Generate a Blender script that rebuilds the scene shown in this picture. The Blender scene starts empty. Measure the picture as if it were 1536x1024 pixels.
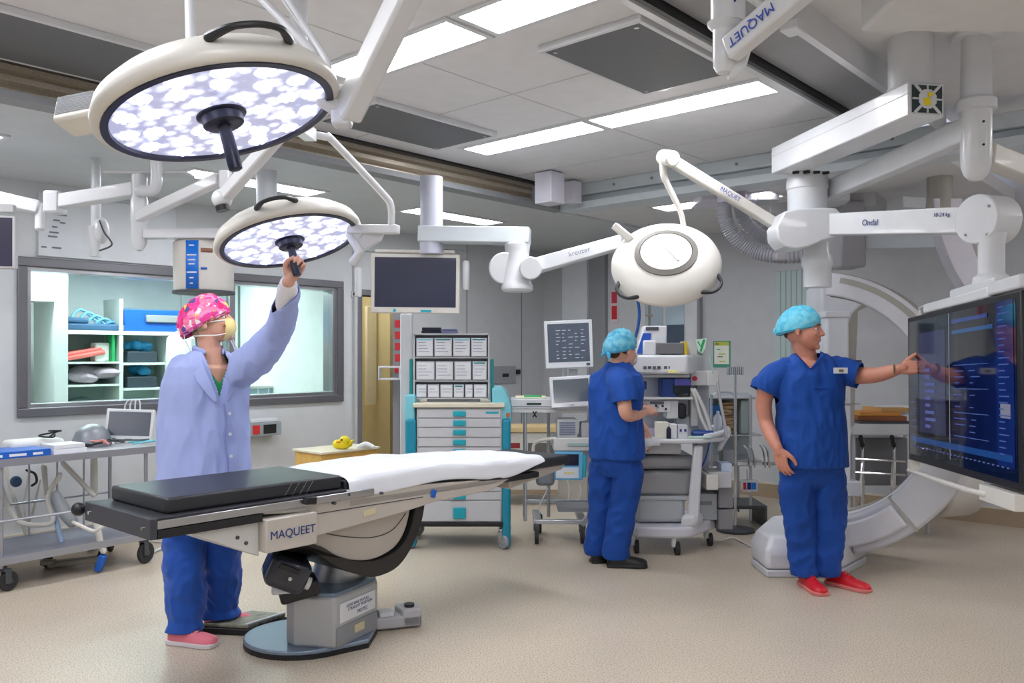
import bpy, bmesh, math, random
from mathutils import Vector, Matrix, noise
random.seed(7)
SC = bpy.context.scene
COL = SC.collection
# ---------------------------------------------------------------- camera, light, exposure
F, HY, EYE = 1260.0, 530.0, 1.5           # focal length in px, horizon row, eye height (m)
cam_d = bpy.data.cameras.new('camera'); cam = bpy.data.objects.new('camera', cam_d); COL.objects.link(cam)
cam.location = (0, 0, EYE); cam.rotation_euler = (math.pi/2, 0, 0)
cam_d.sensor_width = 36; cam_d.lens = 36*F/1536; cam_d.shift_y = (HY-512)/1536; cam_d.clip_start = .05
SC.camera = cam
wd = bpy.data.worlds.new('world'); SC.world = wd; wd.use_nodes = True
wd.node_tree.nodes['Background'].inputs[0].default_value = (.8, .85, 1, 1)
wd.node_tree.nodes['Background'].inputs[1].default_value = .3
SC.view_settings.view_transform = 'Standard'; SC.view_settings.look = 'None'
SC.view_settings.gamma = 1; SC.view_settings.exposure = 1.22; SC.view_settings.use_curve_mapping = False
STRIP = 10.0                               # emission of the recessed ceiling lights
# ---------------------------------------------------------------- frames
AX, AY = .668, .744                        # room axis u (along the window wall); w is perpendicular
ANG = math.atan2(AY, AX)
def R(u, w, z=0): return Vector((u*AX - w*AY, u*AY + w*AX, z))
def P(x, y, Y): return Vector(((x-768)/F*Y, Y, EYE-(y-HY)/F*Y))
def UV(x, Y):                              # pixel column and depth -> room u, w
    X = (x-768)/F*Y; return (X*AX+Y*AY, -X*AY+Y*AX)
# ---------------------------------------------------------------- materials
def lin(c):
    return tuple(((v/255)/12.92 if v/255 <= .04045 else ((v/255+.055)/1.055)**2.4) for v in c)+(1,)
MATS = {}
def mat(name, rgb, rough=.5, metal=0, bump=0, bscale=60, var=0, vscale=8, coat=0, sheen=0, sss=0, emit=0, alpha=1, trans=0):
    if name in MATS: return MATS[name]
    m = bpy.data.materials.new(name); m.use_nodes = True; MATS[name] = m
    nt = m.node_tree; b = nt.nodes['Principled BSDF']; c = lin(rgb)
    b.inputs['Base Color'].default_value = c; b.inputs['Roughness'].default_value = rough
    b.inputs['Metallic'].default_value = metal
    if coat: b.inputs['Coat Weight'].default_value = coat
    if sheen: b.inputs['Sheen Weight'].default_value = sheen
    if trans: b.inputs['Transmission Weight'].default_value = trans
    if alpha < 1: b.inputs['Alpha'].default_value = alpha
    if sss:
        b.inputs['Subsurface Weight'].default_value = sss; b.inputs['Subsurface Scale'].default_value = .02
    if emit:
        b.inputs['Emission Color'].default_value = c; b.inputs['Emission Strength'].default_value = emit
    tc = nt.nodes.new('ShaderNodeTexCoord')
    v = var or .03
    n = nt.nodes.new('ShaderNodeTexNoise'); n.inputs['Scale'].default_value = vscale; n.inputs['Detail'].default_value = 4
    nt.links.new(tc.outputs['Object'], n.inputs['Vector'])
    mx = nt.nodes.new('ShaderNodeMix'); mx.data_type = 'RGBA'; mx.blend_type = 'MULTIPLY'; mx.inputs[0].default_value = 1
    mx.inputs[6].default_value = c
    rp = nt.nodes.new('ShaderNodeMapRange'); rp.inputs[1].default_value = .3; rp.inputs[2].default_value = .7
    rp.inputs[3].default_value = 1-v; rp.inputs[4].default_value = 1+v
    nt.links.new(n.outputs['Fac'], rp.inputs[0]); nt.links.new(rp.outputs[0], mx.inputs[7])
    nt.links.new(mx.outputs[2], b.inputs['Base Color'])
    if bump:
        n2 = nt.nodes.new('ShaderNodeTexNoise'); n2.inputs['Scale'].default_value = bscale; n2.inputs['Detail'].default_value = 3
        nt.links.new(tc.outputs['Object'], n2.inputs['Vector'])
        bp = nt.nodes.new('ShaderNodeBump'); bp.inputs['Strength'].default_value = bump; bp.inputs['Distance'].default_value = .004
        nt.links.new(n2.outputs['Fac'], bp.inputs['Height']); nt.links.new(bp.outputs[0], b.inputs['Normal'])
    return m
def emis(name, rgb, s):
    if name in MATS: return MATS[name]
    m = bpy.data.materials.new(name); m.use_nodes = True; MATS[name] = m
    nt = m.node_tree; nt.nodes.clear(); o = nt.nodes.new('ShaderNodeOutputMaterial'); e = nt.nodes.new('ShaderNodeEmission')
    e.inputs[0].default_value = lin(rgb); e.inputs[1].default_value = s; nt.links.new(e.outputs[0], o.inputs[0]); return m
def glass_mat(name, rgb=(235, 245, 242), refl=.08):
    if name in MATS: return MATS[name]
    m = bpy.data.materials.new(name); m.use_nodes = True; MATS[name] = m
    nt = m.node_tree; nt.nodes.clear(); o = nt.nodes.new('ShaderNodeOutputMaterial')
    t = nt.nodes.new('ShaderNodeBsdfTransparent'); t.inputs[0].default_value = lin(rgb)
    g = nt.nodes.new('ShaderNodeBsdfGlossy'); g.inputs['Roughness'].default_value = .03
    x = nt.nodes.new('ShaderNodeMixShader'); fr = nt.nodes.new('ShaderNodeLayerWeight'); fr.inputs[0].default_value = refl
    nt.links.new(fr.outputs['Fresnel'], x.inputs[0]); nt.links.new(t.outputs[0], x.inputs[1]); nt.links.new(g.outputs[0], x.inputs[2])
    nt.links.new(x.outputs[0], o.inputs[0]); return m
def ramp_mat(name, kind, stops, scale, rough=.5, metal=0, stretch=(1, 1, 1), bump=0, const=False, detail=3):
    """noise or voronoi pattern through a colour ramp"""
    if name in MATS: return MATS[name]
    m = bpy.data.materials.new(name); m.use_nodes = True; MATS[name] = m
    nt = m.node_tree; b = nt.nodes['Principled BSDF']; b.inputs['Roughness'].default_value = rough; b.inputs['Metallic'].default_value = metal
    tc = nt.nodes.new('ShaderNodeTexCoord'); mp = nt.nodes.new('ShaderNodeMapping'); mp.inputs['Scale'].default_value = stretch
    nt.links.new(tc.outputs['Object'], mp.inputs[0])
    if kind == 'noise':
        n = nt.nodes.new('ShaderNodeTexNoise'); n.inputs['Detail'].default_value = detail; out = n.outputs['Fac']
    else:
        n = nt.nodes.new('ShaderNodeTexVoronoi'); out = n.outputs['Color']
    n.inputs['Scale'].default_value = scale; nt.links.new(mp.outputs[0], n.inputs['Vector'])
    r = nt.nodes.new('ShaderNodeValToRGB'); r.color_ramp.interpolation = 'CONSTANT' if const else 'LINEAR'
    while len(r.color_ramp.elements) < len(stops): r.color_ramp.elements.new(.5)
    for e, (p, c) in zip(r.color_ramp.elements, stops): e.position = p; e.color = lin(c)
    nt.links.new(out, r.inputs[0]); nt.links.new(r.outputs[0], b.inputs['Base Color'])
    if bump:
        bp = nt.nodes.new('ShaderNodeBump'); bp.inputs['Strength'].default_value = bump; bp.inputs['Distance'].default_value = .003
        nt.links.new(out, bp.inputs['Height']); nt.links.new(bp.outputs[0], b.inputs['Normal'])
    return m
WHITE = mat('white enamel', (214, 217, 221), .32, coat=.2)
CREAM = mat('warm white enamel', (216, 214, 207), .38, coat=.1)
OFFW = mat('off white plastic', (212, 213, 211), .45)
LGREY = mat('light grey plastic', (196, 198, 200), .45)
MGREY = mat('mid grey plastic', (140, 143, 147), .5)
DGREY = mat('dark grey plastic', (72, 75, 80), .5)
BLACK = mat('black plastic', (24, 25, 28), .4)
RUBBER = mat('dark rubber', (46, 46, 48), .75)
STEEL = mat('brushed steel', (188, 190, 194), .28, metal=1)
CHROME = mat('polished chrome', (222, 224, 226), .12, metal=1)
ALU = mat('anodised aluminium', (176, 180, 184), .4, metal=.8)
NAVY = mat('navy grip plastic', (22, 26, 52), .35)
TEAL = mat('teal plastic', (26, 166, 184), .4)
DTEAL = mat('deep teal plastic', (8, 138, 142), .4)
CYAN = mat('pale cyan plastic', (126, 206, 220), .4)
BLUE = mat('blue plastic', (20, 92, 186), .45)
DBLUE = mat('deep blue plastic', (20, 52, 140), .45)
RED = mat('red print', (206, 42, 48), .5)
GREEN = mat('green print', (34, 168, 96), .5)
YELLOW = mat('yellow rubber', (238, 214, 20), .45)
PAPER = mat('white paper', (226, 228, 232), .8)
INK = mat('grey print', (120, 126, 140), .8)
INKB = mat('dark blue print', (26, 56, 120), .6)
WOODY = mat('honey wood laminate', (226, 180, 96), .5, var=.08, vscale=14)
SCREEN = mat('dark display glass', (34, 38, 66), .3, coat=.1)
SCRGREY = mat('grey display glass', (92, 100, 108), .12, coat=.4)
HOSE = mat('grey corrugated hose', (158, 160, 168), .5)
# ---------------------------------------------------------------- mesh builder
def rotm(r): return Matrix.Rotation(r[2], 4, 'Z') @ Matrix.Rotation(r[1], 4, 'Y') @ Matrix.Rotation(r[0], 4, 'X')
def frame(o, x, z=None):
    """matrix with local x along x, local z as close to z as possible"""
    x = Vector(x).normalized(); z = Vector(z if z is not None else (0, 0, 1))
    if abs(x.dot(z.normalized())) > .999: z = Vector((0, 1, 0))
    y = z.cross(x).normalized(); z = x.cross(y).normalized()
    m = Matrix((x, y, z)).transposed().to_4x4(); m.translation = Vector(o); return m
ROOTM = {}
class MB:
    def __init__(s): s.v = []; s.f = []; s.M = None
    def at(s, M): s.M = M; return s
    def add(s, vs, fs):
        k = len(s.v)
        s.v += [(s.M @ Vector(v)) if s.M is not None else Vector(v) for v in vs]
        s.f += [tuple(i+k for i in f) for f in fs]; return s
    def box(s, c, d, rot=None, taper=1):
        c = Vector(c); h = Vector(d)/2; m = rotm(rot).to_3x3() if rot else None; vs = []
        for z in (-1, 1):
            t = taper if z > 0 else 1
            for x, y in ((-1, -1), (1, -1), (1, 1), (-1, 1)):
                p = Vector((x*h.x*t, y*h.y*t, z*h.z)); vs.append(c+(m @ p if m else p))
        return s.add(vs, [(3, 2, 1, 0), (4, 5, 6, 7), (0, 1, 5, 4), (1, 2, 6, 5), (2, 3, 7, 6), (3, 0, 4, 7)])
    def bx(s, x0, x1, y0, y1, z0, z1): return s.box(((x0+x1)/2, (y0+y1)/2, (z0+z1)/2), (abs(x1-x0), abs(y1-y0), abs(z1-z0)))
    def rings(s, rs, close=True):
        n = len(rs[0]); vs = [p for r in rs for p in r]; fs = []
        for i in range(len(rs)-1):
            for j in range(n): fs.append((i*n+j, i*n+(j+1) % n, (i+1)*n+(j+1) % n, (i+1)*n+j))
        if close: fs.append(tuple(range(n-1, -1, -1))); fs.append(tuple(range((len(rs)-1)*n, len(rs)*n)))
        return s.add(vs, fs)
    def cyl(s, a, b, r0, r1=None, n=24):
        r1 = r0 if r1 is None else r1; a = Vector(a); b = Vector(b); m = frame((0, 0, 0), b-a).to_3x3(); rs = []
        for c, r in ((a, r0), (b, r1)):
            rs.append([c+m @ Vector((0, math.cos(2*math.pi*k/n)*r, math.sin(2*math.pi*k/n)*r)) for k in range(n)])
        return s.rings(rs)
    def lathe(s, prof, o=(0, 0, 0), axis=(0, 0, 1), n=32, sx=1, sy=1):
        ax = Vector(axis).normalized(); up = Vector((0, 1, 0)) if abs(ax.z) > .9 else Vector((0, 0, 1))
        e1 = ax.cross(up).normalized(); e2 = ax.cross(e1); o = Vector(o)
        return s.rings([[o+ax*z+(e1*math.cos(2*math.pi*k/n)*sx+e2*math.sin(2*math.pi*k/n)*sy)*max(r, 1e-4) for k in range(n)] for r, z in prof])
    def tube(s, pts, r, n=10, smooth=0, round_=True, flat=1):
        pts = [Vector(p) for p in pts]; k = len(pts)
        rad = list(r) if isinstance(r, (list, tuple)) else [r]*k
        if smooth and k > 2:
            q = []; qr = []
            for i in range(k-1):
                p0, p1, p2, p3 = pts[max(i-1, 0)], pts[i], pts[i+1], pts[min(i+2, k-1)]
                for j in range(smooth):
                    t = j/smooth
                    q.append(.5*((2*p1)+(p2-p0)*t+(2*p0-5*p1+4*p2-p3)*t*t+(3*p1-p0-3*p2+p3)*t**3)); qr.append(rad[i]*(1-t)+rad[i+1]*t)
            q.append(pts[-1]); qr.append(rad[-1]); pts, rad = q, qr; k = len(pts)
        T = [(pts[min(i+1, k-1)]-pts[max(i-1, 0)]).normalized() for i in range(k)]
        nrm = Vector((0, 0, 1)) if abs(T[0].z) < .9 else Vector((0, 1, 0)); nrm = (nrm-T[0]*nrm.dot(T[0])).normalized(); rs = []
        def ring(c, nn, t, rr):
            b = t.cross(nn); return [c+(nn*math.cos(2*math.pi*j/n)+b*math.sin(2*math.pi*j/n)*flat)*rr for j in range(n)]
        for i in range(k):
            nrm = (nrm-T[i]*nrm.dot(T[i])).normalized()
            if i == 0 and round_:
                for a in (80, 55, 28): rs.append(ring(pts[0]-T[0]*rad[0]*math.sin(math.radians(a)), nrm, T[0], rad[0]*math.cos(math.radians(a))))
            rs.append(ring(pts[i], nrm, T[i], rad[i]))
            if i == k-1 and round_:
                for a in (28, 55, 80): rs.append(ring(pts[i]+T[i]*rad[i]*math.sin(math.radians(a)), nrm, T[i], rad[i]*math.cos(math.radians(a))))
        return s.rings(rs)
    def ball(s, c, r, n=20, rot=None, M=None):
        r = (r, r, r) if not isinstance(r, (tuple, list)) else r; c = Vector(c); h = n//2; m = rotm(rot).to_3x3() if rot else None
        if M is not None: m = M
        rs = []
        for i in range(h+1):
            a = math.pi*(i+.02)/(h+.04)-math.pi/2; ring = []
            for j in range(n):
                p = Vector((math.cos(a)*math.cos(2*math.pi*j/n)*r[0], math.cos(a)*math.sin(2*math.pi*j/n)*r[1], math.sin(a)*r[2]))
                ring.append(c+(m @ p if m is not None else p))
            rs.append(ring)
        return s.rings(rs)
    def prism(s, poly, z0, z1, M=None):
        n = len(poly); vs = [Vector((x, y, z)) for z in (z0, z1) for x, y in poly]
        if M is not None: vs = [M @ v for v in vs]
        return s.add(vs, [tuple(range(n-1, -1, -1)), tuple(range(n, 2*n))]+[(i, (i+1) % n, n+(i+1) % n, n+i) for i in range(n)])
    def beam(s, a, b, w, h, w1=None, h1=None, up=(0, 0, 1)):
        a = Vector(a); b = Vector(b); m = frame((0, 0, 0), b-a, up).to_3x3(); rs = []
        for c, ww, hh in ((a, w, h), (b, w1 or w, h1 or h)):
            rs.append([c+m @ Vector((0, y*ww/2, z*hh/2)) for y, z in ((-1, -1), (1, -1), (1, 1), (-1, 1))])
        return s.rings(rs)
    def sheet(s, rows, thick=0):
        nr, nc = len(rows), len(rows[0]); vs = [p for r in rows for p in r]
        fs = [(i*nc+j, i*nc+j+1, (i+1)*nc+j+1, (i+1)*nc+j) for i in range(nr-1) for j in range(nc-1)]
        return s.add(vs, fs)
    def mesh(s, name):
        me = bpy.data.meshes.new(name); me.from_pydata([tuple(v) for v in s.v], [], s.f); me.update()
        bm = bmesh.new(); bm.from_mesh(me); bmesh.ops.recalc_face_normals(bm, faces=bm.faces); bm.to_mesh(me); bm.free(); return me
    def build(s, name, m, parent=None, world=False, bevel=0, seg=2, smooth=True, ang=35, sub=0, solid=0, label=None):
        if world and parent is not None:
            inv = ROOTM.get(parent.name, Matrix.Identity(4)).inverted(); s.v = [inv @ v for v in s.v]
        me = s.mesh(name); me.materials.append(m); o = bpy.data.objects.new(name, me); COL.objects.link(o)
        if parent is not None: o.parent = parent; ROOTM[o.name] = ROOTM.get(parent.name, Matrix.Identity(4))
        if smooth:
            me.shade_smooth()
            try: me.set_sharp_from_angle(angle=math.radians(ang))
            except Exception: pass
        if solid:
            q = o.modifiers.new('thick', 'SOLIDIFY'); q.thickness = solid; q.offset = 0
        if bevel:
            q = o.modifiers.new('bevel', 'BEVEL'); q.width = bevel; q.segments = seg; q.limit_method = 'ANGLE'; q.angle_limit = math.radians(40); q.harden_normals = False
        if sub:
            q = o.modifiers.new('sub', 'SUBSURF'); q.levels = sub; q.render_levels = sub
        if label: o['label'] = label
        return o
def thing(name, label, cat, loc=(0, 0, 0), rz=0, group=None):
    o = bpy.data.objects.new(name, None); COL.objects.link(o); o.location = loc; o.rotation_euler = (0, 0, rz); o.empty_display_size = .1
    o['label'] = label; o['category'] = cat
    if group: o['group'] = group
    ROOTM[o.name] = Matrix.Translation(Vector(loc)) @ Matrix.Rotation(rz, 4, 'Z'); return o
def tag(o, label, cat, group=None):
    o['label'] = label; o['category'] = cat
    if group: o['group'] = group
    return o
def single(name, label, cat, mb, m, group=None, **k):
    """a thing that is one mesh: origin moved to its base"""
    xs = [v.x for v in mb.v]; ys = [v.y for v in mb.v]; zs = [v.z for v in mb.v]
    c = Vector(((min(xs)+max(xs))/2, (min(ys)+max(ys))/2, min(zs))); mb.v = [v-c for v in mb.v]
    o = mb.build(name, m, **k); o.location = c; return tag(o, label, cat, group)
def struct(name, mb, m, **k):
    k.setdefault('smooth', False); o = mb.build(name, m, **k); o['kind'] = 'structure'; ROOTM[o.name] = Matrix.Identity(4); return o
def dup(root, loc, rz, label, group=None):
    r = root.copy(); COL.objects.link(r); r.location = loc; r.rotation_euler = (0, 0, rz); r['label'] = label
    if group: r['group'] = group
    for ch in list(root.children):
        c = ch.copy(); COL.objects.link(c); c.parent = r
        for g in list(ch.children):
            d = g.copy(); COL.objects.link(d); d.parent = c
    return r
def text(name, s, size, M, m, parent=None, ext=.0006, label=None, sx=1):
    cu = bpy.data.curves.new(name, 'FONT'); cu.body = s; cu.size = size; cu.align_x = 'CENTER'; cu.align_y = 'CENTER'; cu.extrude = ext
    t = bpy.data.objects.new(name, cu); COL.objects.link(t); bpy.context.view_layer.update()
    me = bpy.data.meshes.new_from_object(t); bpy.data.objects.remove(t); me.name = name
    if sx != 1: me.transform(Matrix.Diagonal((sx, 1, 1, 1)))
    me.transform((ROOTM[parent.name].inverted() @ M) if parent is not None else M)
    me.materials.clear(); me.materials.append(m); o = bpy.data.objects.new(name, me); COL.objects.link(o)
    if parent is not None: o.parent = parent; ROOTM[o.name] = ROOTM.get(parent.name, Matrix.Identity(4))
    if label: o['label'] = label
    return o
def cat2(pts, k=4):
    out = []; n = len(pts)
    for i in range(n-1):
        p0, p1, p2, p3 = pts[max(i-1, 0)], pts[i], pts[i+1], pts[min(i+2, n-1)]
        for j in range(k):
            t = j/k; out.append(tuple(.5*(2*b+(c-a)*t+(2*a-5*b+4*c-d)*t*t+(3*b-a-3*c+d)*t**3) for a, b, c, d in zip(p0, p1, p2, p3)))
    return out+[pts[-1]]
def face_m(o, right, up):
    """matrix for text: local x = right, local y = up"""
    x = Vector(right).normalized(); y = Vector(up); y = (y-x*y.dot(x)).normalized(); z = x.cross(y)
    m = Matrix((x, y, z)).transposed().to_4x4(); m.translation = Vector(o); return m
RX = Vector((AX, AY, 0)); RN = Vector((-AY, AX, 0))   # room axes in world
def RM(u, w, z=0): return Matrix.Translation(R(u, w, z)) @ Matrix.Rotation(ANG, 4, 'Z')
# ================================================================ ROOM SHELL
UB, WL = 8.32, 6.93                        # back wall at u=UB, window wall at w=WL
U0, W0 = -3.2, -3.6                        # walls behind the camera
ZM, ZS, ZR = 3.0, 2.8, 3.1                 # main ceiling, lowered soffit, ceiling on the right
def floor_material():
    m = bpy.data.materials.new('speckled vinyl floor'); m.use_nodes = True; nt = m.node_tree; b = nt.nodes['Principled BSDF']
    tc = nt.nodes.new('ShaderNodeTexCoord')
    n1 = nt.nodes.new('ShaderNodeTexNoise'); n1.inputs['Scale'].default_value = 130; n1.inputs['Detail'].default_value = 4
    n2 = nt.nodes.new('ShaderNodeTexNoise'); n2.inputs['Scale'].default_value = .9; n2.inputs['Detail'].default_value = 3
    for n in (n1, n2): nt.links.new(tc.outputs['Object'], n.inputs['Vector'])
    r = nt.nodes.new('ShaderNodeValToRGB'); r.color_ramp.elements[0].position = .36; r.color_ramp.elements[0].color = lin((150, 136, 120))
    r.color_ramp.elements[1].position = .6; r.color_ramp.elements[1].color = lin((210, 198, 180))
    e = r.color_ramp.elements.new(.47); e.color = lin((196, 183, 164))
    nt.links.new(n1.outputs['Fac'], r.inputs[0])
    mr = nt.nodes.new('ShaderNodeMapRange'); mr.inputs[1].default_value = .3; mr.inputs[2].default_value = .7; mr.inputs[3].default_value = .92; mr.inputs[4].default_value = 1.05
    nt.links.new(n2.outputs['Fac'], mr.inputs[0])
    mx = nt.nodes.new('ShaderNodeMix'); mx.data_type = 'RGBA'; mx.blend_type = 'MULTIPLY'; mx.inputs[0].default_value = 1
    nt.links.new(r.outputs[0], mx.inputs[6]); nt.links.new(mr.outputs[0], mx.inputs[7]); nt.links.new(mx.outputs[2], b.inputs['Base Color'])
    b.inputs['Roughness'].default_value = .34; b.inputs['Specular IOR Level'].default_value = .45
    return m
FLOORM = floor_material()
WALLM = mat('pale grey wall paint', (194, 196, 200), .6, bump=.05, bscale=90)
WALLL = mat('light grey wall sheet', (206, 210, 213), .55, bump=.04)
CEILM = mat('white ceiling paint', (222, 222, 224), .6, bump=.03)
SOFFM = mat('grey white soffit sheet', (202, 207, 211), .5)
DPANEL = ramp_mat('grey diffuser mesh', 'noise', [(.3, (98, 100, 104)), (.7, (112, 114, 118))], 220, .6)
RAILM = ramp_mat('brushed warm steel', 'noise', [(.3, (176, 166, 148)), (.7, (206, 196, 178))], 3, .35, metal=.45, stretch=(1, 60, 60))
FRAMEM = mat('steel window frame', (122, 122, 128), .35, metal=.6)
LIGHTM = emis('lit ceiling diffuser', (250, 250, 255), STRIP)
PAD = .35
mb = MB(); mb.at(RM(0, 0)); mb.bx(U0-PAD, UB+PAD, W0-PAD, WL+4.2, -.12, 0); struct('floor', mb, FLOORM)
# ceilings (one mesh): main field, soffit, right field
mb = MB().at(RM(0, 0))
mb.bx(U0, 6.0, 1.97, 4.85, ZM, ZM+.1); mb.bx(U0, 6.0, 1.62, 1.97, ZM+.06, ZM+.16)
mb.bx(U0, UB, W0, 1.62, ZR, ZR+.1); mb.bx(6.0, UB, 1.62, 4.85, ZS+.02, ZS+.12)
struct('ceiling', mb, CEILM)
mb = MB().at(RM(0, 0)); mb.bx(U0, UB, 4.85, WL, ZS, ZS+.32)
struct('ceiling_soffit', mb, SOFFM)
# walls
mb = MB().at(RM(0, 0)); WU0, WU1, WZ0, WZ1 = 0, 0, 1.09, 2.155
def u_at(x, w):                            # u where pixel column x meets the plane w = const
    t = (x-768)/F; Y = w/(-AY*t+AX); return Y*(AX*t+AY)
def w_at(x, u):
    t = (x-768)/F; Y = u/(AX*t+AY); return Y*(-AY*t+AX)
WU0, WU1 = u_at(40, WL), u_at(505, WL); DU0, DU1 = u_at(541, WL), u_at(600, WL)
mb.bx(U0, WU0, WL, WL+.15, 0, 3.2); mb.bx(WU0, WU1, WL, WL+.15, 0, WZ0); mb.bx(WU0, WU1, WL, WL+.15, WZ1, 3.2)
mb.bx(WU1, DU0, WL, WL+.15, 0, 3.2); mb.bx(DU0, DU1, WL, WL+.15, 2.1, 3.2); mb.bx(DU1, UB+.15, WL, WL+.15, 0, 3.2)
struct('wall_left', mb, WALLL)
mb = MB().at(RM(0, 0)); mb.bx(UB, UB+.15, W0, WL, 0, 3.2); struct('wall_back', mb, WALLM)
mb = MB().at(RM(0, 0)); mb.bx(U0, UB, W0-.15, W0, 0, 3.2); struct('wall_right', mb, WALLM)
mb = MB().at(RM(0, 0)); mb.bx(U0-.15, U0, W0, WL, 0, 3.2); struct('wall_front', mb, WALLM)
# coved vinyl skirting
COVE = mat('beige skirting vinyl', (168, 150, 126), .5)
SKL = mat('cream skirting cap', (214, 206, 190), .5)
for nm, a in (('baseboard_left', (U0, DU0-.05, WL-.02, WL)), ('baseboard_corner', (DU1+.05, UB, WL-.02, WL)), ('baseboard_back', (UB-.02, UB, W0, WL-.02))):
    mb = MB().at(RM(0, 0)); mb.bx(a[0], a[1], a[2], a[3], 0, .14); o = struct(nm, mb, COVE)
    mb = MB().at(RM(0, 0)); mb.bx(a[0]-.004, a[1], a[2]-.004, a[3]-.001, .14, .155); c = mb.build('cap_strip', SKL, o, smooth=False)
# corner pilasters and wall panels on the back wall
PIL = mat('pale blue grey panel', (214, 219, 224), .45)
PILD = mat('mid grey panel', (150, 153, 158), .5)
def wallbox(name, x0, x1, m, z0=0, z1=3.0, d=.1, kind='structure', u=UB):
    w1, w0 = w_at(x0, u), w_at(x1, u); mb = MB().at(RM(0, 0)); mb.bx(u-d, u, min(w0, w1), max(w0, w1), z0, z1)
    o = mb.build(name, m, bevel=.004); o['kind'] = 'structure'; return o
wallbox('wall_column', 855, 892, PIL, 0, 2.82, .16)
wallbox('wall_pier', 892, 916, PILD, 0, 2.82, .12)
wallbox('wall_panel_light', 916, 962, WALLL, 0, 2.82, .06)
GREENP = mat('pale green laminate', (184, 202, 202), .45)
wallbox('trim_1', 1164, 1232, GREENP, .1, 2.35, .02)
for k, x in enumerate((1172, 1180, 1188, 1196, 1204, 1212, 1220)):
    w = w_at(x, UB); mb = MB().at(RM(0, 0)); mb.bx(UB-.024, UB-.019, w-.004, w+.004, .1, 2.35); o = mb.build('trim_%d' % (k+2), mat('groove grey green', (150, 168, 170), .5)); o['kind'] = 'structure'
# seams of the wall sheeting
for k, x in enumerate((700, 782)):
    u = u_at(x, WL); mb = MB().at(RM(0, 0)); mb.bx(u-.006, u+.006, WL-.006, WL, .155, 2.8); o = mb.build('trim_%d' % (k+10), MGREY); o['kind'] = 'structure'
# ---- rail cladding (stainless) along the edge of the soffit, in steps
prof = [(0, 2.985), (.05, 2.985), (.05, 2.955), (.025, 2.95), (.045, 2.93), (.045, 2.90), (.02, 2.885), (.05, 2.86), (.05, 2.84), (.0, 2.83)]
mb = MB(); rs = []
for u in (U0, 5.62): rs.append([R(u, 4.85-d, z) for d, z in prof])
mb.rings(rs); o = mb.build('trim_12', RAILM, smooth=False); o['kind'] = 'structure'
mb = MB().at(RM(0, 0)); mb.bx(U0, 5.66, 4.74, 4.85, 2.985, 3.001); o = mb.build('trim_13', BLACK); o['kind'] = 'structure'
mb = MB().at(RM(0, 0)); mb.bx(U0, 6.0, 4.72, 4.86, 2.79, 2.83); o = mb.build('trim_14', MGREY); o['kind'] = 'structure'
# white beam along the far edge of the main ceiling
BEAMM = mat('pale blue enamel beam', (205, 214, 219), .4)
mb = MB().at(RM(0, 0)); mb.bx(5.94, 6.08, 1.0, 4.72, 2.90, 3.0); mb.bx(5.99, 6.08, 1.0, 4.72, 2.84, 2.90); mb.bx(5.90, 6.12, 1.0, 4.72, 2.775, 2.84)
o = mb.build('trim_24', BEAMM, bevel=.006); o['kind'] = 'structure'
for k in range(9):
    p = R(5.938, 1.5+k*.38, 2.95); mb = MB(); mb.cyl(p, p-RX*.006, .012, n=12); c = mb.build('rivet', MGREY, o, world=False)
# right edge band with track
mb = MB().at(RM(0, 0)); mb.bx(U0, 6.0, 1.95, 1.975, 2.985, 3.07); o = mb.build('trim_15', BLACK); o['kind'] = 'structure'
BANDM = mat('grey track cover', (150, 151, 154), .5)
mb = MB().at(RM(0, 0)); mb.bx(U0, 6.0, 1.66, 1.945, 3.03, 3.062); mb.bx(U0, 6.0, 1.60, 1.63, 2.99, 3.1); o = mb.build('trim_16', BANDM); o['kind'] = 'structure'
mb = MB().at(RM(0, 0)); mb.bx(U0, 6.0, 1.56, 1.60, 2.96, 3.1); mb.bx(U0, 6.0, 1.99, 2.03, 2.98, 3.0); o = mb.build('trim_17', WHITE); o['kind'] = 'structure'
for k, u in enumerate((3.0, 3.55)):
    mb = MB().at(RM(0, 0)); mb.bx(u, u+.1, 1.52, 1.60, 2.92, 2.965); single('track_bracket', ['white bracket on the ceiling track nearer the upright white arm', 'white bracket on the ceiling track nearer the wide housing'][k], 'bracket', mb, WHITE, bevel=.006)
# faint ceiling seams
mb = MB().at(RM(0, 0))
for u in (3.62, 5.3): mb.bx(u-.004, u+.004, 1.99, 4.7, 2.998, 3.0005)
mb.bx(-1, 5.9, 3.24, 3.248, 2.998, 3.0005); o = mb.build('trim_18', LGREY); o['kind'] = 'structure'
# ---- recessed light strips
def strip(u0, u1, w0, w1, label, z=ZM):
    t = thing('ceiling_light', label, 'ceiling light', R((u0+u1)/2, (w0+w1)/2, z-.006), ANG, 'recessed strip lights in the ceiling')
    lu, lw = (u1-u0)/2, (w1-w0)/2
    mb = MB(); mb.bx(-lu, lu, -lw, lw, .0, .004); mb.build('diffuser', LIGHTM, t, smooth=False)
    mb = MB()
    for a in ((-lu-.03, -lu, -lw-.03, lw+.03), (lu, lu+.03, -lw-.03, lw+.03), (-lu, lu, -lw-.03, -lw), (-lu, lu, lw, lw+.03)): mb.bx(*a, -.006, .006)
    mb.build('frame', WHITE, t); return t
strip(2.61, 2.87, 2.74, 3.70, 'strip light behind the slanting lamp arm, near the picture top')
strip(2.61, 2.87, 1.75+.3, 2.66, 'large bright strip light at the top edge, right of the slanting arm')
strip(4.32, 4.57, 3.28, 4.35, 'strip light just past the grey diffuser, near the steel ceiling rail')
strip(4.32, 4.57, 2.07, 3.22, 'strip light ending behind the hanging white lamp arm')
for k, u in enumerate((.55, -1.4)):
    for j, w in enumerate((2.9, 4.0)): strip(u, u+.3, w-.5, w+.5, 'strip light in the ceiling over the near end of the room')
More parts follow.
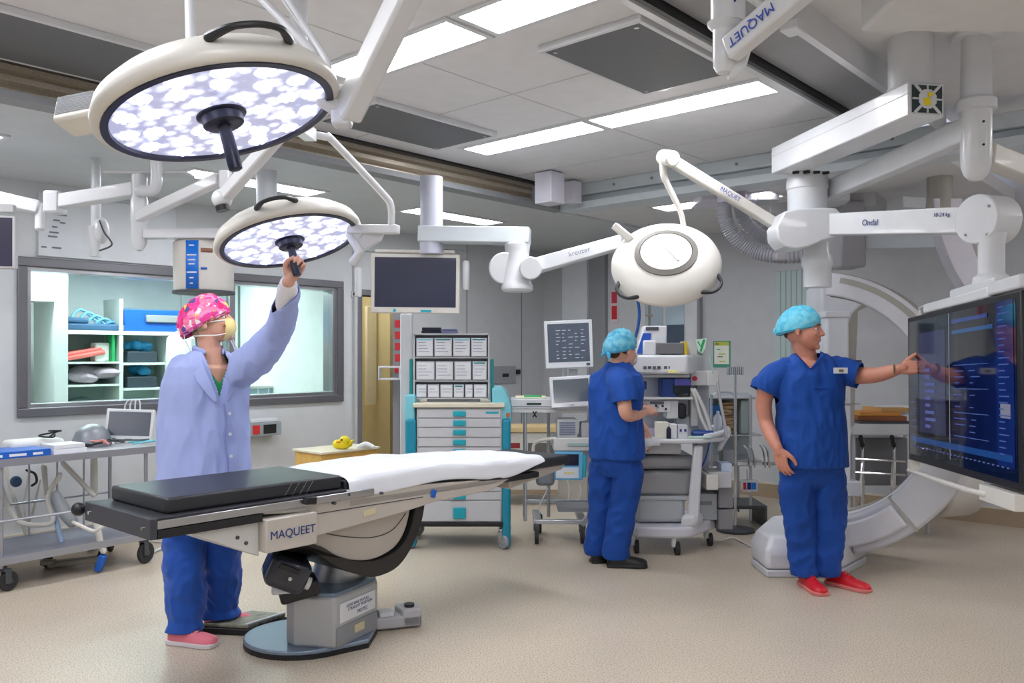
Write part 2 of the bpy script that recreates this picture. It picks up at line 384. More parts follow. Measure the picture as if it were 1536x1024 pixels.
for k, (u, w) in enumerate(((.3, -.6), (.3, .8), (-1.8, -.6), (-1.8, -2.2), (2.4, -2.2), (4.6, -2.2), (6.6, -1.9), (6.6, -.4))):
    strip(u, u+.3, w-.5, w+.5, 'strip light in the higher ceiling beyond the right picture edge', ZR)
strip(6.45, 6.72, 3.0, 4.1, 'strip light in the low soffit before the back wall', ZS+.02)
for u in (0.6, 2.9, 5.0): strip(u, u+1.1, 5.6, 5.85, 'strip light in the soffit beside the window wall', ZS)
# ---- grey laminar flow diffusers
def diffuser(u0, u1, w0, w1, label):
    t = thing('air_diffuser', label, 'air diffuser', R((u0+u1)/2, (w0+w1)/2, ZM-.03), ANG, 'grey air diffusers in the main ceiling')
    lu, lw = (u1-u0)/2, (w1-w0)/2
    mb = MB(); mb.bx(-lu+.025, lu-.025, -lw+.025, lw-.025, -.003, .02); mb.build('mesh_panel', DPANEL, t)
    mb = MB()
    for a in ((-lu, -lu+.025, -lw, lw), (lu-.025, lu, -lw, lw), (-lu+.025, lu-.025, -lw, -lw+.025), (-lu+.025, lu-.025, lw-.025, lw)): mb.bx(*a, -.004, .03)
    mb.build('frame', WHITE, t, bevel=.003)
    mb = MB()
    for x in (-1, 1):
        for y in (-1, 1): mb.cyl((x*(lu-.06), y*(lw-.06), -.006), (x*(lu-.06), y*(lw-.06), -.002), .012, n=12)
    mb.build('corner_screws', STEEL, t)['kind'] = 'stuff'
diffuser(.9, 2.6, 4.03, 4.70, 'long grey air diffuser behind the large lit surgical lamp')
diffuser(3.12, 4.16, 3.87, 4.47, 'grey air diffuser beside the steel rail, above the ceiling monitor')
diffuser(3.13, 4.06, 2.05, 2.64, 'grey air diffuser beside the track, left of the upright white arm')
# ---- the window and what is behind it
G1 = glass_mat('window glass')
wn = struct('window_1', MB().at(RM(0, 0)).bx(WU0-.07, WU1+.07, WL-.03, WL+.002, WZ1, WZ1+.07).bx(WU0-.07, WU1+.07, WL-.03, WL+.002, WZ0-.07, WZ0).bx(WU0-.07, WU0, WL-.03, WL+.002, WZ0, WZ1).bx(WU1, WU1+.07, WL-.03, WL+.002, WZ0, WZ1), FRAMEM, bevel=.008)
mb = MB().at(RM(0, 0)); mb.bx(WU0, WU1, WL, WL+.16, WZ0, WZ0+.03); mb.bx(WU0, WU1, WL, WL+.16, WZ1-.03, WZ1); mb.bx(WU0, WU0+.03, WL, WL+.16, WZ0+.03, WZ1-.03); mb.bx(WU1-.05, WU1, WL, WL+.16, WZ0+.03, WZ1-.03)
UM = u_at(352, WL); mb.bx(UM-.03, UM+.03, WL+.04, WL+.1, WZ0+.03, WZ1-.03)
mb.build('frame_liner', STEEL, wn, bevel=.003)
mb = MB().at(RM(0, 0)); mb.bx(WU0+.03, WU1-.05, WL+.06, WL+.066, WZ0+.03, WZ1-.03); mb.build('window_pane', G1, wn)
# adjoining store room: back at w=BW
BW = WL+3.0
SROOM = mat('store room wall', (232, 238, 238), .6)
mb = MB().at(RM(0, 0)); mb.bx(WU0-2.2, DU0-.1, BW, BW+.1, 0, 2.75); mb.bx(DU0-.2, DU0-.1, WL+.15, BW, 0, 2.75); mb.bx(WU0-2.3, WU0-2.2, WL+.15, BW, 0, 2.75)
struct('wall_store_room', mb, SROOM)
mb = MB().at(RM(0, 0)); mb.bx(WU0-2.2, DU0-.1, WL+.15, BW, 2.5, 2.6); struct('ceiling_store_room', mb, CEILM)
LIGHT2 = emis('lit store room diffuser', (246, 252, 255), 20); LIGHT3 = emis('dim store room diffuser', (250, 252, 248), 5)
for k, (u, w) in enumerate(((WU0+.3, WL+.75), (WU0+1.7, WL+1.6), (WU1-.5, WL+1.3))):
    t = thing('ceiling_light', ['store room light panel at the window pane beside the white pier', 'store room light panel above the blue box', 'store room light panel behind the raised arm'][k], 'ceiling light', R(u, w, 2.49), ANG, 'light panels seen through the window')
    mb = MB(); mb.bx(-.55, .55, -.14, .14, 0, .01); mb.build('diffuser', LIGHT3 if k == 2 else LIGHT2, t, smooth=False)
    mb = MB(); mb.bx(-.59, -.55, -.18, .18, -.01, .01); mb.bx(.55, .59, -.18, .18, -.01, .01); mb.bx(-.55, .55, -.18, -.14, -.01, .01); mb.bx(-.55, .55, .14, .18, -.01, .01); mb.build('frame', WHITE, t)
def q2(x, Y): u, w = UV(x, Y); return u, w
# white pier on the left of the store room view
PIER = mat('bright white laminate', (244, 248, 247), .4)
w = WL+.9; ua, ub_ = u_at(-10, w), u_at(102, w)
mb = MB().at(RM(0, 0)); mb.bx(ua-.3, u_at(40, w), w, w+.3, 0, 2.5); mb.bx(u_at(82, w), ub_, w, w+.5, 0, 2.5); mb.bx(u_at(40, w), u_at(82, w), w, w+.3, 1.95, 2.5); o = struct('wall_pier_store_room', mb, PIER)
# shelving unit: open bays at left, gridded cabinet at right
w = WL+2.1; s0, s1, s2 = u_at(96, w), u_at(182, w), u_at(330, w)
def zat(x, y, w):
    t = (x-768)/F; Y = w/(-AY*t+AX); return EYE-(y-HY)/F*Y
SH = mat('pale laminate shelf', (224, 234, 230), .45)
t = thing('storage_shelving', 'white open storage shelving with cubby cabinet seen through the window', 'shelving', R((s0+s2)/2, w+.2, 0), ANG)
ROOTM_t = ROOTM[t.name]
ztop = zat(180, 499, w)
mb = MB().at(RM(0, 0)); 
for u in (s0, s1, (s1+s2)/2, s2): mb.bx(u-.02, u+.02, w, w+.4, 0, ztop)
mb.bx(s1-.02, s1+.02, w, w+.4, ztop, ztop+.36)
mb.build('upright_panel', SH, t, world=True)
mb = MB().at(RM(0, 0)); mb.bx(s0, s2, w-.01, w+.4, ztop-.02, ztop+.02)
for z in (zat(250, 545, w), zat(250, 582, w), .75): mb.bx(s1, s2, w, w+.4, z-.012, z+.012)
for z in (zat(140, 541, w)-.02, zat(140, 578, w), .8): mb.bx(s0, s1, w, w+.4, z-.01, z+.01)
mb.build('shelf_board', SH, t, world=True)
mb = MB().at(RM(0, 0)); mb.bx(s0, s2, w+.4, w+.41, 0, ztop); mb.build('back_panel', mat('grey green back panel', (170, 190, 186), .6), t, world=True)
um = (s1+s2)/2
zb = ztop+.02
tb = thing('equipment_box', 'large blue equipment case on top of the store room cubby cabinet', 'case', R((s1+s2)/2, w+.2, zb), ANG)
mb = MB(); hw = (s2-s1)/2-.04; mb.bx(-hw, hw, -.18, .18, 0, .24); mb.build('shell', BLUE, tb, bevel=.01)
mb = MB(); mb.bx(-.3, .25, -.21, -.18, .10, .18); mb.build('handle', MGREY, tb, bevel=.01)
def heap(c, r, seed, h=1):
    mb = MB(); random.seed(seed)
    for k in range(5): mb.ball(c+Vector((random.uniform(-r, r)*.6, random.uniform(-r, r)*.4, r*.3*h+random.uniform(0, r)*.3)), (r*random.uniform(.4, .7), r*.5, r*h*random.uniform(.3, .5)), n=12)
    return mb
BSH = mat('blue wrapped packs', (40, 140, 190), .6)
def crumple(mb, name, label, cat, m, group=None, amp=.02, s=9):
    for v in mb.v: v += Vector((noise.noise(v*s), noise.noise(v*s+Vector((9, 0, 0))), noise.noise(v*s+Vector((0, 9, 0)))))*amp
    return single(name, label, cat, mb, m, group)
k = 0
zl = [zat(250, 582, w)+.012, zat(250, 545, w)-.0+.012]
names = [('wrapped_pack', 'blue wrapped instrument pack in the lower cubby beside the white upright', BSH), ('wrapped_pack', 'blue wrapped instrument pack in the lower cubby, behind the lab coat', BSH)]
dk = mat('dark tray plastic', (52, 62, 74), .5)
for j, (u, z, a, b_) in enumerate(((s1+.25, zl[0], 'lower', 'nearer the white pier'), (um+.25, zl[0], 'lower', 'nearer the capped head'), (s1+.25, zl[1], 'upper', 'nearer the white pier'), (um+.22, zl[1], 'upper', 'nearer the capped head'))):
    p = R(u, w+.18, z); mb = MB(); mb.at(RM(u, w+.18, z)); mb.box((0, 0, .06), (.32, .26, .12)); single('storage_tray', 'dark tray in the %s cubby row, %s' % (a, b_), 'tray', mb, dk, 'trays in the store room cubbies', bevel=.01)
    crumple(heap(p+Vector((0, 0, .125)), .13, j), 'wrapped_pack', 'blue wrapped pack heaped on the %s cubby tray, %s' % (a, b_), 'wrapped pack', BSH, 'blue wrapped packs in the cubbies')
# open bay contents
u = (s0+s1)/2
pinkm = mat('coral plastic', (226, 110, 104), .5)
mb = MB().at(RM(u-.1, w+.15, zat(140, 541, w)+.0)); mb.box((0, 0, .05), (.5, .22, .05), (0, -.18, 0)); mb.box((.02, 0, .09), (.42, .16, .05), (0, -.18, 0)); single('bedpan_stack', 'coral plastic trays leaning on the open shelf behind the window', 'trays', mb, pinkm, bevel=.02)
mb = MB().at(RM(s1-.16, w+.15, zat(140, 541, w)-.01)); mb.box((0, 0, .1), (.15, .15, .2)); single('spray_bottle', 'white tub at the end of the store room shelf with coral trays', 'tub', mb, OFFW, bevel=.02)
mb = MB().at(RM(s1-.07, w+.1, zat(140, 541, w)-.01)); mb.box((0, 0, .15), (.03, .15, .3)); single('folder', 'green folder standing beside the white upright in the store room', 'folder', mb, GREEN, bevel=.004)
crumple(heap(R(u+.02, w+.18, zat(140, 578, w)+.01), .26, 4, .7), 'linen_pile', 'crumpled grey and mauve linen on the lower open shelf', 'linen', mat('mauve linen', (176, 160, 172), .8))
crumple(heap(R(u-.0, w+.18, .82), .28, 14, .8), 'linen_pile', 'dull green linen on the lowest visible store room shelf', 'linen', mat('green grey linen', (120, 150, 150), .8))
mb = MB(); random.seed(3)
for k in range(5): mb.tube([R(s0+.05+k*.09, w+.1+.02*k, ztop+.03), R(s0+.2+k*.08, w+.12, ztop+.24-.03*k), R(s0+.45+k*.06, w+.15, ztop+.04)], .016, smooth=6)
single('hose_bundle', 'pale blue hoses looped on top of the store room shelving', 'hoses', mb, mat('pale blue hose', (120, 178, 204), .5))
mb = MB().at(RM(u, w+.15, ztop+.02)); mb.box((0, .02, .035), (.8, .3, .07)); mb.box((-.2, .02, .10), (.35, .26, .06)); single('folded_mat', 'folded blue and tan mats lying on the store room shelving', 'mat', mb, mat('slate blue vinyl', (54, 92, 130), .6), bevel=.02)
# right pane: counter, partition, wrapped machines
w2 = WL+1.3; c0, c1 = u_at(372, w2), u_at(492, w2)
zc = zat(440, 577, w2)
t = thing('counter', 'pale store room counter with tiled edge behind the right window pane', 'counter', R((c0+c1)/2, w2+.3, 0), ANG)
L = (c1-c0)/2
mb = MB(); mb.bx(-L, L, -.3, .3, zc-.03, zc); mb.build('worktop', OFFW, t, bevel=.004)
mb = MB(); mb.bx(-L, L, -.28, .3, 0, zc-.03); mb.build('body', mat('blue grey tile', (150, 176, 186), .4), t)
mb = MB()
for k in range(9): mb.bx(-L+k*2*L/8-.006, -L+k*2*L/8+.006, -.286, -.28, 0, zc-.03)
mb.build('joint_lines', PAPER, t)
PLW = mat('white plastic sheet', (240, 244, 243), .4)
crumple(heap(R(u_at(415, w2+.25), w2+.25, zc), .23, 8, 1.0), 'covered_equipment', 'low equipment under a white cover on the store room counter', 'covered equipment', PLW, amp=.04)
mb = MB(); p = R(u_at(458, w2+.25), w2+.25, zc+.0)
mb.tube([p, p+Vector((-.07, 0, .2)), p+Vector((-.02, 0, .36)), p+Vector((.1, 0, .40)), p+Vector((.16, 0, .34))], [.1, .09, .08, .07, .04], smooth=6); crumple(mb, 'covered_microscope', 'tall curved instrument under a white cover on the counter', 'covered microscope', PLW, amp=.03)
w3 = WL+2.0
PART = mat('grey green partition', (112, 130, 120), .6)
mb = MB().at(RM(0, 0)); mb.bx(u_at(360, w3), u_at(440, w3), w3, w3+.05, 0, 2.5); struct('wall_partition_store_room', mb, PART)
mb = MB().at(RM(0, 0)); mb.bx(u_at(440, w3), u_at(446, w3), w3-.02, w3+.07, 0, 2.5); mb.bx(u_at(365, w3), u_at(371, w3), w3-.02, w3+.07, 0, 2.5); struct('trim_20', mb, MGREY)
mb = MB().at(RM(0, 0)); mb.bx(u_at(388, w3), u_at(438, w3), w3-.012, w3, 1.45, 2.05); o = single('notice_board', 'pale board on the partition behind the raised arm', 'board', mb, OFFW)
# hanging gown near the woman's head
mb = MB(); p = R(u_at(272, WL+1.6), WL+1.6, 0); 
mb.lathe([(.02, 1.74), (.08, 1.72), (.14, 1.66), (.16, 1.4), (.18, 1.1), (.2, .7)], o=p, n=24, sy=.5)
for v in mb.v: v += Vector((noise.noise(Vector((v.x*14, v.y*14, v.z*2))), noise.noise(Vector((v.y*14, 3, v.z*2))), 0))*.03
single('hanging_gown', 'white gown hanging in the store room behind the woman', 'gown', mb, mat('white gown cloth', (236, 240, 238), .8))
mb = MB(); mb.tube([p+Vector((-.1, 0, 1.70)), p+Vector((0, 0, 1.76)), p+Vector((.1, 0, 1.70))], .008, n=8); mb.tube([p+Vector((0, 0, 1.76)), p+Vector((0, 0, 2.5))], .006, n=8); single('coat_hanger', 'thin rod and hanger holding the white gown', 'hanger', mb, STEEL)
# ---- door opening and corridor
JAMB = mat('steel door jamb', (150, 152, 156), .35, metal=.7)
d = struct('door_1', MB().at(RM(0, 0)).bx(DU0-.06, DU0, WL-.03, WL+.17, 0, 2.16).bx(DU1, DU1+.06, WL-.03, WL+.17, 0, 2.16).bx(DU0, DU1, WL-.03, WL+.17, 2.1, 2.16), JAMB, bevel=.006)
DOORM = mat('cream door laminate', (222, 208, 168), .5)
mb = MB().at(RM(0, 0)); mb.bx(DU0-.1, DU1+.5, WL+1.3, WL+1.4, 0, 2.75); mb.bx(DU1+.4, DU1+.5, WL+.15, WL+1.3, 0, 2.75); mb.bx(DU0-.1, DU0, WL+.15, WL+1.3, 0, 2.75); struct('wall_corridor', mb, DOORM)
mb = MB().at(RM(0, 0)); mb.bx(DU0-.1, DU1+.5, WL+.15, WL+1.4, 2.5, 2.6); struct('ceiling_corridor', mb, CEILM)
t = thing('ceiling_light', 'corridor light beyond the cream doorway', 'ceiling light', R((DU0+DU1)/2, WL+.7, 2.49), ANG); mb = MB(); mb.bx(-.14, .14, -.3, .3, 0, .01); mb.build('diffuser', LIGHT3, t, smooth=False)
mb = MB().at(RM(0, 0)); ux = u_at(563, WL+.9); mb.bx(ux-.16, ux-.02, WL+.85, WL+.9, .9, 2.05); single('door_panel', 'cream panel standing in the doorway', 'panel', mb, mat('ivory panel', (236, 228, 200), .5), bevel=.006)
mb = MB().at(RM(0, 0)); ux = u_at(591, WL+.1); mb.bx(ux-.02, ux+.02, WL+.04, WL+.14, 0, 2.1); o = struct('trim_21', mb, STEEL)
# ================================================================ SURGICAL LAMPS
LEDM = None
def led_material():
    m = bpy.data.materials.new('led lens field'); m.use_nodes = True; nt = m.node_tree; b = nt.nodes['Principled BSDF']
    b.inputs['Base Color'].default_value = lin((158, 162, 196)); b.inputs['Roughness'].default_value = .15
    tc = nt.nodes.new('ShaderNodeTexCoord'); v = nt.nodes.new('ShaderNodeTexVoronoi'); v.inputs['Scale'].default_value = 26; v.feature = 'SMOOTH_F1'; v.inputs['Smoothness'].default_value = .3
    nt.links.new(tc.outputs['Object'], v.inputs['Vector'])
    r = nt.nodes.new('ShaderNodeMapRange'); r.inputs[1].default_value = .02; r.inputs[2].default_value = .6; r.inputs[3].default_value = 1.0; r.inputs[4].default_value = .22
    nt.links.new(v.outputs['Distance'], r.inputs[0]); b.inputs['Emission Color'].default_value = lin((206, 209, 244))
    nt.links.new(r.outputs[0], b.inputs['Emission Strength']); return m
LEDM = led_material(); LENSG = emis('led lens glow', (236, 238, 255), 1.9)
LENSR = emis('led lens outer glow', (196, 200, 246), 1.0)
def axes_from(C, deg, alpha, away=False):
    """C centre; the minor axis points down-right by deg in the picture plane; alpha = tilt from the sight line"""
    d = (Vector((0, 0, EYE))-C).normalized(); r = Vector((0, 0, 1)).cross(d)*-1; r = d.cross(Vector((0, 0, 1)))*-1; r.normalize(); up = d.cross(r).normalized()
    if up.z < 0: up = -up
    if r.x < 0: r = -r
    q = r*math.sin(math.radians(deg))-up*math.cos(math.radians(deg)); a = math.radians(alpha)
    n = (d*math.cos(a)+q*math.sin(a)).normalized(); return n, r, up
def lamp(root, C, n, rad, side, lit=True, ang0=0, wb=None):
    """housing dish of radius rad whose lit face looks along n; side = direction of the grip handle on the rim"""
    k = rad/.36; s = (side-n*side.dot(n)).normalized(); t = n.cross(s); o = C
    M = Matrix((s, t, n)).transposed().to_4x4(); M.translation = C
    hm = CREAM
    pr = [(.0, -.125), (.12, -.124), (.22, -.115), (.30, -.09), (.345, -.055), (.362, -.02), (.363, .0), (.355, .012), (.338, .014), (.338, .0), (.0, .0)]
    mb = MB().at(M); mb.lathe([(r*k, z*k) for r, z in pr], n=64); mb.build('housing', hm, root, world=True, ang=50)
    mb = MB().at(M); mb.lathe([(.340*k, .002*k), (.340*k, .018*k), (.318*k, .018*k), (.314*k, .004*k)], n=64); mb.build('bezel', NAVY, root, world=True, ang=50)
    if lit:
        mb = MB().at(M); mb.lathe([(.0, .008*k), (.318*k, .008*k), (.318*k, .002*k), (0, .002*k)], n=64); mb.build('lens', LEDM, root, world=True, smooth=False)
        # lens clusters: flowers of seven
        ga = []; 
        for ring, cnt in ((.12, 6), (.205, 10), (.275, 14)):
            for j in range(cnt):
                a = 2*math.pi*(j+.5*(ring > .2))/cnt; ga.append((ring*math.cos(a), ring*math.sin(a)))
        big = MB().at(M); sm = MB().at(M)
        for x, y in ga:
            sm.lathe([(0.001, .0125), (.026, .0115), (.033, .008)], o=(x*k, y*k, 0), n=14)
            for j in range(6):
                a = j*math.pi/3+.3
                big.ball(((x+.019*math.cos(a))*k, (y+.019*math.sin(a))*k, .013*k), (.0085*k, .0085*k, .004*k), n=8)
            big.ball((x*k, y*k, .014*k), (.009*k, .009*k, .004*k), n=8)
        sm.v = [v for v in sm.v]; e = sm.build('reflector_cups', LENSR, root, world=True); e2 = big.build('diodes', LENSG, root, world=True)
        e['kind'] = 'stuff'; e2['kind'] = 'stuff'
    # centre hub and sterile grip
    if lit:
        mb = MB().at(M); mb.lathe([(.0, .045), (.052, .045), (.06, .04), (.062, .016), (.074, .012), (.074, .004), (0, .004)], n=36)
        for v in mb.v: pass
        if k != 1: mb.v = [C+(v-C)*k for v in mb.v]
        mb.build('hub', NAVY, root, world=True)
        mb = MB().at(M); mb.lathe([(.02, .04), (.017, .06), (.019, .075), (.02, .16), (.019, .172), (.012, .176)], n=24); mb.v = [C+(v-C)*(k*.2+.85) for v in mb.v]
        mb.build('grip_handle', NAVY, root, world=True)
    return M, k
def rim_handle(root, M, k, a, span=.075, z=-.05):
    """arched black handle on the rim at angle a"""
    def q(da, r, zz): return M @ Vector((math.cos(a+da)*r*k, math.sin(a+da)*r*k, zz*k))
    pts = [q(-span*3.4, .352, z), q(-span*2.6, .375, z), q(-span*1.6, .40, z), q(0, .41, z), q(span*1.6, .40, z), q(span*2.6, .375, z), q(span*3.4, .352, z)]
    mb = MB(); mb.tube(pts, [.014*k, .013*k, .0095*k, .0095*k, .0095*k, .013*k, .014*k], n=10, smooth=4); mb.build('rim_handle', mat('black grip', (34, 36, 40), .4), root, world=True)
# --- large lit lamp
C1 = P(331, 168, 2.52); n1, r1, up1 = axes_from(C1, 14.9, 67.0)
L1 = thing('surgical_light', 'largest lit surgical lamp, hanging at the upper left near the camera', 'surgical lamp', C1)
M1, k1 = lamp(L1, C1, n1, .358, r1)
rim_handle(L1, M1, k1, math.atan2((up1-n1*up1.dot(n1)).dot(M1.to_3x3() @ Vector((0, 1, 0))), (up1-n1*up1.dot(n1)).dot(M1.to_3x3() @ Vector((1, 0, 0))))+.22, span=.095, z=-.055)
# vented side box on the left
pL = P(128, 172, 2.62)
mb = MB(); m = frame(pL, Vector((1, -.25, .10)), Vector((0, .35, 1))); mb.at(m); mb.box((.0, 0, .0), (.15, .10, .085)); mb.beam((.06, 0, 0), (.14, 0, 0), .05, .05); mb.build('driver_box', CREAM, L1, world=True, bevel=.012)
mb = MB().at(m)
for j in range(14): mb.box((0, -.051, -.02+j*.0045), (.13, .003, .0018)); mb.box((0, -.04+.006*j, .043), (.13, .002, .002))
mb.build('vent_slots', MGREY, L1, world=True)
# upright post behind, yoke and arms
mb = MB(); mb.cyl(C1-n1*.10+Vector((-.08, .05, 0)), P(283, -70, 2.75), .016, n=16); mb.build('post', WHITE, L1, world=True)
j1 = P(518, 175, 2.62)
mb = MB(); mb.box(P(513, 160, 2.66), (.06, .07, .13)); mb.build('joint_block', WHITE, L1, world=True, bevel=.012)
mb = MB(); mb.beam(C1+r1*.30-n1*.09, P(512, 165, 2.66), .06, .045); mb.build('yoke', WHITE, L1, world=True, bevel=.01)
mb = MB(); mb.beam(P(520, 172, 2.66), P(636, -62, 2.35), .075, .085); mb.build('spring_arm', WHITE, L1, world=True, bevel=.012)
mb = MB(); mb.tube([P(395, -60, 2.9), P(490, 90, 2.8), P(505, 150, 2.7)], .011, n=10); mb.tube([P(355, -40, 2.9), P(470, 78, 2.82)], .014, n=10); mb.tube([P(390, -50, 2.95), P(482, 80, 2.84)], .008, n=8); mb.build('brace_tube', WHITE, L1, world=True)
mb = MB(); mb.cyl(P(636, -62, 2.35)+Vector((0, 0, -.06)), Vector((P(636, -62, 2.35).x, P(636, -62, 2.35).y, ZM)), .045); mb.build('ceiling_stem', WHITE, L1, world=True)
mb = MB(); mb.cyl(P(395, -60, 2.9), Vector((P(395, -60, 2.9).x, 2.9, ZM)), .02); mb.cyl(P(355, -40, 2.9), Vector((P(355, -40, 2.9).x, 2.9, ZM)), .02); mb.build('ceiling_post', WHITE, L1, world=True)
# --- small lit lamp held by the woman
C2 = P(434, 359, 3.92); n2, r2, up2 = axes_from(C2, 12.4, 69.0)
L2 = thing('surgical_light', 'smaller lit surgical lamp whose dark grip the raised hand holds', 'surgical lamp', C2)
M2, k2 = lamp(L2, C2, n2, .335, r2)
ay = up2-n2*up2.dot(n2)
rim_handle(L2, M2, k2, math.atan2(ay.dot(M2.to_3x3() @ Vector((0, 1, 0))), ay.dot(M2.to_3x3() @ Vector((1, 0, 0))))+.62, z=-.05)
mb = MB(); mb.beam(C2+r2*.30-n2*.05, P(548, 357, 3.95), .07, .07); mb.tube([P(525, 352, 3.95), P(540, 378, 3.93), P(530, 392, 3.93)], .022, n=12); mb.build('pivot', WHITE, L2, world=True, bevel=.01)
mb = MB(); mb.beam(P(522, 344, 3.95), P(598, 344, 3.9), .05, .042); mb.prism([(0, 0), (.15, 0), (.13, -.05), (.05, -.1), (0, -.1)], -.02, .02, face_m(P(530, 345, 3.95), (1, 0, 0), (0, 0, 1))); mb.build('bracket_arm', WHITE, L2, world=True, bevel=.006)
mb = MB(); mb.tube([P(455, 200, 3.6), P(488, 205, 3.65), P(500, 212, 3.68), P(572, 288, 3.85), P(586, 308, 3.88), P(587, 340, 3.9)], .017, n=12, smooth=5); mb.build('bent_tube', WHITE, L2, world=True)
mb = MB(); mb.beam(P(440, 178, 3.3), P(333, 298, 3.5), .05, .055); mb.ball(P(333, 298, 3.5), .042); mb.build('balance_arm', WHITE, L2, world=True, bevel=.01)
mb = MB(); mb.cyl(P(333, 308, 3.49), P(335, 316, 3.49), .028); mb.build('arm_socket', BLACK, L2, world=True)
mb = MB(); pt = P(448, 172, 3.35); mb.cyl(pt-Vector((0, 0, .06)), Vector((pt.x, pt.y, ZM)), .035); mb.beam(P(448, 190, 3.4), P(466, 203, 3.6), .05, .05); mb.build('ceiling_stem', WHITE, L2, world=True)
# --- unlit lamp seen from its back
C3 = P(999, 398, 5.2); n3, r3, up3 = axes_from(C3, 0, 50.0); nb = (Vector((0, 0, EYE))-C3).normalized()*math.cos(math.radians(44))+up3*math.sin(math.radians(44)); n3 = -nb
L3 = thing('surgical_light', 'unlit white surgical lamp seen from its domed back, grey ring on it', 'surgical lamp', C3)
M3, k3 = lamp(L3, C3, n3, .335, r3, lit=False)
mb = MB().at(M3); mb.lathe([(.205*k3, -.120*k3+.004), (.205*k3, -.126*k3), (.172*k3, -.134*k3), (.172*k3, -.120*k3)], n=48); mb.build('ring_mark', mat('warm grey ring', (104, 101, 94), .5), L3, world=True)
mb = MB().at(M3); mb.lathe([(.166*k3, -.120*k3), (.166*k3, -.133*k3), (.10*k3, -.140*k3), (.001, -.142*k3), ], n=48); mb.box((0.03, .02, -.142*k3), (.012, .16, .006), (0, 0, -.6)); mb.build('back_cap', CREAM, L3, world=True)
for a in (-2.36, -.62): rim_handle(L3, M3, k3, a if (M3.to_3x3() @ Vector((math.cos(a), math.sin(a), 0))).z < 0 else -a, z=-.03)
top = P(921, 338, 5.3)
mb = MB(); mb.beam(top, P(948, 360, 5.26), .05, .05); mb.build('stub', CREAM, L3, world=True, bevel=.01)
mb = MB(); mb.tube([P(1026, 345, 5.3), P(1021, 318, 5.3), P(1001, 276, 5.3), P(996, 262, 5.3), P(994, 236, 5.3)], [.018, .018, .02, .024, .024], n=12, smooth=4); mb.build('bent_tube', CREAM, L3, world=True)
mb = MB(); mb.cyl(P(994, 236, 5.35), P(1010, 238, 5.2), .05); mb.beam(P(1003, 238, 5.3), P(1166, 338, 5.5), .055, .075); mb.build('spring_arm', CREAM, L3, world=True, bevel=.012)
am = P(1096, 293, 5.40)+Vector((-.012, -.04, 0)); ad = (P(1166, 338, 5.5)-P(1003, 238, 5.3)).normalized()
text('arm_lettering', 'MAQUET', .038, face_m(am, ad, (0, -.1, 1)), mat('blue lettering', (40, 70, 170), .5), L3)
# ================================================================ CEILING BOOMS
# --- display boom
BM = thing('display_boom', 'large white ceiling boom with fan ended beam carrying the big screen', 'ceiling boom', P(1210, 345, 5.45))
pR = P(1390, 145, 4.15); pLb = P(1178, 242, 5.5); pR.z = 2.755; pLb.z = 2.755
mb = MB(); mb.beam(pLb, pR, .20, .17); mb.build('upper_arm', WHITE, BM, world=True, bevel=.008)
dr = (pR-pLb).normalized(); rt = Vector((dr.y, -dr.x, 0))
mb = MB(); mb.beam(pLb+Vector((0, 0, .025))-dr*.002, pR+Vector((0, 0, .025)), .204, .004); mb.build('arm_seam', LGREY, BM, world=True)
em = frame(pR+dr*.002, dr, (0, 0, 1))
mb = MB().at(em)
mb.box((.001, 0, 0), (.004, .165, .135))
mb.build('fan_grille', mat('dark green grille', (38, 54, 54), .5), BM, world=True)
mb = MB().at(em); mb.prism([(.052*math.cos(j*math.pi/4+.39), .050*math.sin(j*math.pi/4+.39)) for j in range(8)], .004, .008, Matrix(((0, 0, 1, 0), (1, 0, 0, 0), (0, 1, 0, 0), (0, 0, 0, 1))))
for a_ in (.78, -.78): mb.box((.005, 0, 0), (.004, .20, .014), (a_, 0, 0))
mb.box((.005, 0, 0), (.004, .165, .008)); mb.box((.005, 0, 0), (.004, .008, .135)); mb.build('fan_hub', WHITE, BM, world=True)
mb = MB().at(em); mb.box((.010, -.006, -.014), (.004, .036, .036), (.1, 0, 0)); mb.box((.010, .012, .022), (.004, .026, .02), (.3, 0, 0)); mb.build('warning_sticker', YELLOW, BM, world=True)
mb = MB(); mb.cyl((pR-dr*.12)+Vector((0, 0, .08)), (pR-dr*.12)+Vector((0, 0, ZR-pR.z)), .108); mb.lathe([(.108, 0), (.112, .005), (.112, .0)], o=(pR-dr*.12)+Vector((0, 0, .085))); mb.build('ceiling_column', WHITE, BM, world=True)
cb = P(1211, 350, 5.5)
def vz(y, Y): return EYE-(y-HY)/F*Y
mb = MB(); mb.lathe([(.125, vz(262, 5.5)), (.125, vz(318, 5.5)), (.115, vz(322, 5.5))], o=(cb.x, cb.y, 0)); mb.lathe([(.128, vz(268, 5.5)), (.132, vz(272, 5.5)), (.132, vz(284, 5.5)), (.122, vz(286, 5.5))], o=(cb.x, cb.y, 0)); mb.build('hinge_column', WHITE, BM, world=True)
mb = MB()
for j in range(4): mb.cyl((cb.x+(-.135+.065*j), cb.y-.132+abs(j-1.5)*.012, vz(265, 5.5)), (cb.x+(-.095+.065*j), cb.y-.132+abs(j-1.0)*.012, vz(264, 5.5)), .01, n=8)
mb.build('bolt_slots', BLACK, BM, world=True)
def rpoly(pts): return [(x, y) for x, y in pts]
def stadium(x0, x1, r0, r1, n=10):
    out = [(x0+r0*math.cos(a), r0*math.sin(a)) for a in [math.pi/2+math.pi*i/n for i in range(n+1)]]+[(x1+r1*math.cos(a), r1*math.sin(a)) for a in [-math.pi/2+math.pi*i/n for i in range(n+1)]]
    return out
kp = [(-50, -3), (-48, 15), (-38, 27), (-20, 31), (0, 27), (20, 18), (35, 15), (45, 8), (49, -5), (48, -22), (40, -31), (20, -32), (-20, -30), (-38, -26)]
s = 5.3/F
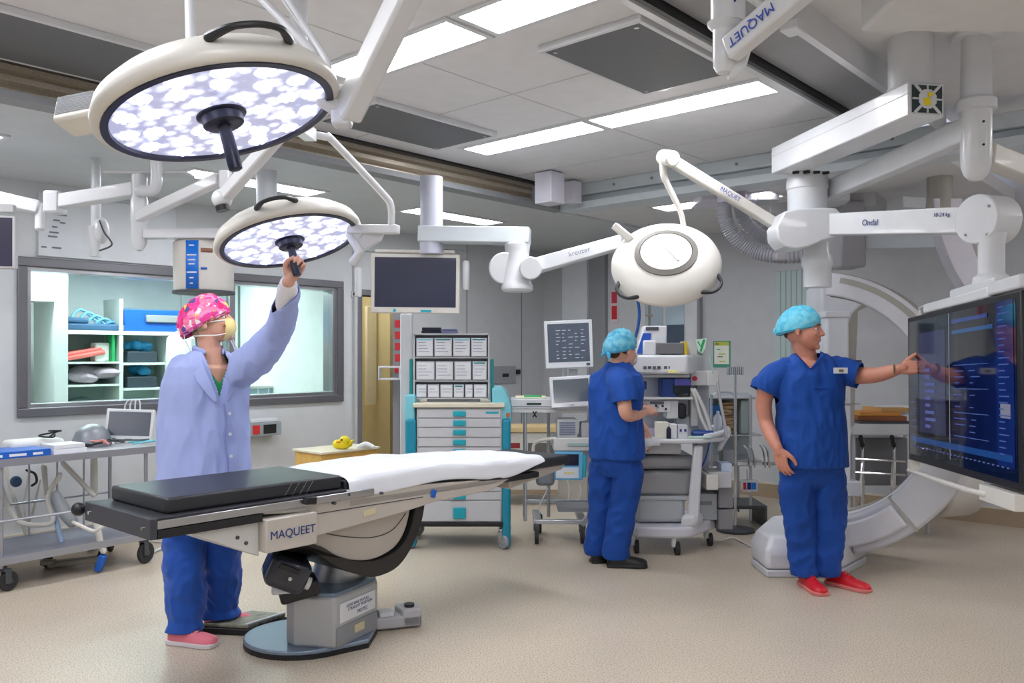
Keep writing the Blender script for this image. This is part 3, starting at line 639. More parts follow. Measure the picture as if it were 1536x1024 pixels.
mb = MB(); mb.prism([(x*s, -y*s) for x, y in kp], -.10, .12, face_m(P(1205, 347, 5.42), (1, 0, 0), (0, 0, 1))); mb.build('knuckle', WHITE, BM, world=True, bevel=.012, seg=3)
mb = MB(); mb.lathe([(.085, vz(362, 5.5)), (.085, vz(380, 5.5)), (.10, vz(388, 5.5)), (.10, vz(398, 5.5)), (.088, vz(402, 5.5)), (.088, vz(431, 5.5)), (.075, vz(431, 5.5))], o=P(1226, 530, 5.5)*Vector((1, 1, 0)) if False else (P(1226, 530, 5.5).x, 5.5, 0)); mb.build('lower_sleeve', WHITE, BM, world=True)
qa = P(1250, 337, 5.35); qb = P(1480, 330, 4.35)
mb = MB(); mb.beam(qa, qb, .12, .135, .13, .14); mb.build('spring_arm', WHITE, BM, world=True, bevel=.008)
ed = P(1482, 330, 4.35); dd = (qb-qa).normalized(); nn = Vector((-dd.y, dd.x, 0)).normalized()
if nn.y > 0: nn = -nn
mb = MB(); mb.cyl(ed-nn*.09, ed+nn*.09, .128, n=40); mb.build('elbow_cap', WHITE, BM, world=True, bevel=.008)
mb = MB()
for a in (.7, -.9, -2.2): 
    c = ed+nn*.092+dd*math.cos(a)*.1+Vector((0, 0, math.sin(a)*.1)); mb.cyl(c, c+nn*.003, .007, n=8)
mb.build('screw_heads', MGREY, BM, world=True)
text('boom_lettering', 'Ondal', .05, face_m(qa+(qb-qa)*.34+nn*.068, dd, (0, 0, 1)), INKB, BM)
text('load_lettering', '18-24 kg', .03, face_m(qa+(qb-qa)*.80+Vector((0, 0, .03))+nn*.068, dd, (0, 0, 1)), INKB, BM)
dc = P(1487, 380, 4.3)
mb = MB(); mb.lathe([(.07, vz(350, 4.3)), (.062, vz(366, 4.3)), (.062, vz(410, 4.3)), (.085, vz(416, 4.3)), (.09, vz(428, 4.3)), (.11, vz(432, 4.3)), (.11, vz(440, 4.3))], o=(dc.x, dc.y, 0)); mb.build('drop_tube', WHITE, BM, world=True)
# --- big screen (its own thing, carried by the boom)
sa = Vector((2.50, 5.30, 0)); sb = Vector((2.235, 3.68, 0)); sd = (sb-sa).normalized(); sn = Vector((sd.y, -sd.x, 0))
if sn.x > 0: sn = -sn
SL = (sb-sa).length; tilt = .018
DS = thing('touch_screen_monitor', 'huge dark touch screen on the boom that the man in blue touches', 'monitor', (sa+sb)/2+Vector((0, 0, .8)))
dz0, dz1 = .862, 1.752
ux_ = (sd+Vector((0, 0, .034))).normalized(); uz_ = sn.cross(ux_); uz_ = uz_ if uz_.z > 0 else -uz_
DO = (sa+sb)/2+Vector((0, 0, (dz0+dz1)/2)); DM = face_m(DO, ux_, uz_)
hl, hh = SL/2, (dz1-dz0)/2
zf = 1 if (DM.to_3x3() @ Vector((0, 0, 1))).dot(sn) > 0 else -1
def D(x, y, z=0): return (x, y, z*zf)
mb = MB().at(DM); mb.bx(-hl, hl, -hh, hh, 0*zf, -.07*zf); mb.build('housing', BLACK, DS, world=True, bevel=.006)
SCB = mat('touch screen glass', (8, 11, 24), .07, coat=.6)
mb = MB().at(DM); mb.bx(-hl+.03, hl-.05, -hh+.04, hh-.03, 0, .002*zf); mb.build('screen', SCB, DS, world=True)
def pane(x0, x1, y0, y1, name, rgb, s, zz=.0025):
    mb = MB().at(DM); X = lambda f: -hl+.03+f*(SL-.08); Yy = lambda f: hh-.03-f*(2*hh-.07)
    mb.bx(X(x0), X(x1), Yy(y1), Yy(y0), zz*zf, (zz+.0006)*zf); return mb.build(name, mat('scr '+name+str(rgb), tuple(int(c*.62) for c in rgb), .08, emit=s*.35, coat=.4), DS, world=True, smooth=False)
pane(.13, .42, .10, .82, 'image_window', (74, 74, 128), .30)
pane(.455, .46, .0, .97, 'divider_line', (200, 206, 226), .6)
pane(.47, .97, .32, .86, 'text_window', (12, 20, 76), .5)
pane(.86, .985, .0, .93, 'side_column', (22, 44, 130), .45, .0033)
pane(.02, .97, .86, .90, 'blue_toolbar', (46, 100, 190), .5, .0036)
pane(.0, .12, .35, .84, 'list_window', (8, 18, 52), .35)
pane(.89, .96, .58, .66, 'thumbnail', (186, 190, 206), .5, .0043)
pane(.49, .80, .05, .075, 'title_bar', (44, 92, 190), .5, .0043)
pane(.49, .84, .12, .145, 'tab_bar', (36, 110, 190), .5, .0043)
mb = MB().at(DM); mb2 = MB().at(DM); random.seed(11)
X = lambda f: -hl+.03+f*(SL-.08); Yy = lambda f: hh-.03-f*(2*hh-.07)
for r in range(13):
    y = .345+r*.038
    for x0, l in ((.50, .10), (.64, .08)):
        if random.random() < .85: mb.bx(X(x0+random.uniform(0, .02)), X(x0+l*random.uniform(.4, 1.2)), Yy(y+.006), Yy(y), .0046*zf, .005*zf)
    if r % 4 == 0: mb.bx(X(.5), X(.8), Yy(y+.004), Yy(y), .0046*zf, .005*zf)
for r in range(24):
    y = .03+r*.036; mb.bx(X(.88), X(.88+random.uniform(.03, .08)), Yy(y+.007), Yy(y), .0046*zf, .005*zf)
for r in range(10):
    y = .38+r*.045; mb2.bx(X(.02), X(.02+random.uniform(.04, .08)), Yy(y+.004), Yy(y), .0046*zf, .005*zf)
for r in range(9):
    y = .36+r*.05; mb2.bx(X(.2), X(.2+random.uniform(.04, .12)), Yy(y+.022), Yy(y), .0046*zf, .005*zf)
for r in range(26): mb2.bx(X(.03+r*.036), X(.045+r*.036), Yy(.938), Yy(.93), .0046*zf, .005*zf)
q = mb.build('bright_text_rows', emis('screen text', (96, 120, 196), .22), DS, world=True, smooth=False); q['kind'] = 'stuff'; q = mb2.build('dim_text_rows', emis('screen dim text', (100, 110, 170), .3), DS, world=True, smooth=False); q['kind'] = 'stuff'
mb = MB().at(DM)
mb.bx(-.52, .45, hh+.002, hh+.06, 0, -.10*zf); mb.bx(-.1, .5, hh+.05, hh+.10, -.01*zf, -.10*zf); mb.bx(.45, .8, hh+.01, hh+.075, .0, -.10*zf); mb.build('top_shroud', WHITE, DS, world=True, bevel=.012)
mb = MB().at(DM); mb.tube([D(-.55, hh+.0, -.03), D(-.66, hh+.0, -.03), D(-.68, hh+.05, -.03), D(-.50, hh+.06, -.03)][1:], .008, n=8); mb.build('top_rail', LGREY, DS, world=True)
mb = MB().at(DM); mb.tube([D(-hl+.02, -hh-.0, -.03), D(-hl+.02, -hh-.05, .0), D(-hl+.1, -hh-.06, .03), D(hl-.55, -hh-.055, .04), D(hl-.35, -hh-.05, .03)], .014, n=10); mb.bx(hl-.42, hl-.02, -hh-.085, -hh-.01, .03*zf, -.05*zf); mb.bx(-hl, -hl+.05, -hh-.06, -hh, .01*zf, -.05*zf); mb.build('lower_handle', CREAM, DS, world=True, bevel=.006)
mb = MB().at(DM); mb.bx(-.5, .5, -.25, .3, -.07*zf, -.13*zf); mb.bx(-.1, .12, .1, hh+.05, -.07*zf, -.12*zf); mb.build('rear_cover', DGREY, DS, world=True, bevel=.02)
# --- second boom at the right
B2 = thing('ceiling_boom', 'slim white ceiling boom with rounded end in the upper right corner', 'ceiling boom', P(1464, 265, 4.2))
c = P(1464, 260, 4.2)
mb = MB(); mb.lathe([(.001, vz(272, 4.2)), (.03, vz(270, 4.2)), (.055, vz(262, 4.2)), (.068, vz(250, 4.2)), (.072, vz(235, 4.2)), (.072, vz(165, 4.2)), (.072, vz(150, 4.2)), (.068, ZR-.03), (.068, ZR)], o=(c.x, c.y, 0)); mb.build('column', WHITE, B2, world=True)
mb = MB(); mb.lathe([(.075, vz(167, 4.2)), (.094, vz(166, 4.2)), (.094, vz(152, 4.2)), (.08, vz(148, 4.2))], o=(c.x, c.y, 0)); mb.build('collar', WHITE, B2, world=True); MB().lathe([(.11, ZR-.03), (.115, ZR-.02), (.115, ZR)], o=(c.x, c.y, 0)).build('ceiling_flange', WHITE, B2, world=True)
mb = MB(); mb.beam(P(1240, 288, 5.6), P(1455, 194, 4.2), .09, .12); mb.build('long_arm', WHITE, B2, world=True, bevel=.01)
mb = MB(); mb.beam(P(1478, 232, 4.25), P(1600, 280, 4.6), .10, .11); mb.build('side_arm', CREAM, B2, world=True, bevel=.01)
for y in (188, 222): mb = MB(); mb.cyl(P(1463, y, 4.2)+Vector((0, -.07, 0)), P(1463, y, 4.2)+Vector((0, -.076, 0)), .006, n=8); mb.build('set_screw', BLACK, B2, world=True)
# --- lamp arm at the top with lettering
B3 = thing('lamp_arm', 'white ceiling arm with upside down blue lettering at the top edge', 'ceiling arm', P(1090, 90, 2.85))
c = P(1092, 60, 2.85)
mb = MB(); mb.lathe([(.058, vz(36, 2.85)), (.058, ZM+.05)], o=(c.x, c.y, 0)); mb.lathe([(.001, vz(112, 2.85)), (.025, vz(109, 2.85)), (.037, vz(100, 2.85)), (.039, vz(85, 2.85)), (.039, vz(46, 2.85)), (.056, vz(38, 2.85)), (.058, vz(34, 2.85))], o=(c.x-.012, c.y, 0)); mb.build('column', WHITE, B3, world=True)
mb = MB(); pa, pb = P(1094, 76, 2.82), P(1290, -90, 2.45); mb.beam(pa, pb, .06, .085); mb.prism([(0, 0), (.05, .06), (.08, .05), (.05, -.05), (.015, -.09), (-.01, -.09)], -.02, .02, face_m(P(1096, 80, 2.85), (1, 0, 0), (0, 0, 1))); mb.build('spring_arm', WHITE, B3, world=True, bevel=.01)
mb = MB(); mb.cyl(pb-Vector((0, 0, .05)), Vector((pb.x, pb.y, ZR)), .045); mb.build('ceiling_stem', WHITE, B3, world=True)
ad = (pb-pa).normalized(); an = Vector((ad.y, -ad.x, 0)).normalized(); an = an if an.y < 0 else -an
tm = face_m(pa+(pb-pa)*.235+an*.034, -ad, (0, 0, -1)); text('arm_lettering', 'MAQUET', .046, tm, mat('blue lettering', (40, 70, 170), .5), B3)
mb = MB(); mb.cyl(c+Vector((.008, -.058, vz(12, 2.85)-c.z)), c+Vector((.008, -.061, vz(12, 2.85)-c.z)), .004, n=8); mb.box((c.x+.008, c.y-.059, vz(2, 2.85)), (.008, .004, .04)); mb.build('dial_marks', INKB, B3, world=True)
# --- housing on the right ceiling, boxes and trays near the back wall
mb = MB(); mb.bx(1.55, 2.6, 3.0, 3.75, 2.93, ZR); o = single('ceiling_housing', 'wide white housing on the ceiling, upper right corner', 'ceiling housing', mb, mat('matt white housing', (214, 214, 214), .6), bevel=.02)
# far ceiling column with horizontal arm and joint (the monitor boom)
B4 = thing('monitor_boom', 'pale ceiling boom with a square horizontal arm above the small wall monitor', 'ceiling boom', P(647, 380, 6.2))
c = P(647, 380, 6.2)
mb = MB(); mb.lathe([(.085, vz(381, 6.2)), (.085, ZS)], o=(c.x, c.y, 0)); mb.build('column', mat('lavender grey enamel', (196, 200, 216), .4), B4, world=True)
mb = MB(); mb.beam(P(630, 352, 6.2), P(795, 354, 6.1), .16, .115); mb.build('horizontal_arm', BEAMM, B4, world=True, bevel=.008)
c = P(776, 400, 6.1)
mb = MB(); mb.lathe([(.095, vz(365, 6.1)), (.09, vz(376, 6.1)), (.085, vz(380, 6.1)), (.105, vz(425, 6.1)), (.115, vz(428, 6.1)), (.115, vz(434, 6.1)), (.10, vz(438, 6.1))], o=(c.x, c.y, 0)); mb.cyl(P(757, 402, 6.05), P(757, 402, 6.25), .115, n=32); mb.cyl(P(796, 402, 5.95), P(796, 402, 6.15), .082, n=32); mb.build('elbow', WHITE, B4, world=True, bevel=.01)
mb = MB(); mb.beam(P(800, 400, 6.05), P(935, 362, 5.75), .08, .11, .08, .095); mb.build('spring_arm', WHITE, B4, world=True, bevel=.01)
text('arm_lettering', 'kreuzer', .05, face_m(P(868, 379, 5.88)+Vector((0, -.055, 0)), P(935, 362, 5.8)-P(800, 400, 6.0), (0, 0, 1)), INK, B4)
def monitor(name, label, cat, c, w, h, yaw, pitch=0, roll=0, frame_m=OFFW, scr=SCREEN, bz=.02, bot=.035, group=None, thick=.05):
    t = thing(name, label, cat, c, 0, group)
    M = Matrix.Translation(c) @ Matrix.Rotation(yaw, 4, 'Z') @ Matrix.Rotation(pitch, 4, 'X') @ Matrix.Rotation(roll, 4, 'Y')
    mb = MB().at(M); mb.bx(-w/2, w/2, 0, thick, -h/2, h/2); mb.build('housing', frame_m, t, world=True, bevel=.008)
    mb = MB().at(M); mb.bx(-w/2+bz, w/2-bz, -.002, .0, -h/2+bot, h/2-bz); mb.build('screen', scr, t, world=True, smooth=False)
    return t, M
t, M = monitor('small_screen', 'wide blank monitor in a cream frame hanging from the pale boom', 'monitor', P(623, 425, 6.2), .655, .44, 0.02, 0, .01, frame_m=CREAM, bz=.028, bot=.045, thick=.07)
mb = MB().at(M); mb.bx(-.3, .29, .0, .07, .225, .25); mb.build('top_tray', CREAM, t, world=True, bevel=.008)
mb = MB().at(M); mb.bx(.04, .12, -.004, .0, -.212, -.195); mb.build('front_badge', TEAL, t, world=True)
mb = MB().at(M); mb.cyl((-.15, -.004, -.2), (-.15, 0, -.2), .012, n=16); mb.build('power_button', TEAL, t, world=True)
mb = MB().at(M); mb.cyl((.12, .04, .24), (.12, .04, .30), .07); mb.build('mount', LGREY, t, world=True)
mb = MB().at(M); mb.tube([(.22, .03, .255), (.36, .03, .25), (.37, .03, .23), (.37, .03, .17)], .006, n=8); mb.tube([(-.3, .03, .235), (-.40, .03, .235), (-.42, .03, .2)], .006, n=8); mb.build('handle_rod', MGREY, t, world=True)
for sx, z in ((.372, .08), (-.425, .02)):
    mb = MB().at(M); mb.lathe([(.022, -.14), (.026, -.13), (.026, .06), (.02, .075)], o=(sx, .03, z+.02)); mb.build('sterile_handle', WHITE, t, world=True)
# --- left supply pendant: arms, column and labelled cylinder
B5 = thing('supply_boom', 'white jointed ceiling boom at the upper left with pipes and folded arms', 'ceiling boom', P(210, 370, 5.11))
c = P(209, 300, 5.11); DD = 5.11
mb = MB(); mb.lathe([(.001, vz(377, DD)), (.02, vz(375, DD)), (.042, vz(366, DD)), (.045, vz(350, DD)), (.045, vz(338, DD)), (.05, vz(333, DD)), (.05, vz(300, DD)), (.045, vz(298, DD)), (.045, vz(262, DD))], o=(c.x, c.y, 0)); mb.build('column', WHITE, B5, world=True)
mb = MB(); mb.tube([P(210, 286, 5.05), P(226, 286, 5.05), P(234, 276, 5.05), P(234, 240, 5.05)], .034, n=16, smooth=6); c2 = P(234, 240, 5.05); mb.cyl(c2, Vector((c2.x, c2.y  , ZS)), .038); mb.build('elbow_pipe', WHITE, B5, world=True)
mb = MB(); mb.beam(P(205, 284, 5.11), P(88, 303, 5.27), .09, .085); mb.build('arm_left', WHITE, B5, world=True, bevel=.008)
mb = MB(); mb.box(P(83, 304, 5.27), (.10, .12, .14)); mb.cyl(P(60, 304, 5.33), P(60, 346, 5.33), .03); mb.beam(P(60, 312, 5.33), P(-30, 292, 5.22), .08, .09); mb.build('end_joint', WHITE, B5, world=True, bevel=.015)
mb = MB(); mb.beam(P(208, 325, 5.00), P(330, 268, 4.55), .055, .065); mb.box(P(338, 270, 4.53), (.055, .06, .10)); mb.build('spring_arm', WHITE, B5, world=True, bevel=.008)
mb = MB(); mb.beam(P(218, 351, 5.11), P(345, 351, 5.11), .08, .058); mb.build('cross_bar', WHITE, B5, world=True, bevel=.006)
mb = MB(); mb.bx(c.x-.2, c.x+.3, c.y-.05, c.y+.1, vz(262, DD), vz(258, DD)); mb.build('top_plate', LGREY, B5, world=True, bevel=.004)
B6 = thing('supply_unit', 'white cylindrical supply unit with a blue label above the floral cap', 'supply unit', P(306, 440, 5.27))
c = P(306, 400, 5.27); DD = 5.27
mb = MB(); mb.lathe([(.172, vz(437, DD)), (.178, vz(434, DD)), (.183, vz(372, DD)), (.183, vz(366, DD)), (.172, vz(363, DD))], o=(c.x, c.y, 0), n=48); mb.build('body', CREAM, B6, world=True)
mb = MB(); mb.lathe([(.172, vz(441, DD)), (.187, vz(441, DD)), (.187, vz(437, DD)), (.172, vz(437, DD))], o=(c.x, c.y, 0), n=48); mb.build('bottom_rim', DGREY, B6, world=True)
def arc_strip(cx, cy, r, a0, a1, z0, z1, n=8, th=.002):
    rows = []; m = MB()
    for z in (z0, z1): rows.append([Vector((cx+math.sin(a0+(a1-a0)*i/n)*r, cy-math.cos(a0+(a1-a0)*i/n)*r, z)) for i in range(n+1)])
    m.sheet(rows); return m
arc_strip(c.x, c.y, .185, -.24, .178, vz(436, DD), vz(366, DD)).build('blue_label', mat('bright blue label', (22, 112, 214), .4), B6, world=True, solid=.002)
for j, (z, l) in enumerate(((373, .5), (387, .9), (394, .7), (400, .6), (412, .95), (420, .4), (428, .3))):
    arc_strip(c.x, c.y, .1875, -.04-.17*l, -.04+.17*l, vz(z+1.3, DD), vz(z-.6, DD)).build('label_line', PAPER, B6, world=True, solid=.001)
arc_strip(c.x, c.y, .186, .25, .62, vz(383, DD), vz(377, DD)).build('brown_sticker', mat('brown sticker', (140, 100, 80), .6), B6, world=True, solid=.001)
arc_strip(c.x, c.y, .186, .25, .45, vz(408, DD), vz(405, DD)).build('blue_sticker', BLUE, B6, world=True, solid=.001)
mb = MB(); cc = P(400, 300, 5.99); mb.cyl((cc.x, cc.y, vz(345, 5.99)), (cc.x, cc.y, ZS), .072); mb.beam((cc.x, cc.y, vz(345, 5.99)), (c.x, c.y, vz(352, DD)), .10, .06); mb.cyl((c.x, c.y, vz(364, DD)), (c.x, c.y, vz(350, DD)), .08); mb.build('hanging_column', PIL, B6, world=True)
# background arm drooping by the wall board
B7 = thing('lamp_arm', 'thin drooping white arm in front of the wall board', 'ceiling arm', P(143, 385, 5.6))
c = P(144, 300, 5.6)
mb = MB(); mb.cyl((c.x, c.y, vz(385, 5.6)), (c.x, c.y, vz(340, 5.6)), .035, .05); mb.cyl((c.x, c.y, vz(342, 5.6)), (c.x, c.y, ZS), .032); mb.ball((c.x+.03, c.y, vz(346, 5.6)), (.06, .05, .09)); mb.build('arm', WHITE, B7, world=True)
mb = MB(); mb.tube([(c.x+.05, c.y-.05, vz(333, 5.6)), (c.x+.08, c.y-.05, vz(350, 5.6)), (c.x+.13, c.y-.05, vz(368, 5.6)), (c.x+.05, c.y-.05, vz(377, 5.6))], .006, n=8, smooth=5); mb.build('cable', DGREY, B7, world=True)
# board on the window wall above the window
mb = MB().at(RM(0, 0)); a, b_ = u_at(56, WL), u_at(262, WL); mb.bx(a, b_, WL-.025, WL-.001, 2.24, 2.72)
wb = single('wall_board', 'pale board with printed notes above the window', 'board', mb, PIL, bevel=.004); 
mb = MB().at(RM(0, 0)); random.seed(5)
for j, (x, y, l) in enumerate(((84, 322, 14), (78, 330, 10), (76, 340, 8), (72, 348, 14), (70, 354, 14), (60, 370, 8), (76, 371, 14), (88, 334, 8))):
    z = zat(x, y, WL); mb.bx(u_at(x, WL), u_at(x+l, WL), WL-.028, WL-.026, z-.008, z+.004)
ROOTM[wb.name] = Matrix.Translation(wb.location); mb.build('printed_lines', INK, wb, world=True)
# dark screen edge at far left and round reflector
t, M = monitor('small_screen', 'dark monitor cut by the left picture edge', 'monitor', P(-28, 362, 4.4), .32, .28, .2, frame_m=LGREY, scr=mat('plum display', (60, 58, 78), .2), bz=.012, bot=.012)
mb = MB().at(M); mb.cyl((0.05, .025, .14), (.05, .025, .22), .03); mb.bx(-.15, .15, .0, .05, .16, .2); mb.tube([(0.05, .025, .2), (0.05, .025, .6)], .02); mb.build('mount', LGREY, t, world=True)
# boxes where the rails meet
for j, (x0, x1, y0, y1, Y, lab) in enumerate(((803, 846, 268, 306, 6.95, 'lilac white box at the end of the steel rail, nearer the rail'), (846, 872, 272, 305, 7.25, 'smaller lilac white box beside the pale beam end'))):
    a = P((x0+x1)/2, 290, Y); hw = (x1-x0)/2*Y/F*.75
    mb = MB().at(Matrix.Translation((a.x, a.y, 0)) @ Matrix.Rotation(ANG, 4, 'Z')); mb.bx(-hw, hw, -hw, hw, vz(y1, Y)+.0, ZS+.19 if j == 0 else ZS+.18); single('junction_box', lab, 'junction box', mb, mat('lilac white enamel', (222, 220, 232), .4), bevel=.006)
HS = thing('cable_hose_bundle', 'thick grey corrugated hoses looping under the far ceiling', 'hoses', P(1120, 380, 6.6))
for j, (pts, r) in enumerate((([(1087, 300, 6.6), (1088, 325, 6.6), (1100, 352, 6.6), (1130, 376, 6.6), (1175, 384, 6.5), (1230, 380, 6.4)], .055), ([(1108, 305, 6.8), (1115, 328, 6.8), (1135, 350, 6.8), (1165, 360, 6.75), (1230, 362, 6.6)], .05), ([(1122, 300, 7.0), (1135, 325, 7.0), (1160, 342, 7.0), (1230, 345, 6.9)], .04))):
    mb = MB(); q = [P(*p) for p in pts]
    mb.tube(q, r, n=16, smooth=40, round_=False); n_ = 16
    for i in range(len(mb.v)//n_):
        cen = sum((mb.v[i*n_+k] for k in range(n_)), Vector())/n_; f = 1+.07*(1 if (i//2) % 2 else -1)
        for k in range(n_): mb.v[i*n_+k] = cen+(mb.v[i*n_+k]-cen)*f
    mb.build('hose', HOSE, HS, world=True)
for x_, d_, r_ in ((1087, 6.6, .06), (1109, 6.8, .055), (1122, 7.0, .045)): mb = MB(); mb.cyl(P(x_, 304, d_), P(x_, 285, d_), r_); mb.build('hose_socket', mat('lilac collar', (180, 172, 196), .5), HS, world=True)
mb = MB(); a = P(1200, 385, 6.5); mb.box(a, (.42, .12, .07)); mb.build('hose_tray', mat('warm grey tray', (170, 168, 170), .5), HS, world=True, bevel=.02)
def pbox(name, label, cat, x0, x1, y0, y1, Y, dep, m, yaw=0, bevel=.006, group=None):
    a = P((x0+x1)/2, 0, Y); hw = (x1-x0)/2*Y/F; mb = MB().at(Matrix.Translation((a.x, a.y+dep/2, 0)) @ Matrix.Rotation(yaw, 4, 'Z')); mb.bx(-hw, hw, -dep/2, dep/2, vz(y1, Y), vz(y0, Y)); return single(name, label, cat, mb, m, group, bevel=bevel)
pbox('ceiling_unit', 'grey square ceiling unit left of the display boom column', 'ceiling unit', 1137, 1170, 254, 300, 6.9, .25, mat('satin grey', (188, 190, 194), .35, metal=.4), 0)
pbox('ceiling_unit', 'white tube shaped unit hanging beside the grey ceiling unit', 'ceiling unit', 1108, 1119, 250, 284, 6.7, .07, WHITE, 0)
pbox('ceiling_unit', 'long pale unit with blue badge behind the slim boom arm', 'ceiling unit', 1240, 1280, 246, 301, 6.7, .3, PIL, -.2)
pbox('ceiling_duct', 'pale duct with dark slots under the far ceiling, beyond the slim boom arm', 'duct', 1282, 1335, 268, 310, 6.9, .4, LGREY, -.6)
pbox('ceiling_carriage', 'grey beam carriage under the ceiling by the back wall, above the gantry', 'carriage', 1160, 1330, 300, 322, 7.3, .25, LGREY, -.1)
pbox('ceiling_carriage', 'lilac white rail piece above the hose sockets', 'carriage', 1052, 1135, 283, 300, 6.9, .4, mat('lilac white enamel', (222, 220, 232), .4), .0)
pbox('white_box', 'small white box lying above the long display arm', 'box', 1348, 1388, 294, 312, 6.6, .2, WHITE, .2)
pbox('ceiling_beam', 'horizontal blue white beam below the long display arm', 'beam', 1283, 1400, 350, 372, 6.9, .08, BEAMM, -.15)
# ================================================================ OPERATING TABLE
TO = Vector((-1.378, 3.35, 0)); TU = Vector((.66, .75, 0)).normalized(); TN = Vector((-TU.y, TU.x, 0))
TM = Matrix((TU, TN, Vector((0, 0, 1)))).transposed().to_4x4(); TM.translation = TO
def TS(px, py, t=0.0):
    k = (px-768)/F; s = (k*(TO.y+TN.y*t)-TO.x-TN.x*t)/(TU.x-k*TU.y); Y = TO.y+TN.y*t+TU.y*s
    return s, EYE-(py-HY)/F*Y
VINYL = mat('charcoal vinyl', (40, 42, 47), .38, bump=.05, bscale=200)
TAUPE = mat('warm grey cover', (188, 182, 174), .4, bump=.03)
OT = thing('operating_table', 'long operating table with black pad at its near end and white sheet', 'operating table', TM @ Vector((1.05, .26, 0)), math.atan2(TU.y, TU.x))
def T(): return MB().at(TM)
T().bx(0, .86, 0, .51, .857, .922).build('pad', VINYL, OT, world=True, bevel=.012, seg=3)
T().bx(-.07, .86, -.04, .55, .845, .857).build('pad_board', mat('black board', (44, 46, 52), .45), OT, world=True, bevel=.003)
T().bx(-.09, -.06, -.05, .56, .775, .858).build('end_plate', mat('slate end plate', (56, 58, 66), .5), OT, world=True, bevel=.004)
for t_ in (.0, .5):
    mb = T(); mb.cyl((-.09, t_+.01, .815), (-.096, t_+.01, .815), .008, n=12); mb.build('bolt', CHROME, OT, world=True)
mb = T(); mb.ball((-.10, .60, .82), .03); mb.build('lock_knob', BLACK, OT, world=True)
for t0, t1 in ((-.048, -.02), (.53, .558)): T().bx(-.06, 1.02, t0, t1, .812, .846).build('side_rail', STEEL, OT, world=True, bevel=.003)
for t0 in (-.052, .535): T().bx(-.06, .40, t0, t0+.02, .776, .810).build('rail_liner', BLACK, OT, world=True)
T().bx(-.06, .9, -.02, .53, .80, .845).build('deck', mat('dark underside', (60, 60, 62), .6), OT, world=True)
mb = T()
for k, s in enumerate((.545, .585, .625, .66)):
    for j in range(9): mb.box((s+.0045*j, -.0006, .862+.0062*j), (.0018, .002, .003))
o = mb.build('stitching', LGREY, OT, world=True, smooth=False); o['kind'] = 'stuff'
# middle and far pads under the sheet
mb = T(); mb.prism([(.88, .80), (2.25, .785), (2.25, .865), (1.9, .885), (1.2, .905), (.88, .895)], 0, .51, Matrix(((1, 0, 0, 0), (0, 0, 1, 0), (0, 1, 0, 0), (0, 0, 0, 1)))); mb.build('pad', VINYL, OT, world=True, bevel=.01)
T().bx(2.02, 2.64, -.0, .51, .80, .858).build('pad', VINYL, OT, world=True, bevel=.012)
mb = T(); mb.prism([(.88, .77), (2.3, .755), (2.3, .79), (.88, .805)], -.03, .54, Matrix(((1, 0, 0, 0), (0, 0, 1, 0), (0, 1, 0, 0), (0, 0, 0, 1)))); mb.build('deck_board', BLACK, OT, world=True, bevel=.004)
XZ = Matrix(((1, 0, 0, 0), (0, 0, 1, 0), (0, 1, 0, 0), (0, 0, 0, 1)))
mb = T(); mb.prism([(2.25, .72), (2.6, .765), (2.64, .80), (2.1, .80), (2.1, .70)], .03, .48, XZ); mb.build('leg_section_cover', TAUPE, OT, world=True, bevel=.008)
# side covers
mb = T(); mb.prism([TS(460, 768, -.03), TS(460, 808, -.03), TS(520, 792, -.03), TS(600, 770, -.03), TS(655, 752, -.03), TS(735, 736, -.03), TS(770, 716, -.03), TS(520, 735, -.03), (.86, .84), (.42, .84), (.42, .80)], -.03, .53, XZ); mb.build('side_cover', TAUPE, OT, world=True, bevel=.006)
mb = T(); a = TS(460, 773, -.032); b_ = TS(635, 745, -.032); mb.beam((a[0], -.031, a[1]), (b_[0], -.031, b_[1]), .002, .004); mb.build('cover_seam', DGREY, OT, world=True)
mb = T(); mb.prism([(.405, .64), (.668, .64), (.668, .785), (.405, .785)], -.075, .55, XZ); mb.build('badge_housing', TAUPE, OT, world=True, bevel=.006)
mb = T(); mb.prism([(.10, .765), (.405, .62), (.405, .80), (.2, .80)], -.02, .50, XZ); mb.build('wedge_cover', mat('pale wedge cover', (206, 206, 204), .4), OT, world=True, bevel=.006)
sM = TM @ Matrix(((1, 0, 0, .54), (0, 0, -1, -.077), (0, 1, 0, .712), (0, 0, 0, 1))); text('badge_lettering', 'MAQUEET', .052, sM, INKB, OT, sx=.98)
for s, z, rr in ((.30, .72, .008), (.34, .69, .008)): mb = T(); mb.cyl((s, -.02, z), (s, -.026, z), rr, n=12); mb.build('bolt', DGREY, OT, world=True)
for x, y in ((499, 754), (520, 741), (570, 739)):
    s, z = TS(x, y, -.03); mb = T(); mb.cyl((s, -.03, z), (s, -.05, z), .007, n=12); mb.build('bolt', DGREY, OT, world=True)
s, z = TS(463, 750, -.05); mb = T(); mb.box((s, -.06, z+.0), (.06, .03, .035), (0, .1, 0)); mb.build('rail_clamp', BLACK, OT, world=True, bevel=.006)
s, z = TS(650, 740, -.035); mb = T(); mb.box((s, -.038, z), (.03, .01, .04), (0, .3, 0)); mb.build('blue_tab', BLUE, OT, world=True, bevel=.003)
s, z = TS(554, 768, -.032); mb = T(); mb.box((s, -.032, z), (.075, .004, .028), (0, -.12, 0)); mb.build('rating_label', mat('tan label', (206, 196, 160), .5), OT, world=True)
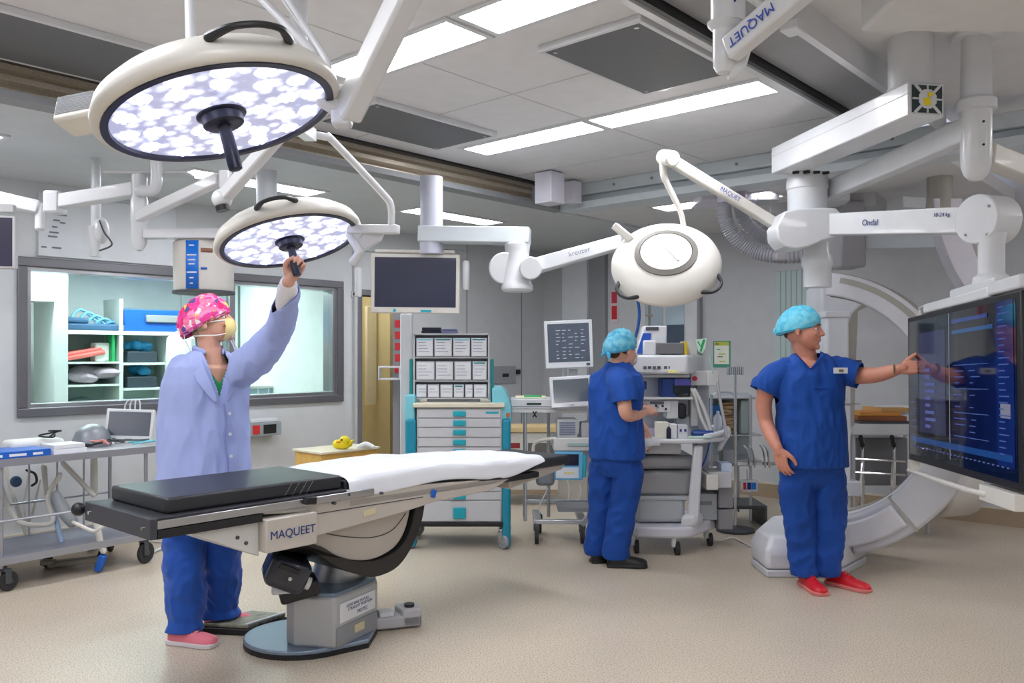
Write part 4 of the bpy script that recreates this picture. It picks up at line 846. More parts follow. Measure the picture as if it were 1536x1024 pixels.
# belly: curved shell with black rim
outer = cat2([(393, 818), (412, 808), (440, 812), (468, 828), (500, 848), (535, 861), (560, 862), (590, 847), (612, 815), (625, 780), (630, 752)])
inner = cat2([(425, 812), (450, 812), (475, 818), (500, 832), (530, 840), (560, 838), (590, 822), (607, 796), (616, 760)])
top_ = [(600, 764), (520, 785), (460, 800), (430, 805)]
mb = T(); mb.prism([TS(x, y, .10) for x, y in outer+[(618, 756)]+inner[::-1]], .06, .46, XZ); mb.build('belly_rim', mat('black brown rim', (38, 36, 36), .5), OT, world=True, bevel=.003)
mb = T(); mb.prism([TS(x, y, .08) for x, y in inner+[(614, 748)]+top_], .08, .44, XZ); mb.build('belly_cover', TAUPE, OT, world=True, bevel=.004)
mb = T(); q = [TS(x, y, .07) for x, y in ((485, 799), (520, 805), (560, 806), (590, 795), (610, 770))]; mb.tube([(s, .078, z) for s, z in q], .0025, n=6, smooth=5); mb.build('cover_groove', DGREY, OT, world=True)
# motor head
mh = P(432, 860, 4.05)
mb = MB(); m = Matrix.Translation(mh) @ Matrix.Rotation(.35, 4, 'Z') @ Matrix.Rotation(.42, 4, 'Y'); mb.at(m); mb.bx(-.11, .09, -.10, .16, -.07, .09); mb.build('motor_housing', mat('dark blue black plastic', (34, 40, 52), .25, coat=.3), OT, world=True, bevel=.04, seg=4)
mb = MB().at(m); mb.bx(-.07, .03, -.115, -.09, .03, .055); mb.build('motor_recess', BLACK, OT, world=True, bevel=.004)
mb = MB().at(m); mb.cyl((.085, -.06, -.0), (.105, -.06, -.0), .03, n=20); mb.cyl((-.0, -.10, .0), (-.0, -.107, .0), .009, n=10); mb.build('motor_knob', LGREY, OT, world=True)
mb = MB(); mb.at(Matrix.Translation(P(440, 884, 4.08)) @ Matrix.Rotation(.35, 4, 'Z') @ Matrix.Rotation(-.2, 4, 'Y')); mb.bx(-.07, .12, -.05, .14, -.05, .03); mb.build('motor_bracket', BLACK, OT, world=True, bevel=.015)
mb = MB(); mb.at(Matrix.Translation(P(425, 883, 4.02)) @ Matrix.Rotation(.35, 4, 'Z')); mb.bx(-.055, .055, -.012, .01, -.025, .025); mb.build('motor_label', mat('pale label plate', (200, 206, 214), .3), OT, world=True, bevel=.012)
# column and base
BC = P(485, 930, 4.40); BC.z = 0
mb = MB(); mb.cyl((BC.x+.05, BC.y+.06, .25), (BC.x+.13, BC.y+.10, .60), .13, .16, n=32); mb.build('column', ALU, OT, world=True)
blk = [P(430, 945, 4.22), P(441, 960, 4.17), P(503, 960, 4.14), P(566, 940, 4.46), P(560, 930, 4.75), P(450, 930, 4.70)]
mb = MB(); mb.prism([(p.x, p.y) for p in blk], .04, .30); mb.build('base_block', mat('silver grey casting', (178, 182, 186), .35, metal=.35), OT, world=True, bevel=.018, seg=3)
mb = MB(); mb.prism([(BC.x+(p.x-BC.x)*.96, BC.y+(p.y-BC.y)*.96) for p in blk], .295, .315); mb.build('base_top', mat('blue grey top', (120, 140, 160), .3, metal=.4), OT, world=True, bevel=.008)
fd = (blk[3]-blk[2]); fd.z = 0; fl = fd.length; fd.normalize(); fn = Vector((fd.y, -fd.x, 0)); fn = fn if fn.y < 0 else -fn
fm = face_m((blk[2]+blk[3])/2*Vector((1, 1, 0))+fn*.001+Vector((0, 0, .17)), fd, (0, 0, 1)) if False else face_m(Vector(((blk[2].x+blk[3].x)/2, (blk[2].y+blk[3].y)/2, .17))+fn*.001, fd, (0, 0, 1))
mb = MB().at(fm); mb.bx(-.145, .15, -.01, .085, .0, .004); mb.build('notice_label', PAPER, OT, world=True)
for j, (sz, tx, dy) in enumerate(((.022, 'SLIDE BASE IN FULL', .062), (.022, 'STRAIGHT POSITION', .042), (.026, 'MOTEC', .012))):
    text('notice_lettering', tx, sz, fm @ Matrix.Translation((.0+.02*j, dy, .0045)), INKB, OT)
mb = MB().at(fm); mb.bx(-.17, .17, -.125, -.03, .0, .006); mb.build('lower_panel', MGREY, OT, world=True, bevel=.003)
mb = MB().at(fm); mb.bx(-.03, .05, -.09, -.05, .006, .008); mb.build('rating_label', mat('tan label', (206, 196, 160), .5), OT, world=True)
# base plate: rounded disc reaching right under the block
pl = [(BC.x-.10+.30*math.cos(a), BC.y-.03+.27*math.sin(a)) for a in [math.pi*.35+math.pi*1.35*i/18 for i in range(19)]]+[(P(555, 0, 4.32).x, 4.28), (P(566, 0, 4.5).x, 4.5), (P(560, 0, 4.9).x, 4.85)]
mb = MB(); mb.prism(pl, 0, .022); mb.build('base_foot', BLACK, OT, world=True)
mb = MB(); mb.prism(pl, .022, .045); mb.build('base_plate', mat('blue grey plate', (132, 148, 168), .3, metal=.5), OT, world=True, bevel=.006)
# side foot at the right with roller
ff = P(595, 930, 4.6); ff.z = 0
mb = MB(); m = Matrix.Translation(ff) @ Matrix.Rotation(.35, 4, 'Z'); mb.at(m); mb.bx(-.14, .13, -.05, .05, .01, .075); mb.prism([(.02, -.05), (.13, -.05), (.13, .05), (.05, .09), (.0, .07)], .01, .11); mb.build('outrigger', mat('lilac grey casting', (186, 186, 192), .4), OT, world=True, bevel=.012)
mb = MB().at(m); mb.cyl((.07, .0, .10), (.07, .0, .125), .028); mb.build('outrigger_cap', BLACK, OT, world=True)
mb = MB().at(m); mb.bx(-.10, -.02, -.035, .04, .072, .10); mb.build('outrigger_wedge', PIL, OT, world=True, bevel=.006)
mb = MB(); a = P(553, 848, 4.35); mb.cyl(a+Vector((-.05, 0, 0)), a+Vector((.02, 0, 0)), .05); mb.build('lift_cylinder', ALU, OT, world=True)
mb = MB(); a = P(564, 849, 4.4); mb.cyl(a, a+Vector((.06, -.01, .02)), .052, .04); mb.build('yellow_cap', mat('mustard plastic', (206, 176, 30), .4), OT, world=True, bevel=.008)
# sheet
SHEET = mat('white sheet cloth', (212, 215, 221), .8, bump=.08, bscale=40)
rows = []
NS, NT = 64, 34
def fr(x): return max(0, min(1, x))
for i in range(NS+1):
    s = .70+(2.36-.70)*i/NS; row = []
    f = i/NS; ztop = .905-.02*fr((s-1.2)/1.0)-.012*fr((s-2)/.4)+(.018*math.sin(fr((s-.9)/.9)*math.pi)); 
    if s < .9: ztop = .905+.02*fr((.9-s)/.05)*0
    near_s = .87 if s < .87 else s
    for j in range(NT+1):
        g = j/NT                            # 0 near hem .. 1 far side
        hem = .085+.01*math.sin(s*7)-.06*fr((s-2.0)/.36)
        tot = hem+.53*(1-.25*fr((s-2.0)/.36)); d = g*(tot+.05)
        if d < hem: t_ = -.012-.01*math.sin(d/hem*math.pi/2)*0; z = ztop-.012-(hem-d)
        else:
            t_ = -.012+(d-hem); z = ztop-.012*math.exp(-(d-hem)/.012)
        if t_ > .525: z -= (t_-.525); t_ = .527
        if s < .86:                         # far strip beside the black pad, tucked behind it
            t_ = .30+.26*g; z = .924+.003*g if t_ < .52 else .924-(t_-.52)
        ne = noise.noise(Vector((s*3, t_*4+z*3, 1)))*.012+noise.noise(Vector((s*9, t_*8, 4+z*6)))*.005
        z += abs(ne)*(1 if d >= hem else .2); 
        if d < hem: t_ -= .006+.012*noise.noise(Vector((s*6, 0, 3)))+.014*(1-d/hem)
        row.append(TM @ Vector((s, t_, z)))
    rows.append(row)
i0 = next(i for i in range(NS+1) if .70+(2.36-.70)*i/NS >= .88)
mb = MB(); mb.sheet(rows[i0:]); single('bed_sheet', 'rumpled white sheet draped over the middle of the operating table', 'sheet', mb, SHEET, solid=.006, sub=1)
# foot pedal
FP = P(366, 945, 4.62); FP.z = 0
t = thing('foot_pedal', 'flat grey foot switch on the floor beside the pink shoe', 'foot switch', FP, .12)
mb = MB(); mb.prism([(-.21, -.10), (.05, -.17), (.23, .03), (.02, .12)], .0, .035); mb.build('base', BLACK, t, bevel=.006)
mb = MB(); mb.prism([(-.20, -.09), (.05, -.16), (.22, .03), (.02, .11)], .035, .055); mb.build('tread', ramp_mat('worn grey tread', 'noise', [(.35, (112, 114, 106)), (.65, (160, 158, 136))], 18, .5, stretch=(1, 4, 1)), t, bevel=.006)
mb = MB(); mb.prism([(.03, -.155), (.05, -.162), (.22, .025), (.20, .035)], .055, .062); mb.build('edge_strip', LGREY, t)
# ================================================================ CASTERS AND TROLLEYS
def caster(root, x, y, r=.05, m=RUBBER, fm_=LGREY, yaw=0.0, stem=.05, w=.028):
    M = Matrix.Translation((x, y, 0)) @ Matrix.Rotation(yaw, 4, 'Z')
    mb = MB().at(M); mb.lathe([(.001, -w/2), (r*.55, -w/2), (r*.58, -w/2-.002), (r*.92, -w/2-.001), (r, -w/4), (r, w/4), (r*.92, w/2+.001), (r*.58, w/2+.002), (r*.55, w/2), (.001, w/2)], o=(.025, 0, r), axis=(0, 1, 0), n=28); c = mb.build('caster', m, root)
    mb = MB().at(M); mb.bx(-.01, .03, -w/2-.012, -w/2-.004, r*.8, 2*r+.012); mb.bx(-.01, .03, w/2+.004, w/2+.012, r*.8, 2*r+.012); mb.bx(-.02, .03, -w/2-.012, w/2+.012, 2*r+.005, 2*r+.02); mb.cyl((0, 0, 2*r+.015), (0, 0, 2*r+.015+stem), .014, n=12); mb.build('caster_fork', fm_, c, bevel=.003)
    mb = MB().at(M); mb.cyl((.025, -w/2-.006, r), (.025, w/2+.006, r), r*.3, n=16); mb.build('hub', fm_, c)
    return c
# --- left steel trolley
g0, g1 = P(2, 692, 5.25), P(238, 668, 6.05); g0.z = g1.z = 0
LT_L = (g1-g0).length+.35; LTA = math.atan2(g1.y-g0.y, g1.x-g0.x); LTM_ = Matrix.Translation(g0-(g1-g0).normalized()*.35) @ Matrix.Rotation(LTA, 4, 'Z')
LT = thing('steel_trolley', 'long two tier steel trolley under the window loaded with equipment', 'trolley', LTM_.translation, LTA)
TW = .60; SM_ = mat('satin steel sheet', (170, 172, 180), .35, metal=.6)
zt = .835
MB().bx(0, LT_L, 0, TW, zt-.012, zt).build('tabletop', mat('pale steel top', (206, 208, 212), .35, metal=.3), LT, bevel=.002)
mb = MB(); mb.bx(0, LT_L, -.006, .0, zt-.045, zt+.002); mb.bx(0, LT_L, TW, TW+.006, zt-.045, zt+.002); mb.bx(LT_L-.006, LT_L, 0, TW, zt-.045, zt); mb.build('top_rim', SM_, LT)
zs = .22
MB().bx(0, LT_L, 0.0, TW, zs-.008, zs).build('lower_shelf', mat('blue grey shelf', (146, 148, 162), .4, metal=.5), LT)
mb = MB(); mb.bx(0, LT_L, -.008, 0, zs-.045, zs); mb.bx(0, LT_L, TW, TW+.008, zs-.045, zs); mb.build('shelf_rim', SM_, LT)
mb = MB(); mb.tube([(0, .0, .45), (LT_L, 0, .45)], .008, n=8); mb.build('guard_rail', SM_, LT)
mb = MB(); mb.tube([(0, TW, .45), (LT_L, TW, .45)], .008, n=8); mb.build('guard_rail', SM_, LT)
for x in (.36, LT_L-.08):
    for y in (.03, TW-.03):
        mb = MB(); mb.cyl((x, y, .15), (x, y, zt-.01), .013, n=12); mb.build('post', SM_, LT)
for k in range(4):
    x = .36+(LT_L-.44)*(k+1)/5; mb = MB(); mb.cyl((x, TW-.02, zs), (x, TW-.02, zt-.01), .007, n=8); mb.build('rear_rod', SM_, LT)
caster(LT, .38, .03, .062, RUBBER, DGREY, .25, .02); caster(LT, LT_L-.1, .03, .075, RUBBER, DGREY, .35, .0); caster(LT, .38, TW-.03, .062, RUBBER, DGREY, 1.2, .02); caster(LT, LT_L-.08, TW-.03, .062, RUBBER, DGREY, .9, .02)
def LP(px, w, z=None):
    """trolley local point under pixel column px at depth w across the top"""
    k = (px-768)/F; o = LTM_ @ Vector((0, w, 0)); d = Vector((math.cos(LTA), math.sin(LTA))); s = (k*o.y-o.x)/(d.x-k*d.y); return LTM_ @ Vector((s, w, zt if z is None else z))
def LMx(p, yaw=0): return Matrix.Translation(p) @ Matrix.Rotation(LTA+yaw, 4, 'Z')
mb = MB().at(LMx(LP(25, .12), 0)); mb.bx(-.26, .17, -.1, .2, 0, .045); t_ = single('document_box', 'flat blue printed box at the left end of the steel trolley', 'box', mb, BLUE, bevel=.004)
ROOTM[t_.name] = Matrix.Translation(t_.location); mb = MB().at(LMx(LP(25, .12), 0)); 
for x, l in ((-.2, .08), (-.08, .1), (.06, .06)): mb.bx(x, x+l, -.102, -.1, .012, .028)
mb.build('box_print', PAPER, t_, world=True)
mb = MB().at(LMx(LP(95, .12), .05)); mb.bx(-.10, .12, -.08, .12, 0, .03); mb.bx(-.095, .11, -.075, .12, .032, .06); single('paper_stack', 'stack of white papers beside the blue box on the steel trolley', 'papers', mb, PAPER, bevel=.003)
mb = MB().at(LMx(LP(50, .35))); mb.bx(-.17, .17, -.1, .1, 0, .085); single('folded_towel', 'pale folded bundle behind the blue box on the trolley', 'towel', mb, mat('pale cloth', (222, 224, 222), .8), bevel=.03, seg=4)
mb = MB(); c = LP(138, .36); mb.lathe([(.145, 0), (.15, .01), (.145, .05), (.12, .105), (.08, .14), (.03, .158), (.001, .16)], o=c, n=36, sx=.85); single('grey_dome', 'matt grey dome shaped cover on the steel trolley', 'dome', mb, mat('matt silver dome', (140, 144, 152), .45, metal=.4))
MT_ = LP(194, .34); t, M = monitor('small_monitor', 'small tilted white framed monitor on the steel trolley by the coat', 'monitor', MT_+Vector((0, 0, .135)), .335, .24, .22, -.22, .05, frame_m=WHITE, scr=mat('slate display', (66, 74, 88), .2), bz=.022, bot=.04)
mb = MB().at(Matrix.Translation(MT_)); mb.bx(-.10, .13, -.03, .12, .0, .018); mb.bx(-.03, .05, .05, .09, .0, .10); mb.build('stand', WHITE, t, world=True, bevel=.006)
mb = MB().at(M); mb.bx(-.02, .03, -.004, 0, -.11, -.102); mb.build('badge', DGREY, t, world=True)
mb = MB(); c = LP(200, .48)
for a in (-.05, -.02, .01, .04): mb.tube([c+Vector((a, 0, .02)), c+Vector((a*1.3, 0, .25)), c+Vector((a*.8+.01, 0, .31)), c+Vector((.01, .02, .30))], .006, n=8, smooth=5)
single('wire_rack', 'white looped wire rack behind the small trolley monitor', 'wire rack', mb, WHITE)
random.seed(21)
cols_ = [BLACK, mat('pink tubing', (228, 150, 140), .5), CYAN, LGREY, DGREY]
for j, (px, w, l, lab) in enumerate(((122, .14, .13, 'tangled black cable in front of the grey dome'), (160, .2, .15, 'pink tubing lying right of the grey dome'), (188, .16, .16, 'dark cable curled below the small monitor'), (212, .12, .12, 'blue tipped lead near the lilac coat'), (60, .3, .14, 'black lead curling over the pale bundle'))):
    c = LP(px, w)+Vector((0, 0, .012+.085*(j == 4))); mb = MB(); pts = [c+Vector((random.uniform(-l, l), random.uniform(-.05, .05), random.uniform(0, .045))) for k in range(7)]; mb.tube(pts, .006 if j else .008, n=8, smooth=5); single('cable', lab, 'cable', mb, [BLACK, cols_[1], DGREY, CYAN, BLACK][j])
# tubing frame and legs standing behind/under the trolley
FT = thing('patient_lift', 'cream tubular lift frame with blue parts behind the trolley', 'lift frame', P(60, 800, 6.0)*Vector((1, 1, 0)))
TUBEM = mat('cream painted tube', (212, 210, 202), .45)
for j, (pts, r) in enumerate((([(0, 722, 5.75), (12, 760, 5.7), (30, 783, 5.7), (62, 787, 5.7), (80, 780, 5.7), (72, 745, 5.75), (90, 712, 5.8)], .016), ([(8, 700, 6.0), (20, 745, 6.0), (42, 808, 6.0)], .015), ([(66, 700, 6.0), (70, 740, 6.0), (88, 716, 6.0)], .02), ([(95, 695, 6.0), (140, 742, 6.0)], .018), ([(45, 703, 6.1), (36, 760, 6.1), (45, 780, 6.1), (60, 720, 6.1)], .008), ([(110, 783, 5.6), (140, 796, 5.6), (152, 790, 5.6), (175, 780, 5.7)], .012), ([(141, 690, 6.2), (141, 740, 6.2)], .025), ([(143, 775, 5.75), (150, 812, 5.75), (155, 826, 5.75)], .022))):
    mb = MB(); mb.tube([P(*p) for p in pts], r, n=10, smooth=5 if len(pts) > 3 else 0); mb.build('frame_tube', TUBEM, FT, world=True)
mb = MB(); mb.tube([P(76, 745, 5.8), P(84, 778, 5.75), P(92, 812, 5.7)], .016, n=10); mb.build('gas_strut', mat('pale blue steel', (150, 176, 206), .4), FT, world=True)
mb = MB(); mb.tube([P(84, 742, 5.72), P(95, 765, 5.7), P(108, 782, 5.7)], [.03, .045, .04], n=14); mb.build('grip_pad', mat('grey padded grip', (150, 156, 160), .5), FT, world=True)
mb = MB(); mb.ball(P(24, 722, 5.9), (.04, .03, .04)); mb.build('blue_knob', mat('steel blue plastic', (60, 96, 134), .4), FT, world=True)
mb = MB(); mb.tube([P(40, 705, 5.95), P(52, 710, 5.95), P(55, 722, 5.95), P(48, 728, 5.95)], .009, n=8, smooth=4); mb.build('black_hook', BLACK, FT, world=True)
mb = MB(); mb.beam(P(155, 832, 5.75), P(147, 856, 5.75), .05, .045); mb.build('blue_pedal', BLUE, FT, world=True, bevel=.008)
mb = MB(); mb.beam(P(75, 846, 5.9), P(150, 838, 5.9), .09, .04); mb.box(P(72, 843, 5.85), (.09, .06, .04)); mb.build('base_leg', mat('drab base', (168, 164, 150), .5), FT, world=True, bevel=.01)
for px, Y in ((72, 5.9), (150, 5.95)): a = P(px, 0, Y); mb = MB(); mb.cyl((a.x-.015, a.y, .04), (a.x+.015, a.y, .04), .04, n=20); mb.cyl((a.x, a.y, .04), (a.x, a.y, .1), .012, n=10); mb.build('caster', RUBBER, FT, world=True)
mb = MB(); mb.tube([P(230, 828, 6.3), P(250, 815, 6.6), P(200, 812, 6.7), P(160, 822, 6.5), P(130, 835, 6.3)], .012, n=8, smooth=6); 
for v in mb.v: v.z = max(v.z, .012)
o = single('floor_cable', 'white cable running along the floor behind the trolley', 'cable', mb, WHITE)
# --- wall fittings on the window wall
mb = MB().at(RM(0, 0)); a, b_ = u_at(371, WL-.1), u_at(419, WL-.1); z0, z1 = zat(395, 652, WL-.05), zat(395, 634, WL-.05)
t = thing('glove_dispenser', 'grey wall dispenser below the window, right of the lilac coat', 'dispenser', R((a+b_)/2, WL, z0), ANG)
mb.bx(a, b_, WL-.14, WL-.001, z0, z1+.01); mb.build('holder', mat('blue grey plastic', (150, 160, 166), .5), t, world=True, bevel=.006)
MB().at(RM(0, 0)).bx(a+.02, b_-.03, WL-.13, WL-.01, z1+.01, z1+.045).build('tray_top', PIL, t, world=True, bevel=.008)
MB().at(RM(0, 0)).bx(a+.03, a+.1, WL-.145, WL-.139, z0+.02, z1-.01).build('red_label', RED, t, world=True)
MB().at(RM(0, 0)).bx(a+.14, b_-.06, WL-.145, WL-.139, z0+.02, z1-.01).build('slot', BLACK, t, world=True)
def wallplate(name, label, cat, x0, x1, y0, y1, m, d=.03, bev=.004):
    mb = MB().at(RM(0, 0)); z0, z1 = zat((x0+x1)/2, y1, WL-d), zat((x0+x1)/2, y0, WL-d); mb.bx(u_at(x0, WL-d), u_at(x1, WL-d), WL-d, WL-.001, z0, z1); o = single(name, label, cat, mb, m, bevel=bev); ROOTM[o.name] = Matrix.Translation(o.location); return o
o = wallplate('wall_switch', 'small grey switch plate left of the doorway', 'switch', 528, 537, 437, 446, LGREY, .02); MB().at(RM(0, 0)).cyl((u_at(532.5, WL-.03), WL-.02, zat(532, 441, WL)), (u_at(532.5, WL-.03), WL-.03, zat(532, 441, WL)), .018, n=16).build('push_button', BLACK, o, world=True)
o = wallplate('electrical_box', 'grey electrical control panel on the wall between cart and monitors', 'control panel', 740, 774, 549, 575, mat('blue grey panel', (160, 164, 172), .45), .02)
mb = MB().at(RM(0, 0)); mb.bx(u_at(752, WL), u_at(761, WL), WL-.026, WL-.02, zat(756, 565, WL), zat(756, 560, WL)); mb.build('panel_display', BLACK, o, world=True)
o = wallplate('wall_button', 'small black knob right of the control panel', 'knob', 776, 781, 554, 561, BLACK, .04)
mb = MB().at(RM(0, 0)); mb.bx(u_at(529, WL), u_at(533, WL), WL-.04, WL-.001, .3, 2.78); o = mb.build('trim_22', LGREY, bevel=.004); o['kind'] = 'structure'
# yellow rubber duck on a wooden cabinet beside the door
CW = thing('wooden_cabinet', 'low honey wood cabinet against the window wall', 'cabinet', P(505, 0, 7.55)*Vector((1, 1, 0)), ANG)
zc_ = EYE-(672-HY)/F*7.5
MB().bx(-.30, .30, -.2, .2, .06, zc_-.02).build('body', WOODY, CW, bevel=.003); MB().bx(-.32, .32, -.22, .22, zc_-.02, zc_).build('top', mat('cream worktop', (226, 218, 196), .5), CW, bevel=.004)
MB().bx(-.27, .27, -.17, .17, 0, .06).build('plinth', DGREY, CW); 
for x in (-.15, .15): d_ = MB().bx(x-.14, x+.14, -.212, -.2, .1, zc_-.05).build('door', WOODY, CW, bevel=.003); MB().tube([(x*.3, -.225, .4), (x*.3, -.225, .5)], .006, n=8).build('handle', STEEL, d_)
dp = P(514, 672, 7.42); dp.z = zc_
t = thing('rubber_duck', 'yellow rubber duck on the honey wood cabinet', 'toy duck', dp)
mb = MB(); mb.ball((0, 0, .045), (.075, .05, .045)); mb.ball((-.045, 0, .045), (.045, .045, .04)); mb.ball((.02, -.01, .075), (.05, .042, .045)); mb.tube([(.06, 0, .05), (.09, 0, .08)], [.03, .008], n=10); mb.build('body', YELLOW, t)
mb = MB(); mb.ball((.0, -.052, .088), (.009, .006, .009)); mb.build('eye', BLACK, t); mb = MB(); mb.ball((-.03, -.04, .07), (.022, .016, .008)); mb.build('beak', mat('orange rubber', (236, 140, 30), .5), t)
mb = MB(); c = P(548, 672, 7.5); c.z = zc_+.012; mb.tube([c+Vector((-.06, 0, 0)), c+Vector((0, .02, .02)), c+Vector((.07, 0, .0))], [.02, .026, .018], n=12, smooth=4); single('cloth_roll', 'white cloth roll right of the rubber duck', 'cloth', mb, PAPER)
# --- teal drawer cart
CT = thing('supply_cart', 'teal and grey drawer cart with a rack of labelled bins on top', 'supply cart', P(689, 0, 6.45)*Vector((1, 1, 0)), .0)
KY = 6.45
def cz(y): return EYE-(y-HY)/F*KY
def cx(x): return (x-689)/F*KY
MB().bx(cx(625), cx(753), .0, .52, cz(783), cz(612)).build('body', LGREY, CT, bevel=.004)
MB().bx(cx(622), cx(755), -.02, .55, cz(789), cz(783)).build('base_tray', BLACK, CT, bevel=.004)
MB().bx(cx(620), cx(757), -.03, .55, cz(611), cz(604)).build('worktop', mat('cream cart top', (222, 216, 196), .5), CT, bevel=.008)
ds = [613, 627, 641, 656, 670, 684, 698, 712, 724, 737, 750, 782]
FRM = mat('cool grey drawer front', (200, 202, 206), .4)
for a, b_ in zip(ds, ds[1:]):
    big = b_-a > 20
    d_ = MB().bx(cx(627), cx(751), -.012, .0, cz(b_-.9), cz(a+.9)).build('drawer', FRM, CT, bevel=.003)
    hy = a+7 if not big else a+14
    MB().bx(cx(680), cx(699), -.03, -.012, cz(hy+(4 if not big else 13)), cz(hy-4)).build('handle', TEAL, d_, bevel=.006)
MB().bx(cx(729), cx(748), -.016, -.012, cz(620), cz(617)).build('cart_badge', TEAL, CT)
for x0, x1 in ((608, 624), (753, 766)):
    mb = MB(); mb.prism([(cx(x0), -.02), (cx(x1), -.02), (cx(x1), .10), (cx(x0), .10)], cz(820), cz(628)); mb.build('corner_post', mat('teal blue post', (20, 140, 168), .4), CT, bevel=.02, seg=3)
    mb = MB(); mb.bx(cx(x0), cx(x1), .36, .52, cz(800), cz(620)); mb.build('rear_post', DTEAL, CT, bevel=.02)
mb = MB(); mb.prism([(cx(738), cz(612)), (cx(754), cz(632)), (cx(768), cz(632)), (cx(766), cz(608)), (cx(760), cz(590)), (cx(752), cz(582)), (cx(738), cz(582))], .02, .5, Matrix(((1, 0, 0, 0), (0, 0, 1, 0), (0, 1, 0, 0), (0, 0, 0, 1)))); mb.build('side_bumper', CYAN, CT, bevel=.012)
mb = MB(); mb.bx(cx(607), cx(622), .0, .40, cz(632), cz(592)); mb.build('side_bumper', CYAN, CT, bevel=.015)
mb = MB(); mb.cyl((cx(762), -.02, cz(622)), (cx(762), .05, cz(622)), .016); mb.build('brake_peg', mat('orange brown cap', (190, 100, 60), .5), CT)
for x in (cx(612), cx(752)): caster(CT, x, .02, .055, mat('pale grey tyre', (150, 154, 162), .5), CHROME, -.9 if x > 0 else .8, .03); caster(CT, x, .48, .055, mat('pale grey tyre', (150, 154, 162), .5), CHROME, .5, .03)
# bin rack
RK = thing('bin_rack', 'three tier rack of clear label bins standing on the teal cart', 'bin rack', P(678, 0, 6.6)*Vector((1, 1, 0))+Vector((0, 0, cz(604))))
RY = 6.55
def rz_(y): return EYE-(y-HY)/F*RY
def rx_(x): return (x-768)/F*RY
mb = MB(); mb.bx(rx_(622), rx_(733), RY+.08, RY+.10, rz_(598), rz_(500)); mb.build('back_panel', mat('grey rack panel', (150, 156, 160), .5), RK, world=True)
for y in (501, 536, 571, 597): mb = MB(); mb.bx(rx_(621), rx_(734), RY-.01, RY+.10, rz_(y+1.3), rz_(y-.8)); mb.build('tier_rail', LGREY, RK, world=True, bevel=.002)
for x in (621, 733): mb = MB(); mb.bx(rx_(x-1.0), rx_(x+1.5), RY-.01, RY+.10, rz_(600), rz_(500)); mb.build('side_frame', LGREY, RK, world=True)
for x in (616, 738): mb = MB(); mb.bx(rx_(x-2.5), rx_(x+2.5), RY+.02, RY+.08, rz_(604), rz_(538)); mb.build('teal_bracket', DTEAL, RK, world=True, bevel=.006)
mb = MB(); mb.bx(rx_(640), rx_(720), RY+.02, RY+.08, rz_(604.5), rz_(597)); mb.build('foot', MGREY, RK, world=True)
BINM = mat('frosted bin front', (210, 214, 222), .35)
random.seed(31)
for row, (y0, y1, xs) in enumerate(((504, 534.5, [624, 651, 679, 706, 731]), (539, 569.5, [624, 653, 681, 708, 731]), (573.5, 595.5, [624, 641, 660, 680, 697, 710, 731]))):
    for j, (a, b_) in enumerate(zip(xs, xs[1:])):
        mb = MB(); mb.bx(rx_(a+1), rx_(b_-1), RY-.02, RY+.07, rz_(y1), rz_(y0+3)); bn = mb.build('bin', BINM, RK, world=True, bevel=.003)
        mb = MB(); mb.bx(rx_(a+2.5), rx_(b_-2.5), RY-.0225, RY-.0205, rz_(y1-1.5), rz_(y0+5)); mb.build('paper_label', PAPER, bn, world=True)
        mb = MB()
        for k in range(4 if row < 2 else 2):
            yy = y0+9+k*4.6; mb.bx(rx_(a+4), rx_(a+4)+(rx_(b_)-rx_(a))*random.uniform(.4, .7), RY-.024, RY-.0228, rz_(yy+.9), rz_(yy))
        mb.build('label_print', mat('blue grey print', (150, 158, 182), .7), bn, world=True)
        if row == 0 or j == 3: mb = MB(); mb.bx(rx_(a+3), rx_(b_-3), RY-.0245, RY-.0225, rz_(y0+6.4), rz_(y0+4.4)); mb.build('teal_stripe', DTEAL if j % 2 else CYAN, bn, world=True)
for j, (a, b_, m, lab) in enumerate(((632, 662, NAVY, 'dark folder lying on top of the bin rack'), (662, 686, mat('violet grey folder', (120, 124, 168), .6), 'violet grey booklets on top of the bin rack'))):
    mb = MB(); mb.bx(rx_(a), rx_(b_), RY-.0, RY+.1, rz_(499.3), rz_(496)); mb.bx(rx_(a+1), rx_(b_-1), RY-.0, RY+.09, rz_(495.7), rz_(493 if j else 491)); single('document_folder', lab, 'folder', mb, m, bevel=.002)
# --- white post, red notice and tray by the doorway
pbox('white_post', 'white rectangular post standing between doorway and teal cart', 'post', 600, 618, 470, 822, 6.75, .10, WHITE, 0, .01)
for k in range(2): pass
mb = MB(); a = P(597, 0, 7.4); Y7 = 7.4
mb.bx(rx_(0), rx_(0)+.001, 0, .001, 0, .001); mb = MB(); mb.bx(P(592, 0, Y7).x, P(602, 0, Y7).x, Y7, Y7+.01, vz(560, Y7), vz(478, Y7)); mb.bx(P(589, 0, Y7).x, P(603, 0, Y7).x, Y7+.01, Y7+.03, 0, vz(470, Y7)); 
t = single('notice_stand', 'narrow red and white notice on a grey upright by the doorway', 'notice', mb, MGREY); ROOTM[t.name] = Matrix.Translation(t.location)
for k, y in enumerate((480, 497, 514, 531, 548)): MB().bx(P(592.5, 0, Y7).x, P(600, 0, Y7).x, Y7-.004, Y7, vz(y+11, Y7), vz(y, Y7)).build('red_panel', RED, t, world=True)
